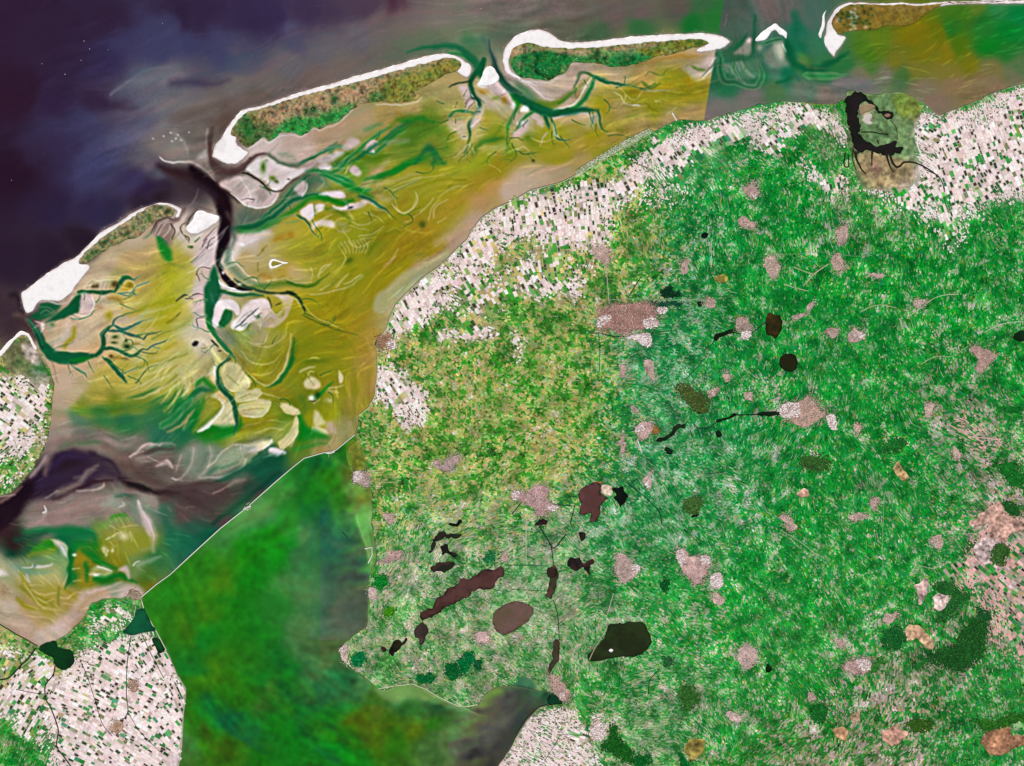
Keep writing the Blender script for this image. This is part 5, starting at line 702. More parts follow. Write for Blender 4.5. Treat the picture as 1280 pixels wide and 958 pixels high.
M = dict(water=material('tidal_water', .6, .02, (2.5, .06), .12, 9), sand=material('bare_sand', .95, .02, (9, .05), .25, 14), land=material('grassland', .95, .02, (10, .16), .2, 16), field=material('field_soil', .95, .02, (14, .10)),
         roof=material('roofs', .8, .1, (30, .18)), leaf=material('tree_canopy', .95, .02, (14, .35)), lake=material('lake_water', .6, .03, (3, .10), .1, 9), stone=material('basalt_and_asphalt', .9, .1, (12, .10)), boat=material('painted_hull', .5, .3, (20, .05)))

def link(name, me, mat, parent=None):
    o = bpy.data.objects.new(name, me); COL.objects.link(o)
    if mat is not None: me.materials.append(mat)
    if parent is not None: o.parent = parent
    return o
def tag(o, label=None, cat=None, group=None, kind=None):
    for k, v in (('label', label), ('category', cat), ('group', group), ('kind', kind)):
        if v: o[k] = v
    return o
def thing(name, label, cat, x=640, y=479, z=0, group=None, kind=None):
    o = bpy.data.objects.new(name, None); o.empty_display_size = .2; COL.objects.link(o); o.location = (wx(x), wy(y), z)
    return tag(o, label, cat, group, kind)
def mesh(name, co, faces, tint, mat, parent=None, origin=None):
    """CO n x 3, FACES m x k, TINT per vertex in display colour"""
    me = bpy.data.meshes.new(name); co = np.asarray(co, np.float32); faces = np.asarray(faces, np.int32)
    if parent is not None: co = co - np.array(parent.location, np.float32)
    elif origin is not None: co = co - np.array(origin, np.float32)
    k = faces.shape[1]
    me.vertices.add(len(co)); me.vertices.foreach_set('co', co.ravel())
    me.loops.add(faces.size); me.loops.foreach_set('vertex_index', faces.ravel())
    me.polygons.add(len(faces)); me.polygons.foreach_set('loop_start', np.arange(0, faces.size, k, dtype=np.int32))
    me.update(calc_edges=True)
    if tint is not None:
        at = me.color_attributes.new('tint', 'FLOAT_COLOR', 'POINT'); c = np.ones((len(co), 4), np.float32); c[:, :3] = lin(tint); at.data.foreach_set('color', c.ravel())
    o = link(name, me, mat, parent)
    if parent is None and origin is not None: o.location = origin
    return o
def smooth_shade(o): o.data.polygons.foreach_set('use_smooth', np.ones(len(o.data.polygons), bool)); o.data.update()
def sheet(name, outline, z, tint, mat, parent=None, step=2.0, hfun=None, skirt=.06, holes=()):
    """a ground sheet inside an outline (map coordinates) with interior points so that tint and relief can vary; its rim runs down a little bank"""
    p = np.asarray(outline); n = len(p)
    sl0, sl1 = p.min(0), p.max(0)
    gx, gy = np.meshgrid(np.arange(sl0[0] + step / 2, sl1[0], step), np.arange(sl0[1] + step / 2, sl1[1], step))
    gx = gx + rng.uniform(-.25, .25, gx.shape) * step; gy = gy + rng.uniform(-.25, .25, gy.shape) * step
    ok = inside(gx, gy, p)
    for i in range(0, n, 200):
        q = p[i:i + 201]
        if i + 201 > n: q = np.vstack([q, p[:1]])
        lo, hi = q.min(0) - step, q.max(0) + step
        s = ok & (gx > lo[0]) & (gx < hi[0]) & (gy > lo[1]) & (gy < hi[1])
        if s.any(): ok[s] &= seg_dist(gx[s], gy[s], q) > .45 * step
    pts_ = np.vstack([p, np.stack([gx[ok], gy[ok]], 1)])
    v, e, f, *_ = delaunay_2d_cdt([Vector(q) for q in pts_], [(i, (i + 1) % n) for i in range(n)], [], 1, 1e-5)
    v = np.array([tuple(q) for q in v]); f = np.array([t for t in f if len(t) == 3])
    a, b, c = v[f[:, 0]], v[f[:, 1]], v[f[:, 2]]
    fl = ((b[:, 0] - a[:, 0]) * (c[:, 1] - a[:, 1]) - (b[:, 1] - a[:, 1]) * (c[:, 0] - a[:, 0])) > 0
    f[fl] = f[fl][:, ::-1]
    zz = np.full(len(v), z, float)
    if hfun is not None: zz += hfun(v[:, 0], v[:, 1])
    co = np.stack([wx(v[:, 0]), wy(v[:, 1]), zz], 1)
    t = tint(v[:, 0], v[:, 1]) if callable(tint) else np.tile(np.array(tint, float) / 255, (len(v), 1))
    if skirt:
        m = len(co); ring = np.arange(n); low = co[:n].copy(); low[:, 2] -= skirt
        co = np.vstack([co, low]); t = np.vstack([t, t[:n] * .8])
        nx = np.roll(ring, -1); area = (p[:, 0] * np.roll(p[:, 1], -1) - np.roll(p[:, 0], -1) * p[:, 1]).sum()
        s1 = np.stack([ring, nx, m + nx], 1); s2 = np.stack([ring, m + nx, m + ring], 1); s = np.vstack([s1, s2])
        if area < 0: s = s[:, ::-1]
        s = s[:, ::-1]
        f = np.vstack([f, s])
    o = mesh(name, co, f, t, mat, parent)
    return o
def ribbon(name, t, w, z, tint, mat, parent=None, n=4, skirt=.03, w1=None):
    """a strip along points: dam, dike, canal, road"""
    p = smooth(P(t) if isinstance(t, str) else np.asarray(t, float), n=n); d = np.gradient(p, axis=0); d /= np.hypot(d[:, 0], d[:, 1])[:, None] + 1e-9
    nn = np.stack([-d[:, 1], d[:, 0]], 1); ww = np.linspace(w, w if w1 is None else w1, len(p))[:, None] / 2
    rows = []
    for off, dz in ((-1.35, -skirt), (-1, 0), (1, 0), (1.35, -skirt)):
        q = p + nn * ww * off; rows.append(np.stack([wx(q[:, 0]), wy(q[:, 1]), np.full(len(q), z + dz)], 1))
    co = np.vstack(rows); m = len(p); f = []
    for r in range(3):
        i = np.arange(m - 1) + r * m; f.append(np.stack([i, i + 1, i + m + 1, i + m], 1))
    c = np.tile(np.array(tint, float) / 255, (len(co), 1)) * (1 + .08 * rng.standard_normal((len(co), 1)))
    o = mesh(name, co, np.vstack(f), c, mat, parent)
    return o
def land_tint(x, y): return sample(LND, 1, x, y)
def sea_tint(x, y): return sample(SEA, 1, x, y)

# ---- sea, tidal flats and the lake behind the dam: one floor, gently raised at the bars, cut away under the land
lum = blur(SEA.mean(2), 1.0)
HGT = (.05 * (lum - .3)).astype(np.float32)
land = np.zeros((CH, CW), bool); yy, xx = YY, XX
for k in ('main', 'west', 'texel', 'll', 'ml', 'el', 'sl'):
    sl = box_of(OUT[k], 1); land[sl] |= inside(XX[sl], YY[sl], OUT[k])
deep = blur(land.astype(np.float32), 1.5) > .999
lake_mask = inside(XX, YY, P(LAKE_EDGE))
def floor_mesh(name, mask):
    vi = np.full((CH + 1, CW + 1), -1, np.int64)
    used = np.zeros((CH + 1, CW + 1), bool)
    used[:-1, :-1] |= mask; used[1:, :-1] |= mask; used[:-1, 1:] |= mask; used[1:, 1:] |= mask
    jj, ii = np.nonzero(used); vi[jj, ii] = np.arange(len(jj))
    x, y = X0 + ii.astype(float), Y0 + jj.astype(float)
    co = np.stack([wx(x), wy(y), sample(HGT, 1, x, y)], 1)
    b, a = np.nonzero(mask)
    f = np.stack([vi[b, a], vi[b + 1, a], vi[b + 1, a + 1], vi[b, a + 1]], 1)
    o = mesh(name, co, f, sea_tint(x, y), M['water']); smooth_shade(o); return o
tag(floor_mesh('sea', ~deep & ~lake_mask), 'shallow tidal sea with olive mud flats and dark creeks, deep purple offshore', kind='structure')
tag(floor_mesh('inland_lake', ~deep & lake_mask), 'bright green algae-streaked lake enclosed by the long straight dam', kind='structure')
bx = 400.0
o = mesh('seabed', [(-bx, -bx, -.3), (bx, -bx, -.3), (bx, bx, -.3), (-bx, bx, -.3)], [(0, 1, 2, 3)], np.tile(np.array([[60, 80, 60]]) / 255., (4, 1)), M['water']); tag(o, kind='structure')

# ---- mainland
ZL = .07
for k, nm in (('main', 'mainland'), ('west', 'peninsula'), ):
    o = sheet(nm, OUT[k], ZL, land_tint, M['land'], step=3.0); tag(o, kind='structure')
tag(sheet('island_tip', OUT['texel'], ZL, land_tint, M['land'], step=1.6), 'northern tip of a farmed island with white beach edge and green wood', 'island', kind='thing')

# ---- barrier islands: white beach, green and heathy land on top
def island(keys, label, cx, cy):
    r = thing('barrier_island', label, 'island', cx, cy, 0, 'sandy barrier islands along the open sea')
    rim = np.vstack([OUT[keys[0]], OUT[keys[0]][:1]])
    def bt(x, y):
        dr = np.clip(seg_dist(x, y, rim) / 2.0, 0, 1)[:, None]; nz = np.clip(.5 + .5 * sample(noise(2.2, 96), 1, x, y), 0, 1)[:, None]
        n = sample(noise(1.2, 91), 1, x, y); m = sample(WX, 1, x, y)
        return np.clip(np.array([.985, .965, .955]) * (1 - .02 * np.abs(n) - .05 * np.clip(m - 1, 0, 1))[:, None] * (1 - (1 - dr) * nz * np.array([.26, .36, .38])), 0, 1)
    sheet('beach', OUT[keys[0]], .045, bt, M['sand'], r, 1.6, skirt=.05)
    def dune(x, y): return .018 * np.clip(sample(noise(2.4, 92), 1, x, y), -1, 2)
    sheet('dune_and_meadow', OUT[keys[1]], .085, land_tint, M['land'], r, 1.2, dune, .05)
    return r
isl1 = island(('lb', 'll'), 'long narrow island with a straight white beach, brown dunes and green meadow strip', 440, 125)
isl2 = island(('mb', 'ml'), 'island with hooked western beach and dark green farmland, between two tidal inlets', 760, 65)
isl3 = island(('eb', 'el'), 'olive scrubby island at the top edge with a pointed white sand hook', 1110, 25)
isl4 = island(('sb', 'sl'), 'island ending in a huge bare white sand plain, beside the dark open sea', 120, 310)
# ---- bare sand banks and other small features of the flats
def bank(key_or_t, label, z=.05, soft=.2, tintc=(250, 245, 242), name='sandbank', sm=True):
    p = roughen(smooth(P(key_or_t), True, 4) if sm else P(key_or_t), soft, len(label), 1.0)
    c = p.mean(0)
    o = sheet(name, p, z, lambda x, y: np.clip(np.array(tintc, float) / 255 * (1 + .03 * sample(noise(1.5, 93), 1, x, y))[:, None], 0, 1), M['sand'], None, 1.5, lambda x, y: .02 * np.clip(sample(noise(3, 94), 1, x, y), -1, 1) * 0, .05)
    tag(o, label, 'sandbank', 'bare sandbanks in the tidal inlets'); return o
V()
o = bank(EXTRA['richel'], 'pure white wedge-shaped sandbank at the mouth of the dark main inlet')
V(240, 160, 6.385); 
V(560, 60, 6.385); bank('255,268 275,215 295,168 330,148 360,158 382,182 408,236 385,280 330,300 290,312 245,300', 'white triangular sandbank in the inlet between the long island and its eastern neighbour')
V(880, 0, 6.385); bank('412,330 420,300 470,250 520,215 570,190 600,215 650,250 662,275 655,310 635,290 600,275 570,240 530,270 500,310 450,330', 'white boomerang-shaped sandbank under the top edge, west of the scrubby island')
bank('960,100 985,75 965,110 965,200 945,260 935,310 915,270 940,200 945,140', 'thin white sand spit lying just off the scrubby island')
V(180, 260, 6.385); bank('596,568 612,598 660,628 720,640 745,662 690,655 630,635 600,605', 'slim pale crescent bank where the black inlet bends east')
# shell island with a ring of white sand
V(320, 240, 3.99)
ring = thing('shell_islet', 'tiny teardrop islet with white sand rim alone on the olive flats', 'islet', 345, 329)
ro = P('65,360 72,342 88,336 105,340 125,348 158,352 160,358 135,362 118,372 100,378 80,384 68,378')
sheet('beach', roughen(smooth(ro, True, 4), .15, 5, .6), .045, (252, 248, 240), M['sand'], ring, 1.0)
sheet('dune_and_meadow', smooth(P('76,358 84,346 100,347 120,353 130,357 112,364 96,368 84,372 78,368'), True, 4), .06, (138, 130, 44), M['land'], ring, 1.0)
V()
tag(sheet('beach', roughen(smooth(P('-20,456 0,439 8,430 16,423 25,414.5 31,415 37,418.5 42,428 46,436 43.5,437 38,427 34,420.5 28,419 22,422.5 14,431 4,443 -8,455 -20,466'), True, 3), .25, 3, 1.0), .092, (250, 242, 238), M['sand'], None, 1.2), 'narrow curved white beach round the tip of the southern island', 'beach', None, 'thing')
# ---- the long enclosing dam
dam = thing('enclosing_dam', 'long straight pale dam separating the green lake from the tidal sea', 'dam', 300, 650)
ribbon('embankment', DAM, 1.15, .085, (140, 156, 120), M['stone'], dam, n=1, skirt=.08)
ribbon('motorway', DAM, .6, .09, (226, 226, 214), M['stone'], dam, n=1, skirt=.002)
def blockset(name, cells, mat, parent, z0):
    """small flat-roofed blocks: cells = (x, y, w, l, angle, height, r, g, b)"""
    c = np.asarray(cells, float); n = len(c)
    ca, sa = np.cos(c[:, 4]), np.sin(c[:, 4]); co = np.zeros((n, 8, 3))
    for i, (a, b) in enumerate(((-.5, -.5), (.5, -.5), (.5, .5), (-.5, .5))):
        u, v = a * c[:, 2], b * c[:, 3]; X = wx(c[:, 0] + u * ca - v * sa); Y = wy(c[:, 1] + u * sa + v * ca)
        co[:, i] = np.stack([X, Y, np.full(n, z0)], 1); co[:, i + 4] = np.stack([X, Y, z0 + c[:, 5]], 1)
    base_i = np.arange(n)[:, None, None] * 8
    q = np.array([(4, 7, 6, 5), (0, 4, 5, 1), (1, 5, 6, 2), (2, 6, 7, 3), (3, 7, 4, 0)])[None]
    return mesh(name, co.reshape(-1, 3), (base_i + q).reshape(-1, 4), np.repeat(c[:, 6:9] / 255, 8, 0), mat, parent)
def lock(label, pp, cells, par):
    s = ribbon('sluice_works', pp, 2.2, .1, (206, 200, 190), M['stone'], par, n=1, skirt=.08)
    for x, y, w, l in cells: blockset('lock_building', [(x, y, w, l, .6, .05, 235, 225, 225)], M['roof'], par, .1)
lock('', '304,637 308,635 313,632', [(306, 634, 1.2, 1), (309, 637, 1, 1.4), (311, 633.5, 1, 1)], dam)
ribbon('harbour_mole', '308,631 312,628', .7, .07, (180, 176, 160), M['stone'], dam, n=1, skirt=.06); ribbon('harbour_mole', '309,638 313,636 312,632', .6, .07, (200, 196, 186), M['stone'], dam, n=1, skirt=.06)
lock('', '408,566 413,566 418,564', [(411, 565, 1.2, 1), (414, 566.6, 1, 1)], dam)
ribbon('harbour_mole', '413,561 411,558', .7, .07, (150, 120, 110), M['stone'], dam, n=1, skirt=.06); ribbon('harbour_mole', '411,568 410.5,572', .6, .07, (160, 170, 140), M['stone'], dam, n=1, skirt=.06)
# ---- dikes along the coasts
def dike(t, w, c, label): tag(ribbon('sea_dike', t, w, .108, c, M['stone'], None, n=1, skirt=.06), label, 'dike', 'sea dikes on the shores')
dike('1168,141 1158,150 1147,162 1146,180 1152,196 1160,206', 1.3, (226, 214, 214), 'white curved dike on the east side of the dark branching lake')
dike('728,215 700,229 665,237.5 640,251.5 620,260.5 602,272.5 590,288 584,299.5 570,312.5 553,330.5 528,347.5 508,366.5 495,380.5 488,395 483,412', .7, (170, 178, 150), 'thin grey dike where the pale north-western fields meet the tan mud')
dike('482,420 475,421 470,428 468.5,432', .8, (90, 60, 56), 'short dark harbour dike at the little brown port on the flats')
dike('471,430 471.5,453 470.5,480 468.5,495 460.5,510 448.5,519', .6, (196, 180, 150), 'pale dike along the straight north-south shore below the brown port')
dike('176,748 180,762 187,775 195,789 201,800 208,813', .8, (206, 210, 180), 'pale dike down the west shore of the green lake, below the dam end')
dike('0,781 20,793 35,801 47,808', 1.1, (60, 76, 44), 'dark green dike at the south-western edge of the pinkish mud bay')
dike('223,846 232,861 231,877 229,893 228,912 227,931 223,958', .7, (190, 190, 170), 'pale dike between the chequered polder and the green lake')
dike('640,932 648,915 660,897 673,885 685,881', .9, (80, 96, 60), 'dark dike round the tip of the southern polder')
dike('473,861 490,858 515,855 533,862 547,871 573,883 585,883 597,881', .7, (214, 220, 180), 'pale green dike round the southern headland')
dike('840,141 843,146 846,151', 1.3, (240, 232, 228), 'white ferry pier sticking out from the northern coast')
dike('456,686 465,684 465,694 460,704', 1.1, (240, 232, 226), 'white hooked harbour pier on the lake shore')
dike('1088,478 1078,512', 0, (1, 1, 1), 'x') if False else None
# ---- marshland with mottled reed and mud round the inland tidal lake, and low forelands on the shores
def marsh(t, label, z=.0866):
    o = sheet('marsh', roughen(smooth(P(t), True, 3), 1.5, len(label), 1.2), z, lambda x, y: np.clip(land_tint(x, y) * (1 + .10 * sample(noise(.9, 99), 1, x, y) + .10 * sample(noise(2.2, 100), 1, x, y))[:, None], .01, 1), M['land'], None, 1.1, None, .02); tag(o, label, 'marsh')
marsh('1062,114 1090,119 1118,117 1130,120 1146,127 1152,137 1146,150 1142,163 1146,182 1143,198 1146,214 1138,235 1110,236 1082,236 1072,216 1064,190 1058,160 1056,130', 'mottled green and tan marshland enclosing the black branching lake')
marsh('436,563 445,549 452,560 456,576 457,588 441,588 438,576', 'olive and orange wet foreland just inside the eastern dam end')
marsh('0,442 15,426 25,417 35,419 43,434 53,448 63,467 66,480 45,483 28,470 -20,470', 'scrubby grey-green dune land on the tip of the southern island', .0766)
# ---- lakes
LZ = [0.0]
def lake(t, label, c, c2=None, v=(0, 0, 1), rim=.55, z=.100, sm=True, rough=.5, group=None):
    V(*v); p = roughen(smooth(P(t), True, 4) if sm else P(t), rough, len(label) + 3, 1.0); V()
    c, c2 = np.array(c, float) / 255, np.array(c2 or [q * .68 for q in c], float) / 255; cen = p.mean(0); q = np.vstack([p, p[:1]])
    def tint(x, y):
        d = seg_dist(x, y, q); k = np.clip(d / 2.4 + .5 * sample(noise(1.6, 97), 1, x, y), 0, 1)[:, None]; m = np.clip(.5 + .2 * sample(noise(1.5, 98), 1, x, y) + .5 * sample(noise(5, 95), 1, x, y), 0, 1)[:, None]
        return (c * m + c2 * (1 - m)) * (rim + (1 - rim) * k)
    LZ[0] += .0003; o = sheet('lake', p, z + LZ[0], tint, M['lake'], None, 1.2, None, .03)
    return tag(o, label, 'lake', group, 'thing')
A1, A2, A3, A4, A5, A6 = (960, 0, 3.99), (320, 480, 3.99), (640, 480, 3.99), (640, 718, 3.99), (320, 718, 3.99), (640, 240, 3.99)
lake('390,490 440,460 480,475 500,500 540,530 575,552 600,555 625,572 622,588 580,592 560,565 520,535 480,512 455,530 448,580 458,600 452,650 468,690 500,712 520,720 560,728 600,718 640,700 640,728 668,738 668,768 630,772 560,768 500,750 470,760 440,772 428,740 412,680 392,590 385,540', 'large black branching lake shaped like a reversed bracket, inside marshland by the coast', (24, 26, 22), (34, 26, 28), A1, .7, rough=1.1)
for t, w, w1 in (('436,755 440,790 455,825 470,850 490,870', 2.6, 1), ('520,755 518,790 518,830', 2.2, .8), ('590,765 598,800 612,840 630,862', 2.4, .8), ('606,765 620,810 640,834 660,828 682,810 740,815 800,845 835,870', 2.4, 1.2), ('428,745 420,790 440,850', 1.2, .8), ('465,660 520,660 560,668 600,672', 1.4, 1), ('545,700 552,720', 1.5, 1), ('385,760 380,825 402,830 400,770', 1.4, 1.2), ('610,600 640,640 645,700', .6, .6)):
    V(*A1); tag(ribbon('creek', t, w, .102, (38, 32, 24), M['lake'], None, skirt=.004, w1=w1), 'narrow dark arm of water winding out of the black branching lake', 'creek', 'creeks of the branching lake', 'thing'); V()
for t, c, lb in (('455,540 480,520 515,522 535,535 520,548 490,560 462,572', (150, 130, 100), 'tan mud islet in the hollow of the black branching lake'), ('470,598 492,572 512,568 520,590 508,602 525,618 492,622 478,612', (200, 190, 180), 'pale mud islet beside the black lake trunk')):
    V(*A1); bank(t, lb, .104, .3, c, 'mud_islet'); V()
V(*A1); tag(sheet('mud_islet', smooth(P('580,575 595,568 610,572 608,583 590,586'), True, 4), .105, (150, 110, 90), M['sand'], None, 1), 'brown round islet at the tip of the black lake arm', 'islet'); V()
lake('960,392 968,394 976,396 977.5,408 975,416 970,424 964,420 958,418 957,404', 'upright oval brown lake south-east of the small white industrial town', (66, 48, 16), (34, 34, 14), rough=.4)
lake('975,447 982,443 990,443 996,448 997,456 993,463 987,465 979,462 974,455', 'round dark green-black lake below the upright oval one', (24, 40, 18), (34, 34, 14), rough=.4)
lake('1266,422 1274,414 1281,413 1290,418 1284,426 1272,426', 'small dark lake cut by the right edge among green fields', (16, 44, 20))
lake('330,545 345,525 385,500 400,492 432,495 445,510 442,545 465,560 475,575 450,600 440,640 420,690 395,690 385,680 392,650 360,655 335,645 345,600 335,575', 'brown lake with black bays just east of the mid-sized pinkish town', (96, 62, 62), (84, 54, 50), A3, .6)
lake('505,520 545,515 555,540 575,560 565,590 540,612 525,590 510,580 515,545', 'cluster of black pools immediately east of the brown lake', (14, 24, 16), None, A3, rough=1.0)
lake('820,205 835,180 880,165 890,130 930,108 960,70 1000,50 1020,20 1075,15 1110,-10 1150,-25 1190,-25 1225,-42 1240,-20 1235,5 1205,25 1190,65 1160,72 1110,72 1080,85 1060,110 1030,130 990,150 945,162 910,195 880,215 845,225 832,240', 'long brown lake slanting north-east across the southern meadows', (86, 56, 52), (70, 44, 40), A5, .6, rough=.8)
lake('795,275 822,240 845,250 862,278 845,305 835,345 815,352 812,320 790,312', 'small brown lake attached below the long slanting one', (80, 58, 56), (52, 44, 40), A5, .6)
lake('665,390 672,360 690,330 715,328 730,340 750,318 757,330 735,350 705,385 690,392 680,410', 'narrow blackish lake north-east of the little harbour cape', (36, 36, 18), None, A5)
lake('625,362 640,362 650,378 640,390 628,382', 'tiny dark red pool beside the narrow blackish lake', (60, 34, 36), None, A5, rough=.3)
lake('615,775 620,763 632,755 648,752 662,757 667,765 661,776 650,784 641,790 630,794 620,789', 'rounded grey-brown lake south of the long slanting one', (108, 82, 76), (96, 80, 62), rough=.35, rim=.75)
lake('388,432 375,405 392,385 430,350 460,315 478,258 500,248 560,245 580,238 640,236 672,262 680,285 695,330 690,355 640,402 600,410 560,412 500,420 440,430', 'big angular dark olive lake with a tiny white islet, in the southern strips', (38, 52, 24), (32, 40, 20), A4, .75, rough=.4)
V(*A4); ribb = tag(ribbon('causeway', '476,240 460,290 440,325 410,375 385,428', .9, .112, (150, 150, 118), M['stone'], None, skirt=.006), 'thin straight causeway across the western end of the angular dark lake', 'causeway'); bank('484,378 495,372 505,380 496,390 486,386', 'tiny white islet in the angular dark olive lake', .112, .1, (240, 230, 230), 'sand_islet'); V()
lake('180,-5 200,-40 218,-38 232,0 222,50 215,85 195,122 180,118 165,112 178,80 185,40', 'narrow upright brown lake between the two bigger southern lakes', (90, 62, 56), (60, 56, 40), A4, .7)
lake('210,332 236,328 238,380 232,430 205,465 190,490 178,482 188,455 202,410', 'narrow upright lake above the inlet harbour', (64, 56, 38), (80, 60, 54), A4, .7)
lake('860,835 872,800 895,772 905,740 935,738 960,750 1005,738 1022,760 985,772 950,765 920,775 895,795 882,845', 'ragged dark lake west of the mid-sized pinkish town', (30, 44, 30), (44, 36, 32), A2, .8, rough=1.2)
lake('920,812 958,800 965,830 1000,850 985,860 955,848 935,850', 'small dark brown pool south of the ragged dark lake', (40, 36, 30), None, A2, rough=.8)
lake('955,705 975,690 1000,695 1005,672 1028,680 1015,702 990,715', 'small black pool north of the ragged dark lake', (22, 40, 26), None, A2, rough=.8)
lake('872,915 905,890 935,892 960,890 992,900 970,925 945,945 925,935 890,938', 'brown lake with a dark west end, north of the long slanting lake', (76, 50, 46), (34, 36, 28), A2, .7, rough=.8)
lake('275,890 300,868 335,868 358,895 400,876 408,890 388,915 392,950 375,945 350,915 320,935 285,918', 'brown and black twin lake south of the brown one with bays', (70, 40, 42), (26, 24, 22), A3, .8, rough=.7)
lake('175,935 200,915 228,930 226,958 190,965 178,958', 'small brown pool at the head of the narrow upright lake', (74, 54, 44), None, A3, rough=.6)
lake('115,690 150,675 172,690 165,705 120,712', 'little blackish lake south of the mid-sized pinkish town', (46, 30, 34), None, A3, rough=.8)
lake('335,745 365,742 368,775 350,785 340,770', 'tiny dark pool between the brown lake and the twin lake', (40, 32, 30), None, A3, rough=.5)
lake('718,283 740,268 765,262 790,240 805,215 830,200 862,208 858,222 825,226 805,262 770,278 735,294', 'dark green crooked lake south-west of the marsh with dark speckles', (20, 56, 26), (30, 44, 24), A3, rough=.6)
lake('765,322 780,318 800,330 795,348 775,350 760,335', 'small dark pond below the crooked dark green lake', (22, 52, 34), None, A3, rough=.6)
lake('1012,240 1030,232 1045,250 1030,268 1016,258', 'small black pond south of the dark canal lake', (20, 40, 22), None, A3, rough=.5)
lake('1015,182 1050,172 1085,162 1105,142 1120,152 1090,172 1050,185 1022,190', 'slim dark lake along the canal west of the large eastern town', (22, 40, 24), None, A3, rough=.4)
lake('1220,150 1245,140 1280,142 1340,138 1350,155 1300,160 1240,160', 'dark lake end reaching the white works of the large eastern town', (18, 36, 20), None, A3, rough=.4)
lake('905,135 925,120 950,110 972,125 965,145 935,150', 'black pool at the lower corner of the speckled marsh', (26, 30, 20), None, A3, rough=.8)
lake('890,660 920,640 932,648 910,664', 'black pool at the foot of the mottled reed bed', (14, 34, 22), None, A3, rough=.5)
lake('1005,720 1030,710 1050,700 1075,690 1110,685 1108,700 1070,712 1040,725 1010,745', 'dark wide stretch of canal west of the small white industrial town', (24, 44, 22), None, A6, rough=.5)
lake('945,215 965,203 978,205 970,225 950,232', 'tiny black pond in the teal meadows north of the big town', (14, 40, 28), None, A6, rough=.5)
lake('924,552 945,544 950,568 930,574', 'tiny black square pond right of the big town', (10, 44, 18), None, A6, rough=.3)
lake('-10,455 5,445 18,470 5,490 -10,488', 'small black pond in the deep green south-eastern meadows', (8, 44, 10), None, (960, 718, 3.99), rough=.5)
lake('49,812 53,806 62,803 70,801.5 73.5,809 82,811 88,812.5 92,818 93,827 89,834 82,837 75,837 68,831 66,823 56,818', 'dark green lake in a hook shape at the head of the mud bay', (8, 56, 22), (10, 44, 24), rough=.3, rim=.85)
lake('154,790 160,783 166,775 170,764 174,762 180,761 184,769 189,778 194,788 185,790 172,793 164,794', 'teal green corner lake between dikes at the western dam end', (10, 76, 50), (14, 90, 56), rough=.3, rim=.8)
lake('190,800 197,797 203,805 206,813 199,817 194,808', 'dark green wedge pond on the polder shore beside the green lake', (14, 70, 30), (10, 50, 24), rough=.3)
lake('689,868 694,867 700,873 702,880 694,881 686,882 684,876', 'dark green harbour basin at the inner end of the inlet', (10, 70, 36), (8, 56, 34), rough=.3)
lake('1206,802 1211,800 1216,803 1214,810 1208,812', 'small pale blue gravel pit lake with white rim among pink sands', (130, 156, 200), (170, 190, 220), rough=.3, rim=1.15)
lake('770,490 785,475 795,470 820,478 818,530 770,532', 'x', (10, 30, 16), None, A6) if False else None
# ---------------------------------------------------------------- the mosaic of fields
ANG = '''560,760,35 640,800,30 520,840,45 700,740,-20 760,680,35 820,760,25 860,830,20 740,830,80 800,880,2 900,900,60 960,760,60 1000,850,65 1100,700,70 1150,800,75 1050,600,60 980,560,-60 880,600,30 820,640,45 900,480,80 1000,350,85 1150,350,88 1200,420,85 1080,250,80 900,300,80 800,450,5 850,380,0 700,450,20 560,500,60 600,600,-30
550,350,62 700,280,80 850,180,58 960,160,50 1200,190,72 1250,150,70 1150,170,30 1100,450,75 1200,560,35 1240,680,38 1100,930,-60 950,940,-45 30,520,40 20,560,-40 30,880,-58 130,880,28 200,830,58 100,820,20 680,930,28 650,930,25 500,700,-60 490,600,20 1250,250,60'''
_a = [(float(a), float(b), math.cos(math.radians(4 * float(c))), math.sin(math.radians(4 * float(c))), 0) for a, b, c in (t.split(',') for t in ANG.split())]
_f = [(a, b, math.cos(math.radians(2 * float(c))), math.sin(math.radians(2 * float(c))), 0) for (a, b, *_), c in zip(_a, (t.split(',')[2] for t in ANG.split()))]
ANGF, _ad = base(_f, soft=15); ANGF *= 255
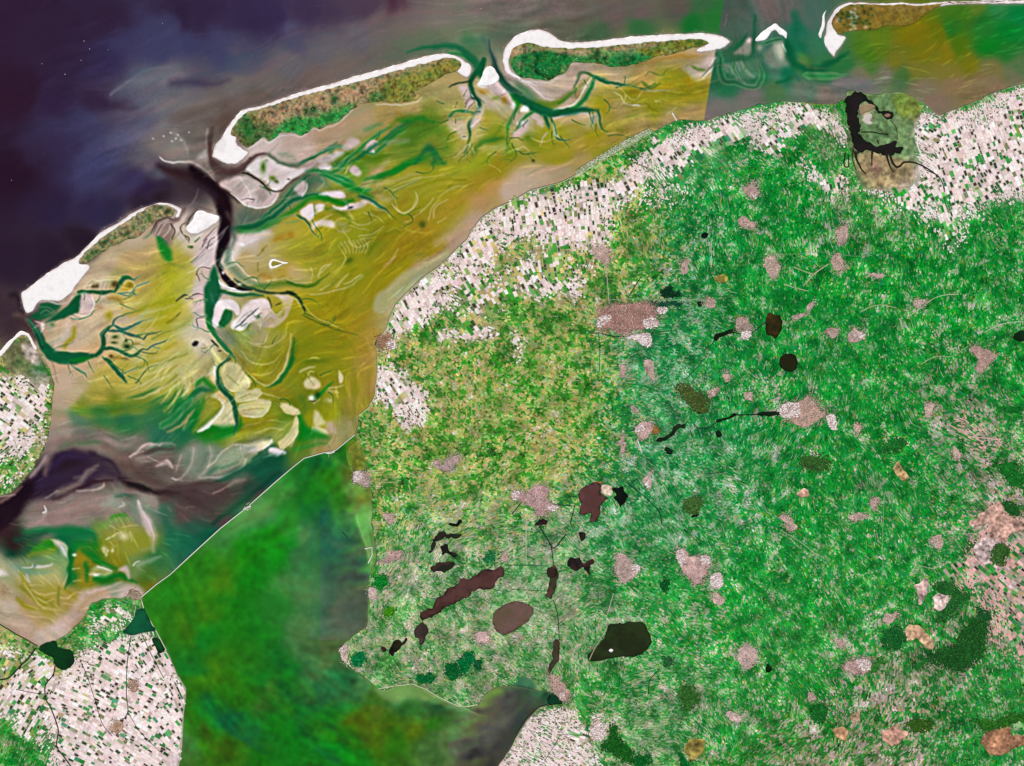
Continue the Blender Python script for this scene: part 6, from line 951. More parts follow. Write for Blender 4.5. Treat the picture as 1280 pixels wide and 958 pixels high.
# kinds of mosaic: W = tan and green parcels, T = teal meadows, E = bright meadows, S = pale green strips, K = pink sandy parcels
ZONE = '''500,460,W 560,520,W 620,560,W 700,560,W 740,500,W 700,440,W 740,360,W 800,280,W 790,340,W 600,440,W 520,600,W 600,620,W 660,600,W 480,620,W 500,560,W 740,570,W 640,480,W
800,440,T 830,480,T 800,560,T 850,560,T 770,600,T 820,620,T 780,640,T 870,330,T 850,380,T 840,430,T 880,280,T 750,660,T 860,660,T 900,560,T 940,640,T 840,260,E 900,240,E 930,200,E 900,350,E 950,300,E 1000,260,E 1050,300,E 1000,340,E 1100,330,E 1150,300,E 1220,310,E 1270,330,E 1050,400,E 1000,400,E 950,440,E 920,480,E 1000,470,E 1100,400,E 1150,400,E 1200,380,E 1260,400,E 1060,460,E 1100,500,E 1040,560,E 980,580,E 920,600,E 1000,640,E 900,680,E 960,700,E 880,780,E 940,800,E 1000,780,E 980,860,E 1080,620,E 1140,640,E 1100,560,E 1150,600,E 1180,460,E 1050,720,E 1000,240,E
540,660,S 480,760,S 520,720,S 600,720,S 660,720,S 560,780,S 620,820,S 500,800,S 480,830,S 540,840,S 600,850,S 680,780,S 660,680,S 700,680,S 720,720,S 740,740,S 700,820,S 770,790,S 830,800,E 800,860,S 740,860,E 850,880,S 800,920,S 870,740,E 800,720,E 760,760,S
1100,780,E 1090,840,K 1040,880,E 1150,880,K 1200,900,E 1120,920,K 1240,900,E 1060,930,K 1000,940,K 920,940,E 1200,620,E 1240,580,K 1270,540,E 1200,520,K 1240,640,K 1270,700,K 1250,760,K 1260,820,E 1200,700,E 1160,740,E 1100,720,E 1060,800,E 1150,690,E 1180,840,K
30,540,W 20,500,W 40,600,W 150,770,E 30,820,W 30,930,E 120,760,E'''
_z = [t.split(',') for t in ZONE.split()]
_zx = np.array([(float(a), float(b)) for a, b, _ in _z]); _zk = np.array(['WTESK'.index(k) for *_, k in _z])
def zone_of(x, y):
    """nearest kind, blurred so that neighbouring mosaics interlock"""
    x = x + rng.normal(0, 28, x.shape); y = y + rng.normal(0, 28, y.shape); out = np.zeros(len(x), int)
    for i in range(0, len(x), 20000):
        d = (x[i:i + 20000, None] - _zx[:, 0]) ** 2 + (y[i:i + 20000, None] - _zx[:, 1]) ** 2; out[i:i + 20000] = _zk[d.argmin(1)]
    return out
PAL = dict(
    W=[(.28, (198, 180, 104)), (.22, (44, 142, 32)), (.07, (24, 108, 24)), (.16, (130, 174, 76)), (.14, (160, 188, 120)), (.08, (206, 184, 146)), (.03, (232, 226, 214)), (.03, (40, 60, 30)), (.04, (90, 140, 50))],
    T=[(.28, (34, 144, 70)), (.16, (14, 118, 54)), (.20, (132, 180, 142)), (.10, (160, 186, 160)), (.10, (96, 146, 80)), (.03, (214, 214, 206)), (.06, (18, 90, 50)), (.04, (176, 170, 130))],
    E=[(.38, (14, 144, 40)), (.17, (6, 112, 34)), (.15, (72, 164, 66)), (.10, (146, 188, 126)), (.055, (200, 182, 170)), (.07, (28, 140, 90)), (.03, (14, 80, 28)), (.02, (222, 210, 206)), (.03, (120, 140, 40))],
    S=[(.25, (120, 168, 110)), (.16, (170, 180, 148)), (.14, (196, 178, 160)), (.18, (66, 142, 66)), (.12, (24, 116, 44)), (.07, (178, 168, 108)), (.04, (228, 216, 208)), (.05, (98, 150, 120)), (.02, (40, 70, 34))],
    K=[(.26, (196, 168, 162)), (.14, (170, 148, 134)), (.20, (40, 124, 46)), (.14, (128, 158, 110)), (.12, (14, 104, 34)), (.06, (226, 206, 204)), (.06, (30, 76, 34)), (.06, (170, 150, 96))],
    P=[(.56, (248, 227, 222)), (.14, (234, 206, 200)), (.03, (206, 182, 172)), (.09, (56, 52, 40)), (.07, (30, 66, 30)), (.05, (36, 104, 40)), (.03, (126, 128, 84)), (.05, (254, 246, 242))])
def block_cells(cx, cy, r, ang, row, ln, jit):
    """rows of parcels of a block of land, as (x, y, length, width, angle)"""
    out = []; v = -r
    while v < r:
        h = row * rng.uniform(.7, 1.5); u = -r + rng.uniform(0, ln)
        n = int(2 * r / ln * 1.6) + 2
        L = ln * rng.uniform(.5, 1.7, n); s = u + np.cumsum(L) - L
        out.append(np.stack([s + L / 2, np.full(n, v + h / 2), L, np.full(n, h)], 1)); v += h
    c = np.vstack(out); c = c[np.abs(c[:, 0]) < r]
    a = math.radians(ang); x = cx + c[:, 0] * math.cos(a) - c[:, 1] * math.sin(a); y = cy + c[:, 0] * math.sin(a) + c[:, 1] * math.cos(a)
    return np.stack([x, y, c[:, 2], c[:, 3], np.full(len(c), a)], 1)
farm = np.zeros((CH, CW), bool)
for k in ('main', 'west', 'texel'): sl = box_of(OUT[k], 1); farm[sl] |= inside(XX[sl], YY[sl], OUT[k])
soft_edge = blur(farm.astype(np.float32), 1.1)
# land that is not cut into fields: marsh, forelands, bog, inland water
for t in ('1062,112 1120,114 1150,125 1150,150 1142,160 1146,200 1150,225 1136,237 1080,237 1068,215 1058,150', '434,562 448,545 453,560 460,588 440,590', '464,690 470,712 462,720 462,700', '640,858 652,845 668,850 680,866', '154,790 166,775 172,762 180,761 187,775 194,788 165,796', '0,440 40,415 50,445 60,466 66,480 45,482 30,470 10,466'):
    soft_edge[inside(XX, YY, P(t))] = 0
blocks = []
for S_, want in ((20.0, False), (46.0, True)):                      # polders are parcelled out in big regular blocks, old land in small ones
    for gy in np.arange(-50, 1020, S_):
        for gx in np.arange(-50, 1340, S_):
            b_ = (gx + rng.uniform(-.36, .36) * S_, gy + rng.uniform(-.36, .36) * S_)
            if (float(sample(PALE, 1, np.array([b_[0]]), np.array([b_[1]]))[0]) > .4) == want: blocks.append(b_)
BL = np.array(blocks); cells = []; owner = []
keep = sample(blur(farm.astype(np.float32), 12), 1, BL[:, 0], BL[:, 1]) > .04; BL = BL[keep]
for i, (x, y) in enumerate(BL):
    v = sample(ANGF, _ad, np.array([x]), np.array([y]))[0]; ang = math.degrees(math.atan2(v[1], v[0])) / 2
    pale = float(sample(PALE, 1, np.array([x]), np.array([y]))[0]); wz = _zk[((_zx - (x, y)) ** 2).sum(1).argmin()]
    ang += rng.normal(0, 4 if pale > .4 else 15 if wz != 0 else 25)
    if pale > .4: row, ln = 3.3, 5.2
    elif wz == 0: row, ln = 2.1, 2.7
    elif wz == 4: row, ln = 1.7, 3.2
    else: row, ln = (1.15, 3.6) if rng.random() < .17 else (1.5, 2.2)
    if x > 620 and x < 740 and y > 880 and pale > .4: row, ln = 1.3, 3.0
    c = block_cells(x, y, 66.0 if pale > .4 else 42.0, ang, row, ln, 0); cells.append(c); owner.append(np.full(len(c), i))
CE = np.vstack(cells); OW = np.concatenate(owner)
ok = (CE[:, 0] > -52) & (CE[:, 0] < 1332) & (CE[:, 1] > -52) & (CE[:, 1] < 1010); CE, OW = CE[ok], OW[ok]
ok = sample(soft_edge, 1, CE[:, 0], CE[:, 1]) > .82; CE, OW = CE[ok], OW[ok]
own = np.zeros(len(CE), bool)
qx, qy = CE[:, 0] + 3 * sample(WX, 1, CE[:, 0], CE[:, 1]), CE[:, 1] + 3 * sample(WY, 1, CE[:, 0], CE[:, 1])
for i in range(0, len(CE), 8000):
    d = (qx[i:i + 8000, None] - BL[:, 0]) ** 2 + (qy[i:i + 8000, None] - BL[:, 1]) ** 2; own[i:i + 8000] = d.argmin(1) == OW[i:i + 8000]
CE, OW = CE[own], OW[own]
pz = sample(PALE, 1, CE[:, 0], CE[:, 1]); pz = np.clip(pz + .16 * (pz > .03) * sample(noise(4, 101), 1, CE[:, 0], CE[:, 1]), 0, 1)
isp = rng.random(len(CE)) < pz ** 1.1; zz = zone_of(CE[:, 0], CE[:, 1])
kind = np.where(isp, 5, zz); TN = np.zeros((len(CE), 3))
tr_ = sample(noise(9, 105), 1, CE[:, 0], CE[:, 1]); patch = sample(noise(2.6, 102), 1, CE[:, 0], CE[:, 1])               # neighbouring parcels tend to be alike
for k, key in enumerate('WTESKP'):
    s = np.nonzero(kind == k)[0]; w = np.array([a for a, _ in PAL[key]]); w = np.cumsum(w / w.sum()); cols = np.array([c for _, c in PAL[key]], float)
    r = rng.random(len(s))
    o_ = np.argsort(cols.sum(1)); cols = cols[o_]; w = np.array([q for q, _ in PAL[key]])[o_]; w = np.cumsum(w / w.sum())
    if key != 'P': r = .5 * (1 + np.tanh(.8 * (.6 * patch[s] + .25 * tr_[s] + .68 * rng.standard_normal(len(s)))))
    TN[s] = cols[np.searchsorted(w, r).clip(0, len(w) - 1)]
# moisture: wide greener and paler tracts
tr = sample(noise(14, 103), 1, CE[:, 0], CE[:, 1])[:, None]; tr2 = sample(noise(5, 104), 1, CE[:, 0], CE[:, 1])[:, None]
gb = sample(LND, 1, CE[:, 0], CE[:, 1]) * 255
mixk = np.where(kind == 5, .04, .16 + .10 * np.clip(tr[:, 0], -1, 1))[:, None]
TN = TN * (1 - mixk) + gb * mixk
TN *= (1 + np.where(kind == 5, .03, .08)[:, None] * tr2 + np.where(kind == 5, .03, .07)[:, None] * rng.standard_normal((len(CE), 1)))
_q = ((kind == 5) & (CE[:, 0] > 1180) & (CE[:, 1] > 480))[:, None]; TN = np.where(_q, TN * np.array([.90, .76, .74]), TN)
TN = np.clip(TN + rng.normal(0, 3, TN.shape), 4, 253)
LEV = rng.integers(0, 12, len(BL))[OW]
def quads(name, sel, z0, mat, shrink=.25, parent=None, origin=None):
    c = CE[sel]; n = len(c); ca, sa = np.cos(c[:, 4]), np.sin(c[:, 4]); co = np.zeros((n, 4, 3))
    L, H = np.maximum(c[:, 2] - shrink, .5), np.maximum(c[:, 3] - shrink * .8, .5)
    dk_ = (TN[sel].mean(1) < 110) & (kind[sel] == 5); L = np.where(dk_, L * rng.uniform(.55, .95, n), L); H = np.where(dk_, H * rng.uniform(.6, .95, n), H); sk = rng.uniform(-.15, .15, (n, 4, 2))
    for i, (a, b) in enumerate(((-.5, -.5), (-.5, .5), (.5, .5), (.5, -.5))):
        u, v = a * L + sk[:, i, 0], b * H + sk[:, i, 1]
        co[:, i] = np.stack([wx(c[:, 0] + u * ca - v * sa), wy(c[:, 1] + u * sa + v * ca), z0 + LEV[sel] * .0006 + (np.arange(n) % 3) * .0002], 1)
    t = np.repeat(TN[sel] / 255, 4, 0) * (1 + .05 * rng.standard_normal((n * 4, 1)))
    return mesh(name, co.reshape(-1, 3), np.arange(4 * n).reshape(n, 4), t, mat, parent, origin)
light = TN.mean(1) > 180
REG = [('tight chequerwork of bare pale fields in the south-western polder', lambda x, y: (x < 240) & (y > 700)), ('bare pale field on the northern coast, west of the dark branching lake', lambda x, y: (x > 740) & (x < 1075) & (y < 260)), ('bare pale field on the coast, east of the dark branching lake', lambda x, y: (x >= 1075) & (y < 300)),
       ('bare pale field beside the tan mud of the north-western mainland shore', lambda x, y: (x > 440) & (x <= 800) & (y < 560)), ('bare pale field in the southern polder below the inlet', lambda x, y: (x > 600) & (x < 760) & (y > 880)), ('bare pale field on the tip of the southern island', lambda x, y: (x < 80) & (y < 620))]
cand = np.nonzero((kind == 5) & light & (CE[:, 0] > 4) & (CE[:, 0] < 1276) & (CE[:, 1] > 4) & (CE[:, 1] < 954))[0]
cand = cand[np.argsort(-(CE[cand, 2] * CE[cand, 3]))][:285]
single = np.zeros(len(CE), bool)
labs = ['bare pale pinkish field in the chequered polder west of the green lake'] + [r[0] for r in REG[1:]]
for i in cand:
    x, y = CE[i, 0], CE[i, 1]
    for (g, f), lb in zip(REG, labs):
        if f(x, y):
            s = np.zeros(len(CE), bool); s[i] = True; single[i] = True
            o = quads('bare_field', s, .078, M['field'], .3, None, (wx(x), wy(y), .078)); tag(o, lb, 'field', 'pale fields: ' + g, 'thing'); break
tag(quads('polder_fields', (kind == 5) & ~single, .078, M['field'], .3), 'patchwork of small pinkish white and dark parcels on the coastal clay', 'fields', None, 'stuff')
tag(quads('meadow_parcels', kind != 5, .078, M['field'], .18), 'countless narrow green, tan and pale meadow strips inland', 'meadows', None, 'stuff')
print('fields', len(CE), int(single.sum()), int((kind == 5).sum()))
# ditches and hedge lines between the parcels
dsel = np.nonzero((kind != 5) & (rng.random(len(CE)) < .06))[0]
dl = [(CE[i, 0], CE[i, 1] + rng.normal(0, .6), CE[i, 2] * rng.uniform(1.2, 2.6), rng.uniform(.28, .5), CE[i, 4], .003, *((16, 60, 30) if (k := rng.random()) < .45 else ((206, 200, 180) if k < .8 else (140, 176, 130)))) for i in dsel]
DITCH = dl
# salt marsh combed by ditches
sm = thing('salt_marsh', 'whitish marsh strip combed by ditches along the northern mud shore', 'salt marsh', 768, 192)
mc, mt = [], []
for i in range(150):
    t = i / 149; x = 722 + 92 * t; y = 220 - 53 * t - 3 * math.sin(3 * t); a = -.52
    for r_ in range(4):
        if rng.random() < .25: continue
        mc.append((x + r_ * 1.0 * .5 - 2, y + 1.9 * r_ - 5.5 + rng.normal(0, .3), rng.uniform(.35, .8), rng.uniform(1.4, 2.4), a + .1, .004, *((226, 222, 206) if rng.random() < .65 else (130, 170, 110))))
sheet('marsh_ground', smooth(P('716,221 740,204 765,188 790,172 812,163 818,167 800,180 775,194 748,211 728,222'), True, 3), .076, (132, 152, 96), M['land'], sm, 1.5, None, .02)
blockset('ditched_strips', mc, M['field'], sm, .084)
sm2 = thing('salt_marsh', 'pale grassy marsh in the marshland right of the black branching lake, with white ditches', 'salt marsh', 1130, 150)
sheet('marsh_ground', roughen(smooth(P('1121,150 1128,144 1140,150 1143,162 1146,175 1142,186 1134,182 1122,174'), True, 3), .5, 4), .076, (120, 146, 100), M['land'], sm2, 1.5, None, .02)
blockset('ditched_strips', [(1121 + rng.uniform(0, 22), 147 + rng.uniform(0, 32), rng.uniform(.3, .5), rng.uniform(2, 6), rng.choice([0, 1.57, .3]), .003, 214, 210, 196) for _ in range(46)], M['field'], sm2, .08)
# ---------------------------------------------------------------- towns, woods, heaths, canals
def scatter(poly, n, soft=1.0):
    lo, hi = poly.min(0), poly.max(0); out = np.zeros((0, 2))
    while len(out) < n:
        q = rng.uniform(lo, hi, (n * 2, 2)); out = np.vstack([out, q[inside(q[:, 0], q[:, 1], poly)]])
        if len(out) == 0: break
    return out[:n]
TZ = [0.0]
def town(t, label, works='', v=(0, 0, 1), c=(178, 152, 146), ang=.3, dens=.55, cat='town', name='town', bright=.18):
    V(*v); P0 = P(t); p = roughen(smooth(P0, True, 4), 1.0, len(label) + 9, 1.3); V(); cen = p.mean(0)
    r = thing(name, label, cat, cen[0], cen[1], .07)
    c = np.array(c, float) * [1.04, 1.0, .97]
    pin = roughen(cen + (smooth(P0, True, 4) - cen) * .9, 1.3, len(label) + 10, 1.3)
    TZ[0] += .00006; sheet('streets', pin, .1135 + TZ[0], lambda x, y: np.clip(c / 255 * .93 * (1 + .09 * sample(noise(1.5, 111), 1, x, y) + .05 * sample(noise(5, 112), 1, x, y))[:, None], 0, 1), M['stone'], r, 1.3, None, .02)
    area = abs((p[:, 0] * np.roll(p[:, 1], -1) - np.roll(p[:, 0], -1) * p[:, 1]).sum()) / 2
    q = scatter(p, int(area * dens)); q2 = scatter(p, int(area * .45)); q2 = q2 + (q2 - cen) * .2 * rng.uniform(0, 1.6, (len(q2), 1)) + rng.normal(0, 1.8, q2.shape); q = np.vstack([q, q2]); cell = []
    for x, y in q:
        k = rng.random(); tc = (236, 216, 206) if k < bright * .6 else (c * rng.uniform(.84, 1.14) if k < .86 else (np.array([70, 110, 60]) if k < .95 else np.array([120, 84, 74])))
        cell.append((x, y, rng.uniform(.4, .9), rng.uniform(.5, 1.4), ang + rng.choice([0, 1.57]) + rng.normal(0, .12), rng.uniform(.012, .03), *np.clip(tc, 5, 250)))
    b = blockset('house_blocks', cell, M['roof'], r, .1136 + TZ[0]); tag(b, kind='stuff')
    for w in [w for w in works.split('|') if w]:
        V(*v); pw = smooth(P(w), True, 2); V(); lo, hi = pw.min(0), pw.max(0); cell = []
        aw = abs((pw[:, 0] * np.roll(pw[:, 1], -1) - np.roll(pw[:, 0], -1) * pw[:, 1]).sum()) / 2
        for x, y in scatter(pw, int(aw * .42)):
            tc = (248, 236, 230) if rng.random() < .72 else (190, 166, 164)
            cell.append((x, y, rng.uniform(.9, 1.7), rng.uniform(1.1, 2.6), ang + .5 + rng.choice([0, 1.57]), rng.uniform(.015, .026), *tc))
        iw = sheet('industrial_estate', pw, .1165 + TZ[0], (206, 184, 180), M['stone'], r, 1.5, None, .02)
        wb = blockset('work_hall', cell, M['roof'], None, .117 + TZ[0]); wb.parent = iw; wb.matrix_parent_inverse.identity()
        wb.location = -np.array(r.location) if False else (0, 0, 0)
        co = np.empty(len(wb.data.vertices) * 3, np.float32); wb.data.vertices.foreach_get('co', co); co = co.reshape(-1, 3) - np.array(r.location, np.float32); wb.data.vertices.foreach_set('co', co.ravel()); wb.data.update(); tag(wb, kind='stuff')
    return r
town('420,590 440,575 500,560 560,545 620,550 700,545 725,575 735,640 700,680 640,690 560,722 500,700 430,690 420,650', 'largest town, brownish pink with two bright white industrial edges', '655,640 700,625 735,650 725,672 665,680|725,575 770,575 775,598 730,608|560,728 640,706 690,708 695,770 650,765 610,735|425,630 480,610 490,640 430,680', A6, (170, 134, 126), .5, .7)
town('65,110 100,95 150,80 205,58 240,80 270,120 295,160 240,190 190,220 130,200 70,170', 'large eastern town with a white western quarter, at the end of the dark canal', '65,105 150,95 150,165 65,165|290,165 330,150 345,230 310,220', A1[:1] + (480, 3.99), (186, 160, 148), .4)
town('820,840 850,820 880,850 930,850 980,850 995,890 985,940 940,1000 900,1010 880,970 840,930', 'ragged pinkish town in the south with white north-western streets', '815,840 850,830 865,890 840,905|940,860 985,860 990,900 950,900|990,960 1040,940 1050,1010 1000,1020', A3, (196, 168, 166), .9)
town('0,560 30,530 80,540 120,505 160,500 190,520 180,580 240,615 190,640 130,660 110,620 60,610', 'mid-sized pinkish town between meadows and the brown lake with bays', '0,540 35,535 30,575 0,575|175,605 240,610 200,635', A3, (190, 160, 162), .7, .6)
town('510,870 540,845 590,870 635,920 620,960 560,990 520,960', 'greyish town south of the ring-shaped canal', '590,900 640,910 620,950', A3, (190, 170, 166), .4, .5)
town('615,210 690,185 710,195 690,240 660,285 625,265', 'small compact pinkish town with an orange field on its east side', '615,215 660,205 650,240 620,240', A3, (200, 172, 168), .3, .6)
town('650,470 700,425 715,435 690,470 690,520 665,525 655,500', 'slim white-speckled town on the straight canal', '660,490 690,500 680,525', A3, (196, 176, 172), .9, .5)
town('1115,640 1150,620 1190,650 1205,690 1170,700 1120,690', 'greyish town with white south edge, below the dark wide canal end', '1145,700 1195,695 1180,735 1150,735', A6, (176, 158, 148), .4, .5)
town('1125,135 1160,128 1185,150 1215,160 1210,180 1140,180', 'grey town in the bright meadows, due north of the tiny black pond', '', A6, (190, 166, 160), .1, .4)
town('1160,-30 1200,-60 1235,-20 1225,20 1190,35 1155,0', 'pinkish northern town south of the pale coastal fields', '1195,15 1220,10 1215,35', A6, (192, 166, 162), .5, .5)
town('880,390 900,375 930,400 960,360 1010,345 1015,380 980,430 920,425 885,415', 'grey crescent-shaped town among the tan western fields', '', A2, (186, 166, 164), .2, .5)
town('600,745 625,720 660,715 690,740 680,780 640,790 605,780', 'brown little port town at the western tip of the mainland', '655,745 690,735 700,780 660,785', (320, 240, 3.99), (158, 124, 100), .3, .5)
town('480,437 555,438 572,470 572,515 540,515 500,490 485,500', 'small white harbour town below the dark olive lagoon on the lake shore', '485,440 520,440 530,470 490,490', A2, (190, 170, 170), .1, .6)
town('600,890 640,870 660,820 655,850 700,830 740,830 735,870 690,890 640,900', 'pale greyish village behind the white hooked harbour pier', '', A2, (190, 164, 160), .4, .5)
town('1010,770 1040,760 1110,800 1140,810 1120,850 1080,890 1060,910 1035,880 1040,830 1020,800', 'brown-pink eastern town near the right edge, below a straight bright road', '', (960, 240, 3.99), (188, 160, 152), .4, .55)
town('320,330 345,310 385,350 380,385 345,405 325,380', 'round grey village south-east of the ragged white village', '', (960, 240, 3.99), (190, 168, 158), .2, .5)
town('405,715 430,680 480,700 485,735 440,750 400,745', 'pale grey village in the east, level with the small white industrial town', '420,715 470,700 480,730', (960, 240, 3.99), (190, 168, 164), .2, .4)
town('285,690 320,670 355,690 350,720 300,730', 'small grey village next to the pale grey one, on its west side', '', (960, 240, 3.99), (184, 164, 156), .5, .4)
town('335,185 370,160 400,170 390,240 360,270 345,230', 'upright grey-pink town north in the bright eastern meadows', '', (960, 240, 3.99), (190, 168, 160), .1, .5)
town('0,310 40,330 60,380 50,420 20,430 0,400 -25,350', 'fuzzy grey-pink town west of the round grey village', '', (960, 240, 3.99), (186, 168, 158), .3, .4)
town('380,730 420,690 520,690 520,750 460,790 420,800 400,770', 'pale speckled town amid the south-eastern meadows, north of a pink heath', '450,720 520,700 515,760 470,760', (960, 718, 3.99), (196, 168, 164), .3, .5) if False else town('370,470 420,420 500,420 520,450 490,490 430,500 400,490', 'pale speckled town amid the south-eastern meadows', '440,430 510,430 505,480 460,470', (960, 718, 3.99), (196, 168, 164), .3, .45)
town('1125,375 1160,360 1215,375 1230,410 1210,450 1170,480 1140,455', 'pale grey town alone east of the big angular lake', '', A4, (206, 184, 180), .3, .5, bright=.3)
town('880,-10 930,-50 1040,-20 1050,20 1030,60 980,90 920,70 890,30', 'southern quarter of the ragged pinkish town, on strip meadows', '', A4, (194, 168, 162), .5, .45) if False else None
town('985,110 1010,95 1040,110 1060,130 1030,155 995,140', 'small white-roofed suburb south of the ragged pinkish town', '', A4, (200, 176, 172), .4, .5, bright=.4)
town('1065,690 1090,675 1120,700 1150,720 1120,745 1080,725', 'pale village in the southern strip meadows near the lower edge', '', A4, (206, 186, 182), .3, .5, bright=.35)
town('185,515 205,500 250,530 270,570 300,590 275,640 230,610 195,575', 'pinkish lakeside town at the inner end of the inlet', '230,590 260,600 245,625', A4, (190, 164, 156), .2, .5)
town('385,795 400,740 430,730 445,760 470,770 460,810 430,835 400,815', 'bright white town on the eastern rim of the southern polder', '390,780 440,740 465,775 450,820 410,815', A4, (216, 196, 192), .2, .4, bright=.5)
town('1110,290 1140,275 1170,300 1160,340 1110,345 1085,325', 'pinkish village in the strips south of the long slanting lake', '', A5, (206, 180, 180), .5, .5, bright=.3)
town('1050,590 1080,550 1130,555 1130,600 1170,650 1130,665', 'fuzzy greyish town beside a tall bright meadow, near the western road', '', (960, 240, 3.99), (186, 164, 156), .1, .3) if False else None
town('420,365 435,345 455,350 450,370 425,395', 'white little cape harbour town on the south-western headland', '418,378 432,360 440,380', (320, 718, 3.99), (214, 200, 198), .2, .6, bright=.5) if False else town('412,378 440,345 455,352 455,372 445,440 430,425 428,400', 'white little cape harbour town on the south-western headland', '415,375 440,355 445,375 425,390', A5, (206, 190, 184), .2, .6, bright=.5)
town('555,70 580,65 600,90 600,125 575,130 560,110', 'whitish village with moles on the eastern shore of the green lake', '', A5, (206, 190, 186), .2, .6, bright=.5)
town('640,110 660,85 695,95 700,125 680,130 655,120', 'sandy harbour village at the western end of the dam', '', (0, 718, 3.99), (168, 152, 130), .3, .5)
town('560,735 600,725 610,760 590,800 550,790', 'tan village in the middle of the chequered polder', '', (0, 718, 3.99), (184, 156, 136), .5, .4)
town('640,535 680,530 695,555 680,580 645,575', 'small brownish village north in the chequered polder', '', (0, 718, 3.99), (178, 150, 132), .2, .4)
town('115,770 150,765 200,790 205,830 180,850 140,830 120,800', 'bright white village cluster on the tip of the southern island', '', (0, 240 - 0, 3.99), (226, 206, 208), .5, .5, bright=.5) if False else None
town('110,110 140,120 210,45 190,80 140,120', 'x', '') if False else None
town('1140,80 1180,30 1230,0 1290,30 1340,60 1340,200 1250,240 1200,180 1160,140', 'x') if False else None
for t, lb in (('115,635 145,615 190,600 205,560 235,535 230,570 190,620 155,635 130,645', 'ragged white village chain west of the round grey village'), ('500,410 545,405 580,405 575,425 520,430', 'flat little grey village in the central east meadows'), ('725,545 760,535 790,560 760,590 730,580', 'small pink village east in the meadows, on a curving road'),
              ('830,740 880,730 885,770 850,790 830,770', 'x')):
    if lb != 'x': town(t, lb, '', (960, 240, 3.99), (196, 176, 170), .4, .45, 'village', 'village', .3)
for t, lb, v in (('60,660 90,640 120,670 140,720 105,740 80,700', 'whitish village in the central eastern meadows, west of the pink village row', (960, 480, 3.99)), ('510,575 545,570 550,625 520,635', 'tiny upright white village north of a pinkish village row', (960, 480, 3.99)), ('810,760 860,750 870,800 840,830 815,800', 'small white village in the east beyond the peat bog parcels', (960, 480, 3.99)), ('425,200 455,195 470,225 440,250', 'small fuzzy village south-east of the large eastern town', (960, 480, 3.99)),
                 ('410,650 500,640 495,670 430,685', 'pinkish village row in the eastern meadows', (960, 480, 3.99)), ('770,110 820,90 830,140 800,170', 'fuzzy pale village north-east, south of the brown-pink eastern town', (960, 480, 3.99)), ('915,330 950,320 960,370 930,390', 'small upright pale village near the eastern pink parcels', (960, 480, 3.99)), ('335,325 365,320 380,350 375,375 345,355', 'small pale village in the south-eastern meadows near strip fields', (960, 718, 3.99)),
                 ('570,220 640,185 650,215 600,250 575,250', 'pale sandy village at the north-west corner of the dark forest', (960, 718, 3.99)), ('200,600 225,590 235,620 210,640', 'tiny whitish village in the strip meadows beyond the lower right lakes', (960, 718, 3.99)), ('250,50 260,40 280,45 275,70', 'x', (0, 0, 1)), ('590,115 620,110 630,135 600,150', 'grey hamlet among teal meadows north of the compact pinkish town', A3), ('540,255 570,250 560,310 570,340 545,350 530,300', 'grey strung-out hamlet west of the compact pinkish town', A3), ('975,50 1000,15 1030,15 1025,45 990,65', 'pale hamlet at the edge of the speckled marsh', A3), ('1160,45 1195,40 1190,80 1165,75', 'grey hamlet north-east of the speckled marsh', A3),
                 ('750,590 760,400 770,400 790,440', 'x', A6), ('840,350 875,345 880,400 850,410 830,390', 'grey hamlet in the teal meadows, above the dark canal bars', A6), ('660,830 690,840 720,930 690,940 670,900', 'grey hamlet strip south of the largest town', A6), ('1050,895 1080,890 1090,930 1070,940', 'white cluster of sheds near the speckled marsh', A6), ('540,870 570,860 570,920 545,925', 'fuzzy grey hamlet south-west of the largest town', A6), ('400,265 470,275 490,330 480,380 440,345 400,310', 'grey-pink village where pale fields meet tan fields in the north-west', A6), ('955,540 1010,538 1015,575 980,580 955,570', 'small white industrial hamlet beside the black square pond', A6), ('180,880 220,870 240,920 200,945', 'x', A2), ('1215,845 1250,840 1260,890 1225,890', 'white village at the eastern end of the long slanting lake', A2), ('640,650 690,640 690,690 660,700', 'white hamlet on the lake road in the west', A2)):
    if lb != 'x': town(t, lb, '', v, (192, 170, 162), .3, .4, 'village', 'village', .3)

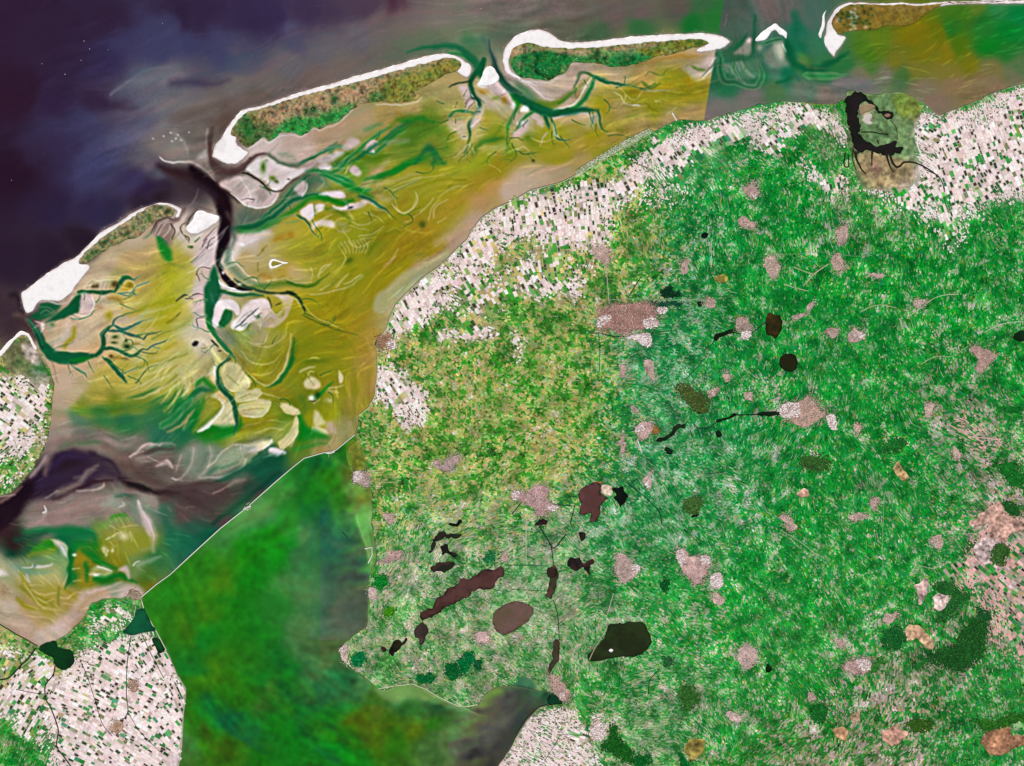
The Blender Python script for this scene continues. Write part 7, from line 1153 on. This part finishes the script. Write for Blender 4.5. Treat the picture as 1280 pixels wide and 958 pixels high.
# ---- woods: lumpy canopy over a dark floor
def wood(t, label, v=(0, 0, 1), c=(24, 84, 28), dens=.8, cat='wood', big=1.0):
    V(*v); P0 = P(t); p = roughen(smooth(P0, True, 4), 1.2, len(label) + 31, 1.2); V(); cen = p.mean(0)
    r = thing('wood', label, cat, cen[0], cen[1], .07); c = np.array(c, float)
    TZ[0] += .00006; pin = roughen(cen + (smooth(P0, True, 4) - cen) * .86, 1.6, len(label) + 33, 1.2); sheet('forest_floor', pin, .1235 + TZ[0], lambda x, y: np.clip(c / 255 * (1 + .15 * sample(noise(1.4, 121), 1, x, y))[:, None], 0, 1), M['leaf'], r, 1.5, None, .02)
    area = abs((p[:, 0] * np.roll(p[:, 1], -1) - np.roll(p[:, 0], -1) * p[:, 1]).sum()) / 2
    q = scatter(p, int(area * dens)); q2 = scatter(p, int(area * .3)); q = np.vstack([q, q2 + (q2 - cen) * .16 * rng.uniform(0, 1.6, (len(q2), 1)) + rng.normal(0, 1.5, q2.shape)]); n = len(q); co = np.zeros((n, 13, 3)); rad = rng.uniform(.5, 1.05, n) * big; hh = rng.uniform(.02, .05, n)
    co[:, 12] = np.stack([wx(q[:, 0]), wy(q[:, 1]), .1236 + TZ[0] + hh], 1)
    for k in range(6):
        a = k * math.pi / 3 + rng.uniform(0, 1, n)
        for rr, zf, off in ((1, 0, 0), (.62, .75, 6)):
            w = rad * rr * rng.uniform(.8, 1.2, n); co[:, off + k] = np.stack([wx(q[:, 0] + w * np.cos(a)), wy(q[:, 1] + w * np.sin(a)), .1236 + TZ[0] + hh * zf], 1)
    fs = [(k, (k + 1) % 6, 6 + (k + 1) % 6, 6 + k) for k in range(6)]; tops = [(6 + k, 6 + (k + 1) % 6, 12, 12) for k in range(6)]
    F4 = (np.arange(n)[:, None, None] * 13 + np.array([f[::-1] for f in fs])[None]).reshape(-1, 4); F3 = (np.arange(n)[:, None, None] * 13 + np.array([f[:3][::-1] for f in tops])[None]).reshape(-1, 3)
    tris = np.vstack([F4[:, [0, 1, 2]], F4[:, [0, 2, 3]], F3])[:, ::-1]
    kk = rng.random((n, 1)); cc = np.where(kk < .08, c * 1.3 + [26, 18, 8], c * rng.uniform(.7, 1.25, (n, 1)))
    tag(mesh('canopy', co.reshape(-1, 3), tris, np.clip(np.repeat(cc / 255, 13, 0), .01, 1), M['leaf'], r), kind='stuff')
    return r
W7 = (960, 718, 3.99); W4 = (960, 480, 3.99)
wood('800,410 850,380 930,350 960,290 1000,255 1060,200 1110,205 1095,290 1080,370 1050,430 1000,470 950,490 890,475 830,450', 'broad dark forest with a smooth southern half, left of the pink fields', W7, (30, 82, 34))
wood('810,60 850,35 900,30 930,60 990,90 1000,120 960,150 930,190 880,235 835,250 850,215 890,160 905,110 860,90', 'curved dark wood round the white sand patch', W7, (34, 92, 40))
wood('570,330 610,270 645,250 680,300 670,360 640,375 600,372', 'small dark wood west of the broad forest', W7, (24, 90, 40))
wood('1040,160 1110,200 1090,240 1050,200', 'narrow dark wood between forest and white strip field', W7, (24, 80, 44))
wood('510,470 560,420 580,430 540,480 515,490', 'narrow diagonal wood beside the pale speckled town', W7, (44, 110, 40))
wood('690,740 760,720 830,740 820,770 760,790 700,770', 'dark mixed wood above the pinkish heath near the lower edge', W7, (50, 88, 30))
wood('1040,720 1120,740 1200,700 1280,690 1340,700 1340,740 1240,740 1160,770 1080,780 1040,760', 'long dark wood north of the round brown heath', W7, (40, 96, 30), .6)
wood('210,660 270,650 300,690 270,740 220,720', 'scattered dark copse in the bottom strip meadows', W7, (24, 96, 36), .5)
wood('440,860 480,820 500,740 522,760 530,810 570,850 605,890 612,945 560,935 520,915 480,880', 'dark wood on the eastern rim of the southern polder', A4, (24, 88, 28))
wood('612,910 660,905 690,912 690,950 640,958 615,945', 'dark blocky wood at the lower edge, beside the southern polder', A4, (14, 92, 36))
wood('830,890 850,900 890,950 870,980 840,940', 'dark green wedge of wood beside the brown strip fields', A4, (10, 100, 40))
wood('755,10 775,20 785,60 770,85 750,75', 'small dark copse south of the ragged pinkish town', A4, (14, 84, 36))
wood('760,420 800,415 810,445 780,465 755,450', 'small dark pond-side copse south-east of the big angular lake', A4, (40, 90, 50))
wood('1010,430 1050,400 1085,388 1090,420 1070,450 1060,490 1030,500 1015,470', 'dark teal wood in the middle of the southern headland', A5, (6, 104, 52))
wood('808,508 850,488 882,510 870,535 830,550 812,535', 'dark green square wood near the southern headland coast', A5, (8, 94, 44))
wood('940,455 985,440 1015,460 1020,510 970,520 945,500', 'large dark copse between the two headland woods', A5, (10, 88, 40), .7)
wood('1090,440 1120,435 1130,460 1105,475', 'tiny dark copse east of the teal headland wood', A5, (14, 80, 46))
wood('480,410 520,390 550,420 530,455 480,450', 'green meadow wood by the cape harbour town', A5, (8, 112, 60), .4)
wood('640,175 690,165 700,195 665,210 640,200', 'dark bright-green copse on the shore near the whitish village', A5, (60, 130, 20), .4)
wood('590,10 660,10 655,45 610,75 585,50', 'green wood inland of the eastern lake shore', A5, (16, 120, 40), .4)
wood('1150,850 1180,825 1200,890 1150,890 1130,880', 'dark teal copse beside the brown and ragged lakes', A2, (30, 110, 60), .7)
wood('820,10 880,0 905,30 960,50 985,110 960,150 910,140 880,100 850,80 830,50', 'speckled dark marsh of pools and reed in the teal meadows', A3, (66, 84, 40), .55, 'reed marsh')
wood('850,580 900,570 950,560 945,610 920,650 880,650 855,620', 'mottled dark reed bed above the bottom black pool', A3, (60, 96, 44), .5, 'reed marsh')
wood('835,570 880,550 930,590 925,650 870,690 840,640', 'dark streaky reed bed in the southern strip meadows', A4, (48, 96, 40), .35, 'reed marsh')
wood('750,500 790,470 800,500 830,490 835,520 800,530 755,530', 'blocky dark reservoir wood right of the largest town', A6, (12, 50, 30), .8)
wood('700,560 780,548 830,555 830,568 720,572', 'thin dark strip of scrub along the canal east of the largest town', A6, (20, 70, 50), .6)
wood('160,380 240,350 300,370 310,420 240,440 180,420', 'mixed olive scrub patch in the central east meadows', W4, (50, 90, 40), .3)
wood('560,320 620,280 690,270 680,320 600,350', 'dark peat scrub north of the brown bog parcel', W4, (30, 100, 40), .4)
wood('1140,400 1200,380 1260,430 1280,520 1220,500 1160,450', 'dark green wood strip among pink parcels near the right edge', W4, (24, 104, 36), .35)
wood('1160,600 1200,590 1260,640 1240,660 1190,640', 'dark copse on the north edge of the big pink heath', W4, (30, 84, 36), .7)
wood('1120,830 1160,790 1200,830 1170,900 1110,880', 'ring of trees round a white yard south of the big pink heath', W4, (50, 90, 40), .5)
# ---- heaths and peat
HZ = [0.0]
def heath(t, label, v, c, cat='heath', name='heath'):
    V(*v); p = roughen(smooth(P(t), True, 4), 1.0, len(label) + 51, 1.2); V(); c = np.array(c, float)
    HZ[0] += .0002; o = sheet(name, p, .088 + HZ[0], lambda x, y: np.clip(c / 255 * (1 + .17 * sample(noise(.9, 131), 1, x, y) + .12 * sample(noise(4, 132), 1, x, y))[:, None], 0, 1), M['land'], None, 1.3, None, .02)
    return tag(o, label, cat, None, 'thing')
heath('1010,690 1060,650 1120,605 1170,600 1180,640 1240,665 1280,690 1340,700 1340,730 1280,730 1200,760 1170,810 1120,790 1095,740 1090,705 1030,715', 'big bare pink heath by the right edge', W4, (198, 158, 142))
heath('1040,790 1100,770 1170,800 1130,860 1090,900 1040,880 1030,830', 'greyish pink sandy tract south-west of the big pink heath', W4, (204, 180, 176))
heath('1065,825 1085,790 1110,770 1160,750 1200,760 1215,795 1280,810 1340,815 1340,860 1250,860 1200,880 1150,910 1100,890 1070,850', 'round brown heath near the lower right corner', W7, (168, 122, 92))
heath('565,790 600,770 640,745 660,770 700,780 690,810 640,850 600,845 575,820', 'pinkish brown heath near the lower edge', W7, (186, 142, 122))
heath('620,425 640,395 655,392 700,460 690,470 665,478 640,455', 'tan bog parcel with black ponds in the eastern meadows', W4, (178, 148, 104), 'bog parcel', 'bog_parcel')
heath('150,545 180,520 210,525 215,550 185,570 160,570', 'small pinkish sand parcel in the meadows, west of the bog parcel', W4, (196, 150, 130), 'sand parcel', 'sand_parcel')
heath('680,290 690,255 740,250 770,270 830,340 800,370 760,350 740,320 700,340', 'pinkish brown clearing inside the dark woods', W7, (180, 146, 116))
heath('830,110 880,70 900,90 895,160 850,190 825,160 820,130', 'white drift-sand patch enclosed by the curved wood', W7, (216, 190, 180), 'sand patch', 'sand_patch')
heath('735,60 780,20 800,40 790,80 770,140 750,150 745,100', 'pink sandy strip at the head of the curved wood', W7, (200, 166, 158))
heath('330,770 370,760 400,790 370,830 335,800', 'tan heath patch left of the pinkish brown heath', W7, (176, 134, 100))
heath('415,700 450,690 460,730 425,740', 'tiny tan heath patch above the tan one', W7, (176, 144, 116))
heath('860,850 900,820 960,820 960,880 900,930 870,900', 'brown strip-cut peatland near the lower edge', A4, (134, 120, 60), 'peatland', 'peatland')
heath('1055,420 1105,410 1110,430 1070,450 1050,440', 'x', A6, (170, 150, 80)) if False else None
heath('690,195 720,215 735,240 705,245 685,225', 'dark orange-brown parcel beside the compact pinkish town', A3, (110, 84, 40), 'peat parcel', 'peat_parcel')
heath('405,500 440,480 448,498 420,510', 'orange-brown bank at the north end of the brown lake with bays', A3, (140, 84, 40), 'reed bank', 'reed_bank')
heath('450,510 470,495 500,510 495,545 460,550', 'sandy village-side flat between the brown lake and the black pools', A3, (206, 184, 160), 'sand flat', 'sand_flat')
heath('1015,420 1060,415 1070,440 1040,455 1020,445', 'ochre parcel in bright meadows right of the largest town', A6, (160, 146, 70), 'parcel', 'parcel')
heath('1050,90 1130,70 1140,100 1100,140 1070,130', 'x', W7, (1, 1, 1)) if False else None
# ---- canals, ditches and roads on the land
def canal(t, w, v=(0, 0, 1), c=(26, 50, 34), nm='canal'):
    V(*v); o = ribbon(nm, t, w, .0975 if nm == 'canal' else .0979, c, M['lake'] if nm == 'canal' else M['stone'], None, n=3, skirt=.004); V()
    o['kind'] = 'structure'
for t, w, v in (('205,130 220,170 230,220 234,290 236,330', .8, A4), ('0,650 40,600 70,560', .9, A3), ('190,605 250,605 310,610', .9, A3), ('290,700 305,640 315,600', .9, A3), ('130,700 180,780 210,820 270,750', 1.2, A3), ('195,800 205,880 210,930', .9, A3), ('580,500 620,530 680,580 720,620 742,660 745,700', .9, A3), ('600,490 630,470', .6, A3), ('905,200 930,220 980,220 1020,190', .9, A3), ('1110,155 1170,155 1230,152', 1.2, A3), ('680,600 685,540 700,510 740,470', .8, A4), ('745,720 740,740', .5, A3), ('960,450 1060,440', .6, A3),
                ('400,705 440,705 500,720 560,722', 1.0, A6), ('432,710 438,800 436,900', .6, A6), ('650,260 650,330', .5, A6), ('580,525 620,460 645,420', .9, A6), ('1105,702 1150,710 1200,700 1240,670 1280,640', 1.0, A6), ('960,790 990,765 1010,745', .8, A6), ('860,940 910,890 960,830', .6, A6), ('1277,760 1277,640', 1, (0, -9999, 1)),
                ('790,850 850,880 875,930 880,958', 1.0, (960, 0, 3.99)), ('45,810 35,824 27,831 18,841 10,848 0,850', 1.5, (0, 0, 1)), ('69,833 66,845 57,856 57,873 62,882 66,891 71,905 73,915 71,933 80,946 90,960', 1.2, (0, 0, 1)), ('57,868 40,866 20,862', .6, (0, 0, 1)), ('171,758 166,780 163,800 159,831 158,868 160,890 150,904', .8, (0, 0, 1)), ('100,825 110,848 120,880 128,905 140,920', .6, (0, 0, 1)), ('176,790 190,820 205,848', .6, (0, 0, 1)), ('160,890 175,915 195,935', .5, (0, 0, 1)), ('0,905 0,905.1', .1, (0, -9999, 1)),
                ('320,660 350,700 370,730 380,790 400,860 420,958', .5, A4), ('230,800 300,802 380,805', .5, A4), ('160,935 220,840 240,800', .5, A4), ('50,350 120,350 150,330', 1, (0, -9999, 1)), ('430,740 450,760 460,780', .6, A2), ('0,75 100,80 180,85', .5, A4), ('0,905 100,905 180,910', .5, A3)):
    if v[1] > -999: canal(t, w, v)
for t, w, v, c in (('160,380 165,300 150,240', .5, A3, (176, 160, 140)), ('625,275 648,345', .9, A3, (220, 214, 204)), ('470,380 485,560', .7, A6, (176, 166, 150)), ('660,680 560,720', .6, A6, (226, 206, 196)), ('480,540 560,535 700,535 790,540 960,535', .5, A6, (150, 170, 140)), ('175,470 230,410 300,360', .9, (960, 240, 3.99), (176, 176, 150)), ('130,375 190,400 240,415', .9, (960, 240, 3.99), (166, 166, 136)), ('80,460 140,480 200,495', .9, (960, 240, 3.99), (166, 166, 136)), ('460,600 520,570 580,565 640,580', .8, (960, 240, 3.99), (160, 170, 130)), ('690,630 760,580 830,530 900,512 950,512', .6, (960, 240, 3.99), (190, 190, 160)), ('1080,700 1150,665 1220,650 1277,648', .6, (960, 240, 3.99), (190, 196, 170)), ('760,860 840,820 920,820 1010,760', .6, (960, 240, 3.99), (160, 176, 130)),
                   ('220,840 300,810 380,830 400,800', .5, A4, (196, 150, 120)), ('690,400 900,420', .4, (0, -9999, 1), (1, 1, 1)), ('475,200 505,100', .7, A4, (176, 170, 150)), ('640,435 600,400', .4, A4, (200, 190, 170)), ('170,758 164,790', .6, (0, 0, 1), (176, 190, 160)), ('1100,350 1180,420 1277,480', .4, (0, -9999, 1), (1, 1, 1)), ('70,730 70,900', .6, A3, (200, 190, 170)), ('0,310 150,310 280,300 420,320 520,318', .5, (960, 240, 3.99), (110, 160, 110)), ('1000,205 1150,170', .1, (0, -9999, 1), (1, 1, 1)), ('580,540 570,800 575,958', .4, W4, (150, 170, 140)), ('60,730 150,780 240,850', .5, W4, (170, 176, 150)), ('740,900 820,920 900,890', .5, W4, (176, 176, 150)), ('900,200 1000,260 1080,270 1160,280', .8, W4, (216, 176, 160))):
    if v[1] > -999: canal(t, w, v, c, 'road')
tag(blockset('field_ditches', DITCH, M['field'], None, .0845), 'thin dark and pale ditches and hedges between the inland meadows', 'ditches', None, 'stuff')
# ---- farmsteads and hamlets: tiny bright and dark roofs everywhere
fm = scatter(OUT['main'], 15000); fm = fm[(sample(soft_edge, 1, fm[:, 0], fm[:, 1]) > .95) & (fm[:, 0] < 1330) & (fm[:, 1] < 1010)]
cl = sample(noise(7, 141), 1, fm[:, 0], fm[:, 1]); fm = fm[cl + .35 * sample(noise(30, 142), 1, fm[:, 0], fm[:, 1]) > rng.normal(.85, .6, len(fm))]
cell = []
for x, y in fm:
    k = rng.random(); tc = (226, 210, 206) if k < .36 else ((198, 172, 166) if k < .78 else (24, 66, 32))
    cell.append((x, y, rng.uniform(.45, .95), rng.uniform(.5, 1.3), rng.uniform(0, 3.1), .012, *tc))
tag(blockset('farmsteads', cell, M['roof'], None, .085), 'countless pale farm roofs and dark yard trees dotted over the mainland', 'farms', None, 'stuff')
for key, n, zz_ in (('ml', 150, .095), ('ll', 150, .095)):
    q = scatter(OUT[key], n); blockset('cottages', [(x, y, rng.uniform(.4, .8), rng.uniform(.5, .9), rng.uniform(0, 3), .02, *((226, 214, 200) if rng.random() < .3 else (30, 74, 34))) for x, y in q], M['roof'], isl2 if key == 'ml' else isl1, zz_)['kind'] = 'stuff'
# ---- ships and buoys: bright flecks offshore
for i, (x, y, a, L) in enumerate(((105, 51.5, -12, 1.6), (112, 61.5, 5, 1.3), (101.5, 75.5, -30, 1.1), (81.5, 93, -8, 1.7), (52.5, 80, 0, .9), (203, 29.5, 0, .8), (14.5, 225.5, 0, .8), (135, 62.5, 0, .6), (601, 11, -8, 1.0), (594, 20.5, 0, .7), (563, 16, 0, .5))):
    s = thing('ship', ('white ship with a long streak of wake, offshore in the dark north-western sea', 'thin white ship just south-east of the wake-streaked one', 'white ship between the thin one and the southern streak', 'long white ship with bright wake, southernmost of the offshore cluster', 'small pinkish ship, westernmost of the offshore cluster', 'lone white ship north-east of the offshore cluster', 'lone small ship near the left edge of the deep sea', 'faint small ship, easternmost of the offshore cluster', 'white ship off the gap between the two long islands, near the top edge', 'small white ship below another off the island gap', 'tiny white ship west of the two off the island gap')[i], 'ship', x, y, .02, 'ships on the open sea')
    s.rotation_euler = (0, 0, math.radians(-a)); l = L * U; w = .32 * U
    hull = [(-.5, -.5), (.3, -.5), (.5, 0), (.3, .5), (-.5, .5)]; co = [(u * l, v * w, -.03) for u, v in hull] + [(u * l * 1.05, v * w * 1.2, .02) for u, v in hull]
    me = bpy.data.meshes.new('hull'); me.from_pydata(co, [], [(5, 6, 7, 8, 9)] + [(k, (k + 1) % 5, 5 + (k + 1) % 5, 5 + k) for k in range(5)])
    at = me.color_attributes.new('tint', 'FLOAT_COLOR', 'POINT'); at.data.foreach_set('color', np.tile([.75, .68, .7, 1], len(co))); link('hull', me, M['boat'], s)
    me = bpy.data.meshes.new('bridge'); b = [(-.42, -.4), (-.15, -.4), (-.15, .4), (-.42, .4)]; co = [(u * l, v * w, .02) for u, v in b] + [(u * l, v * w, .05) for u, v in b]
    me.from_pydata(co, [], [(4, 5, 6, 7)] + [(k, (k + 1) % 4, 4 + (k + 1) % 4, 4 + k) for k in range(4)]); at = me.color_attributes.new('tint', 'FLOAT_COLOR', 'POINT'); at.data.foreach_set('color', np.tile([.8, .78, .78, 1], len(co))); link('bridge', me, M['boat'], s)

# ---------------------------------------------------------------- light and camera
sc = bpy.context.scene
w = bpy.data.worlds.new('World'); sc.world = w; w.use_nodes = True; nt = w.node_tree
sky = nt.nodes.new('ShaderNodeTexSky'); sky.sky_type = 'NISHITA'; sky.sun_disc = False
EL, AZ = 52, 155                                                  # late-morning sun in the south-south-east
sky.sun_elevation = math.radians(EL); sky.sun_rotation = math.radians(AZ)
bg = nt.nodes['Background']; nt.links.new(sky.outputs[0], bg.inputs[0]); bg.inputs[1].default_value = .06
sd = bpy.data.lights.new('sun', 'SUN'); sd.energy = 3.6; sd.angle = math.radians(.5); sd.color = (1, .955, .90)
so = bpy.data.objects.new('sun', sd); COL.objects.link(so); so.rotation_euler = (math.radians(90 - EL), 0, math.radians(180 - AZ))
cam = bpy.data.cameras.new('camera'); co_ = bpy.data.objects.new('camera', cam); COL.objects.link(co_)
cam.sensor_width = 36; cam.lens = 200; cam.clip_start = 1; cam.clip_end = 3000
co_.location = (0, 0, 128 * 200 / 36); co_.rotation_euler = (0, 0, 0); sc.camera = co_
sc.view_settings.view_transform = 'Standard'; sc.view_settings.look = 'None'; sc.view_settings.gamma = 1; sc.view_settings.exposure = 0.27
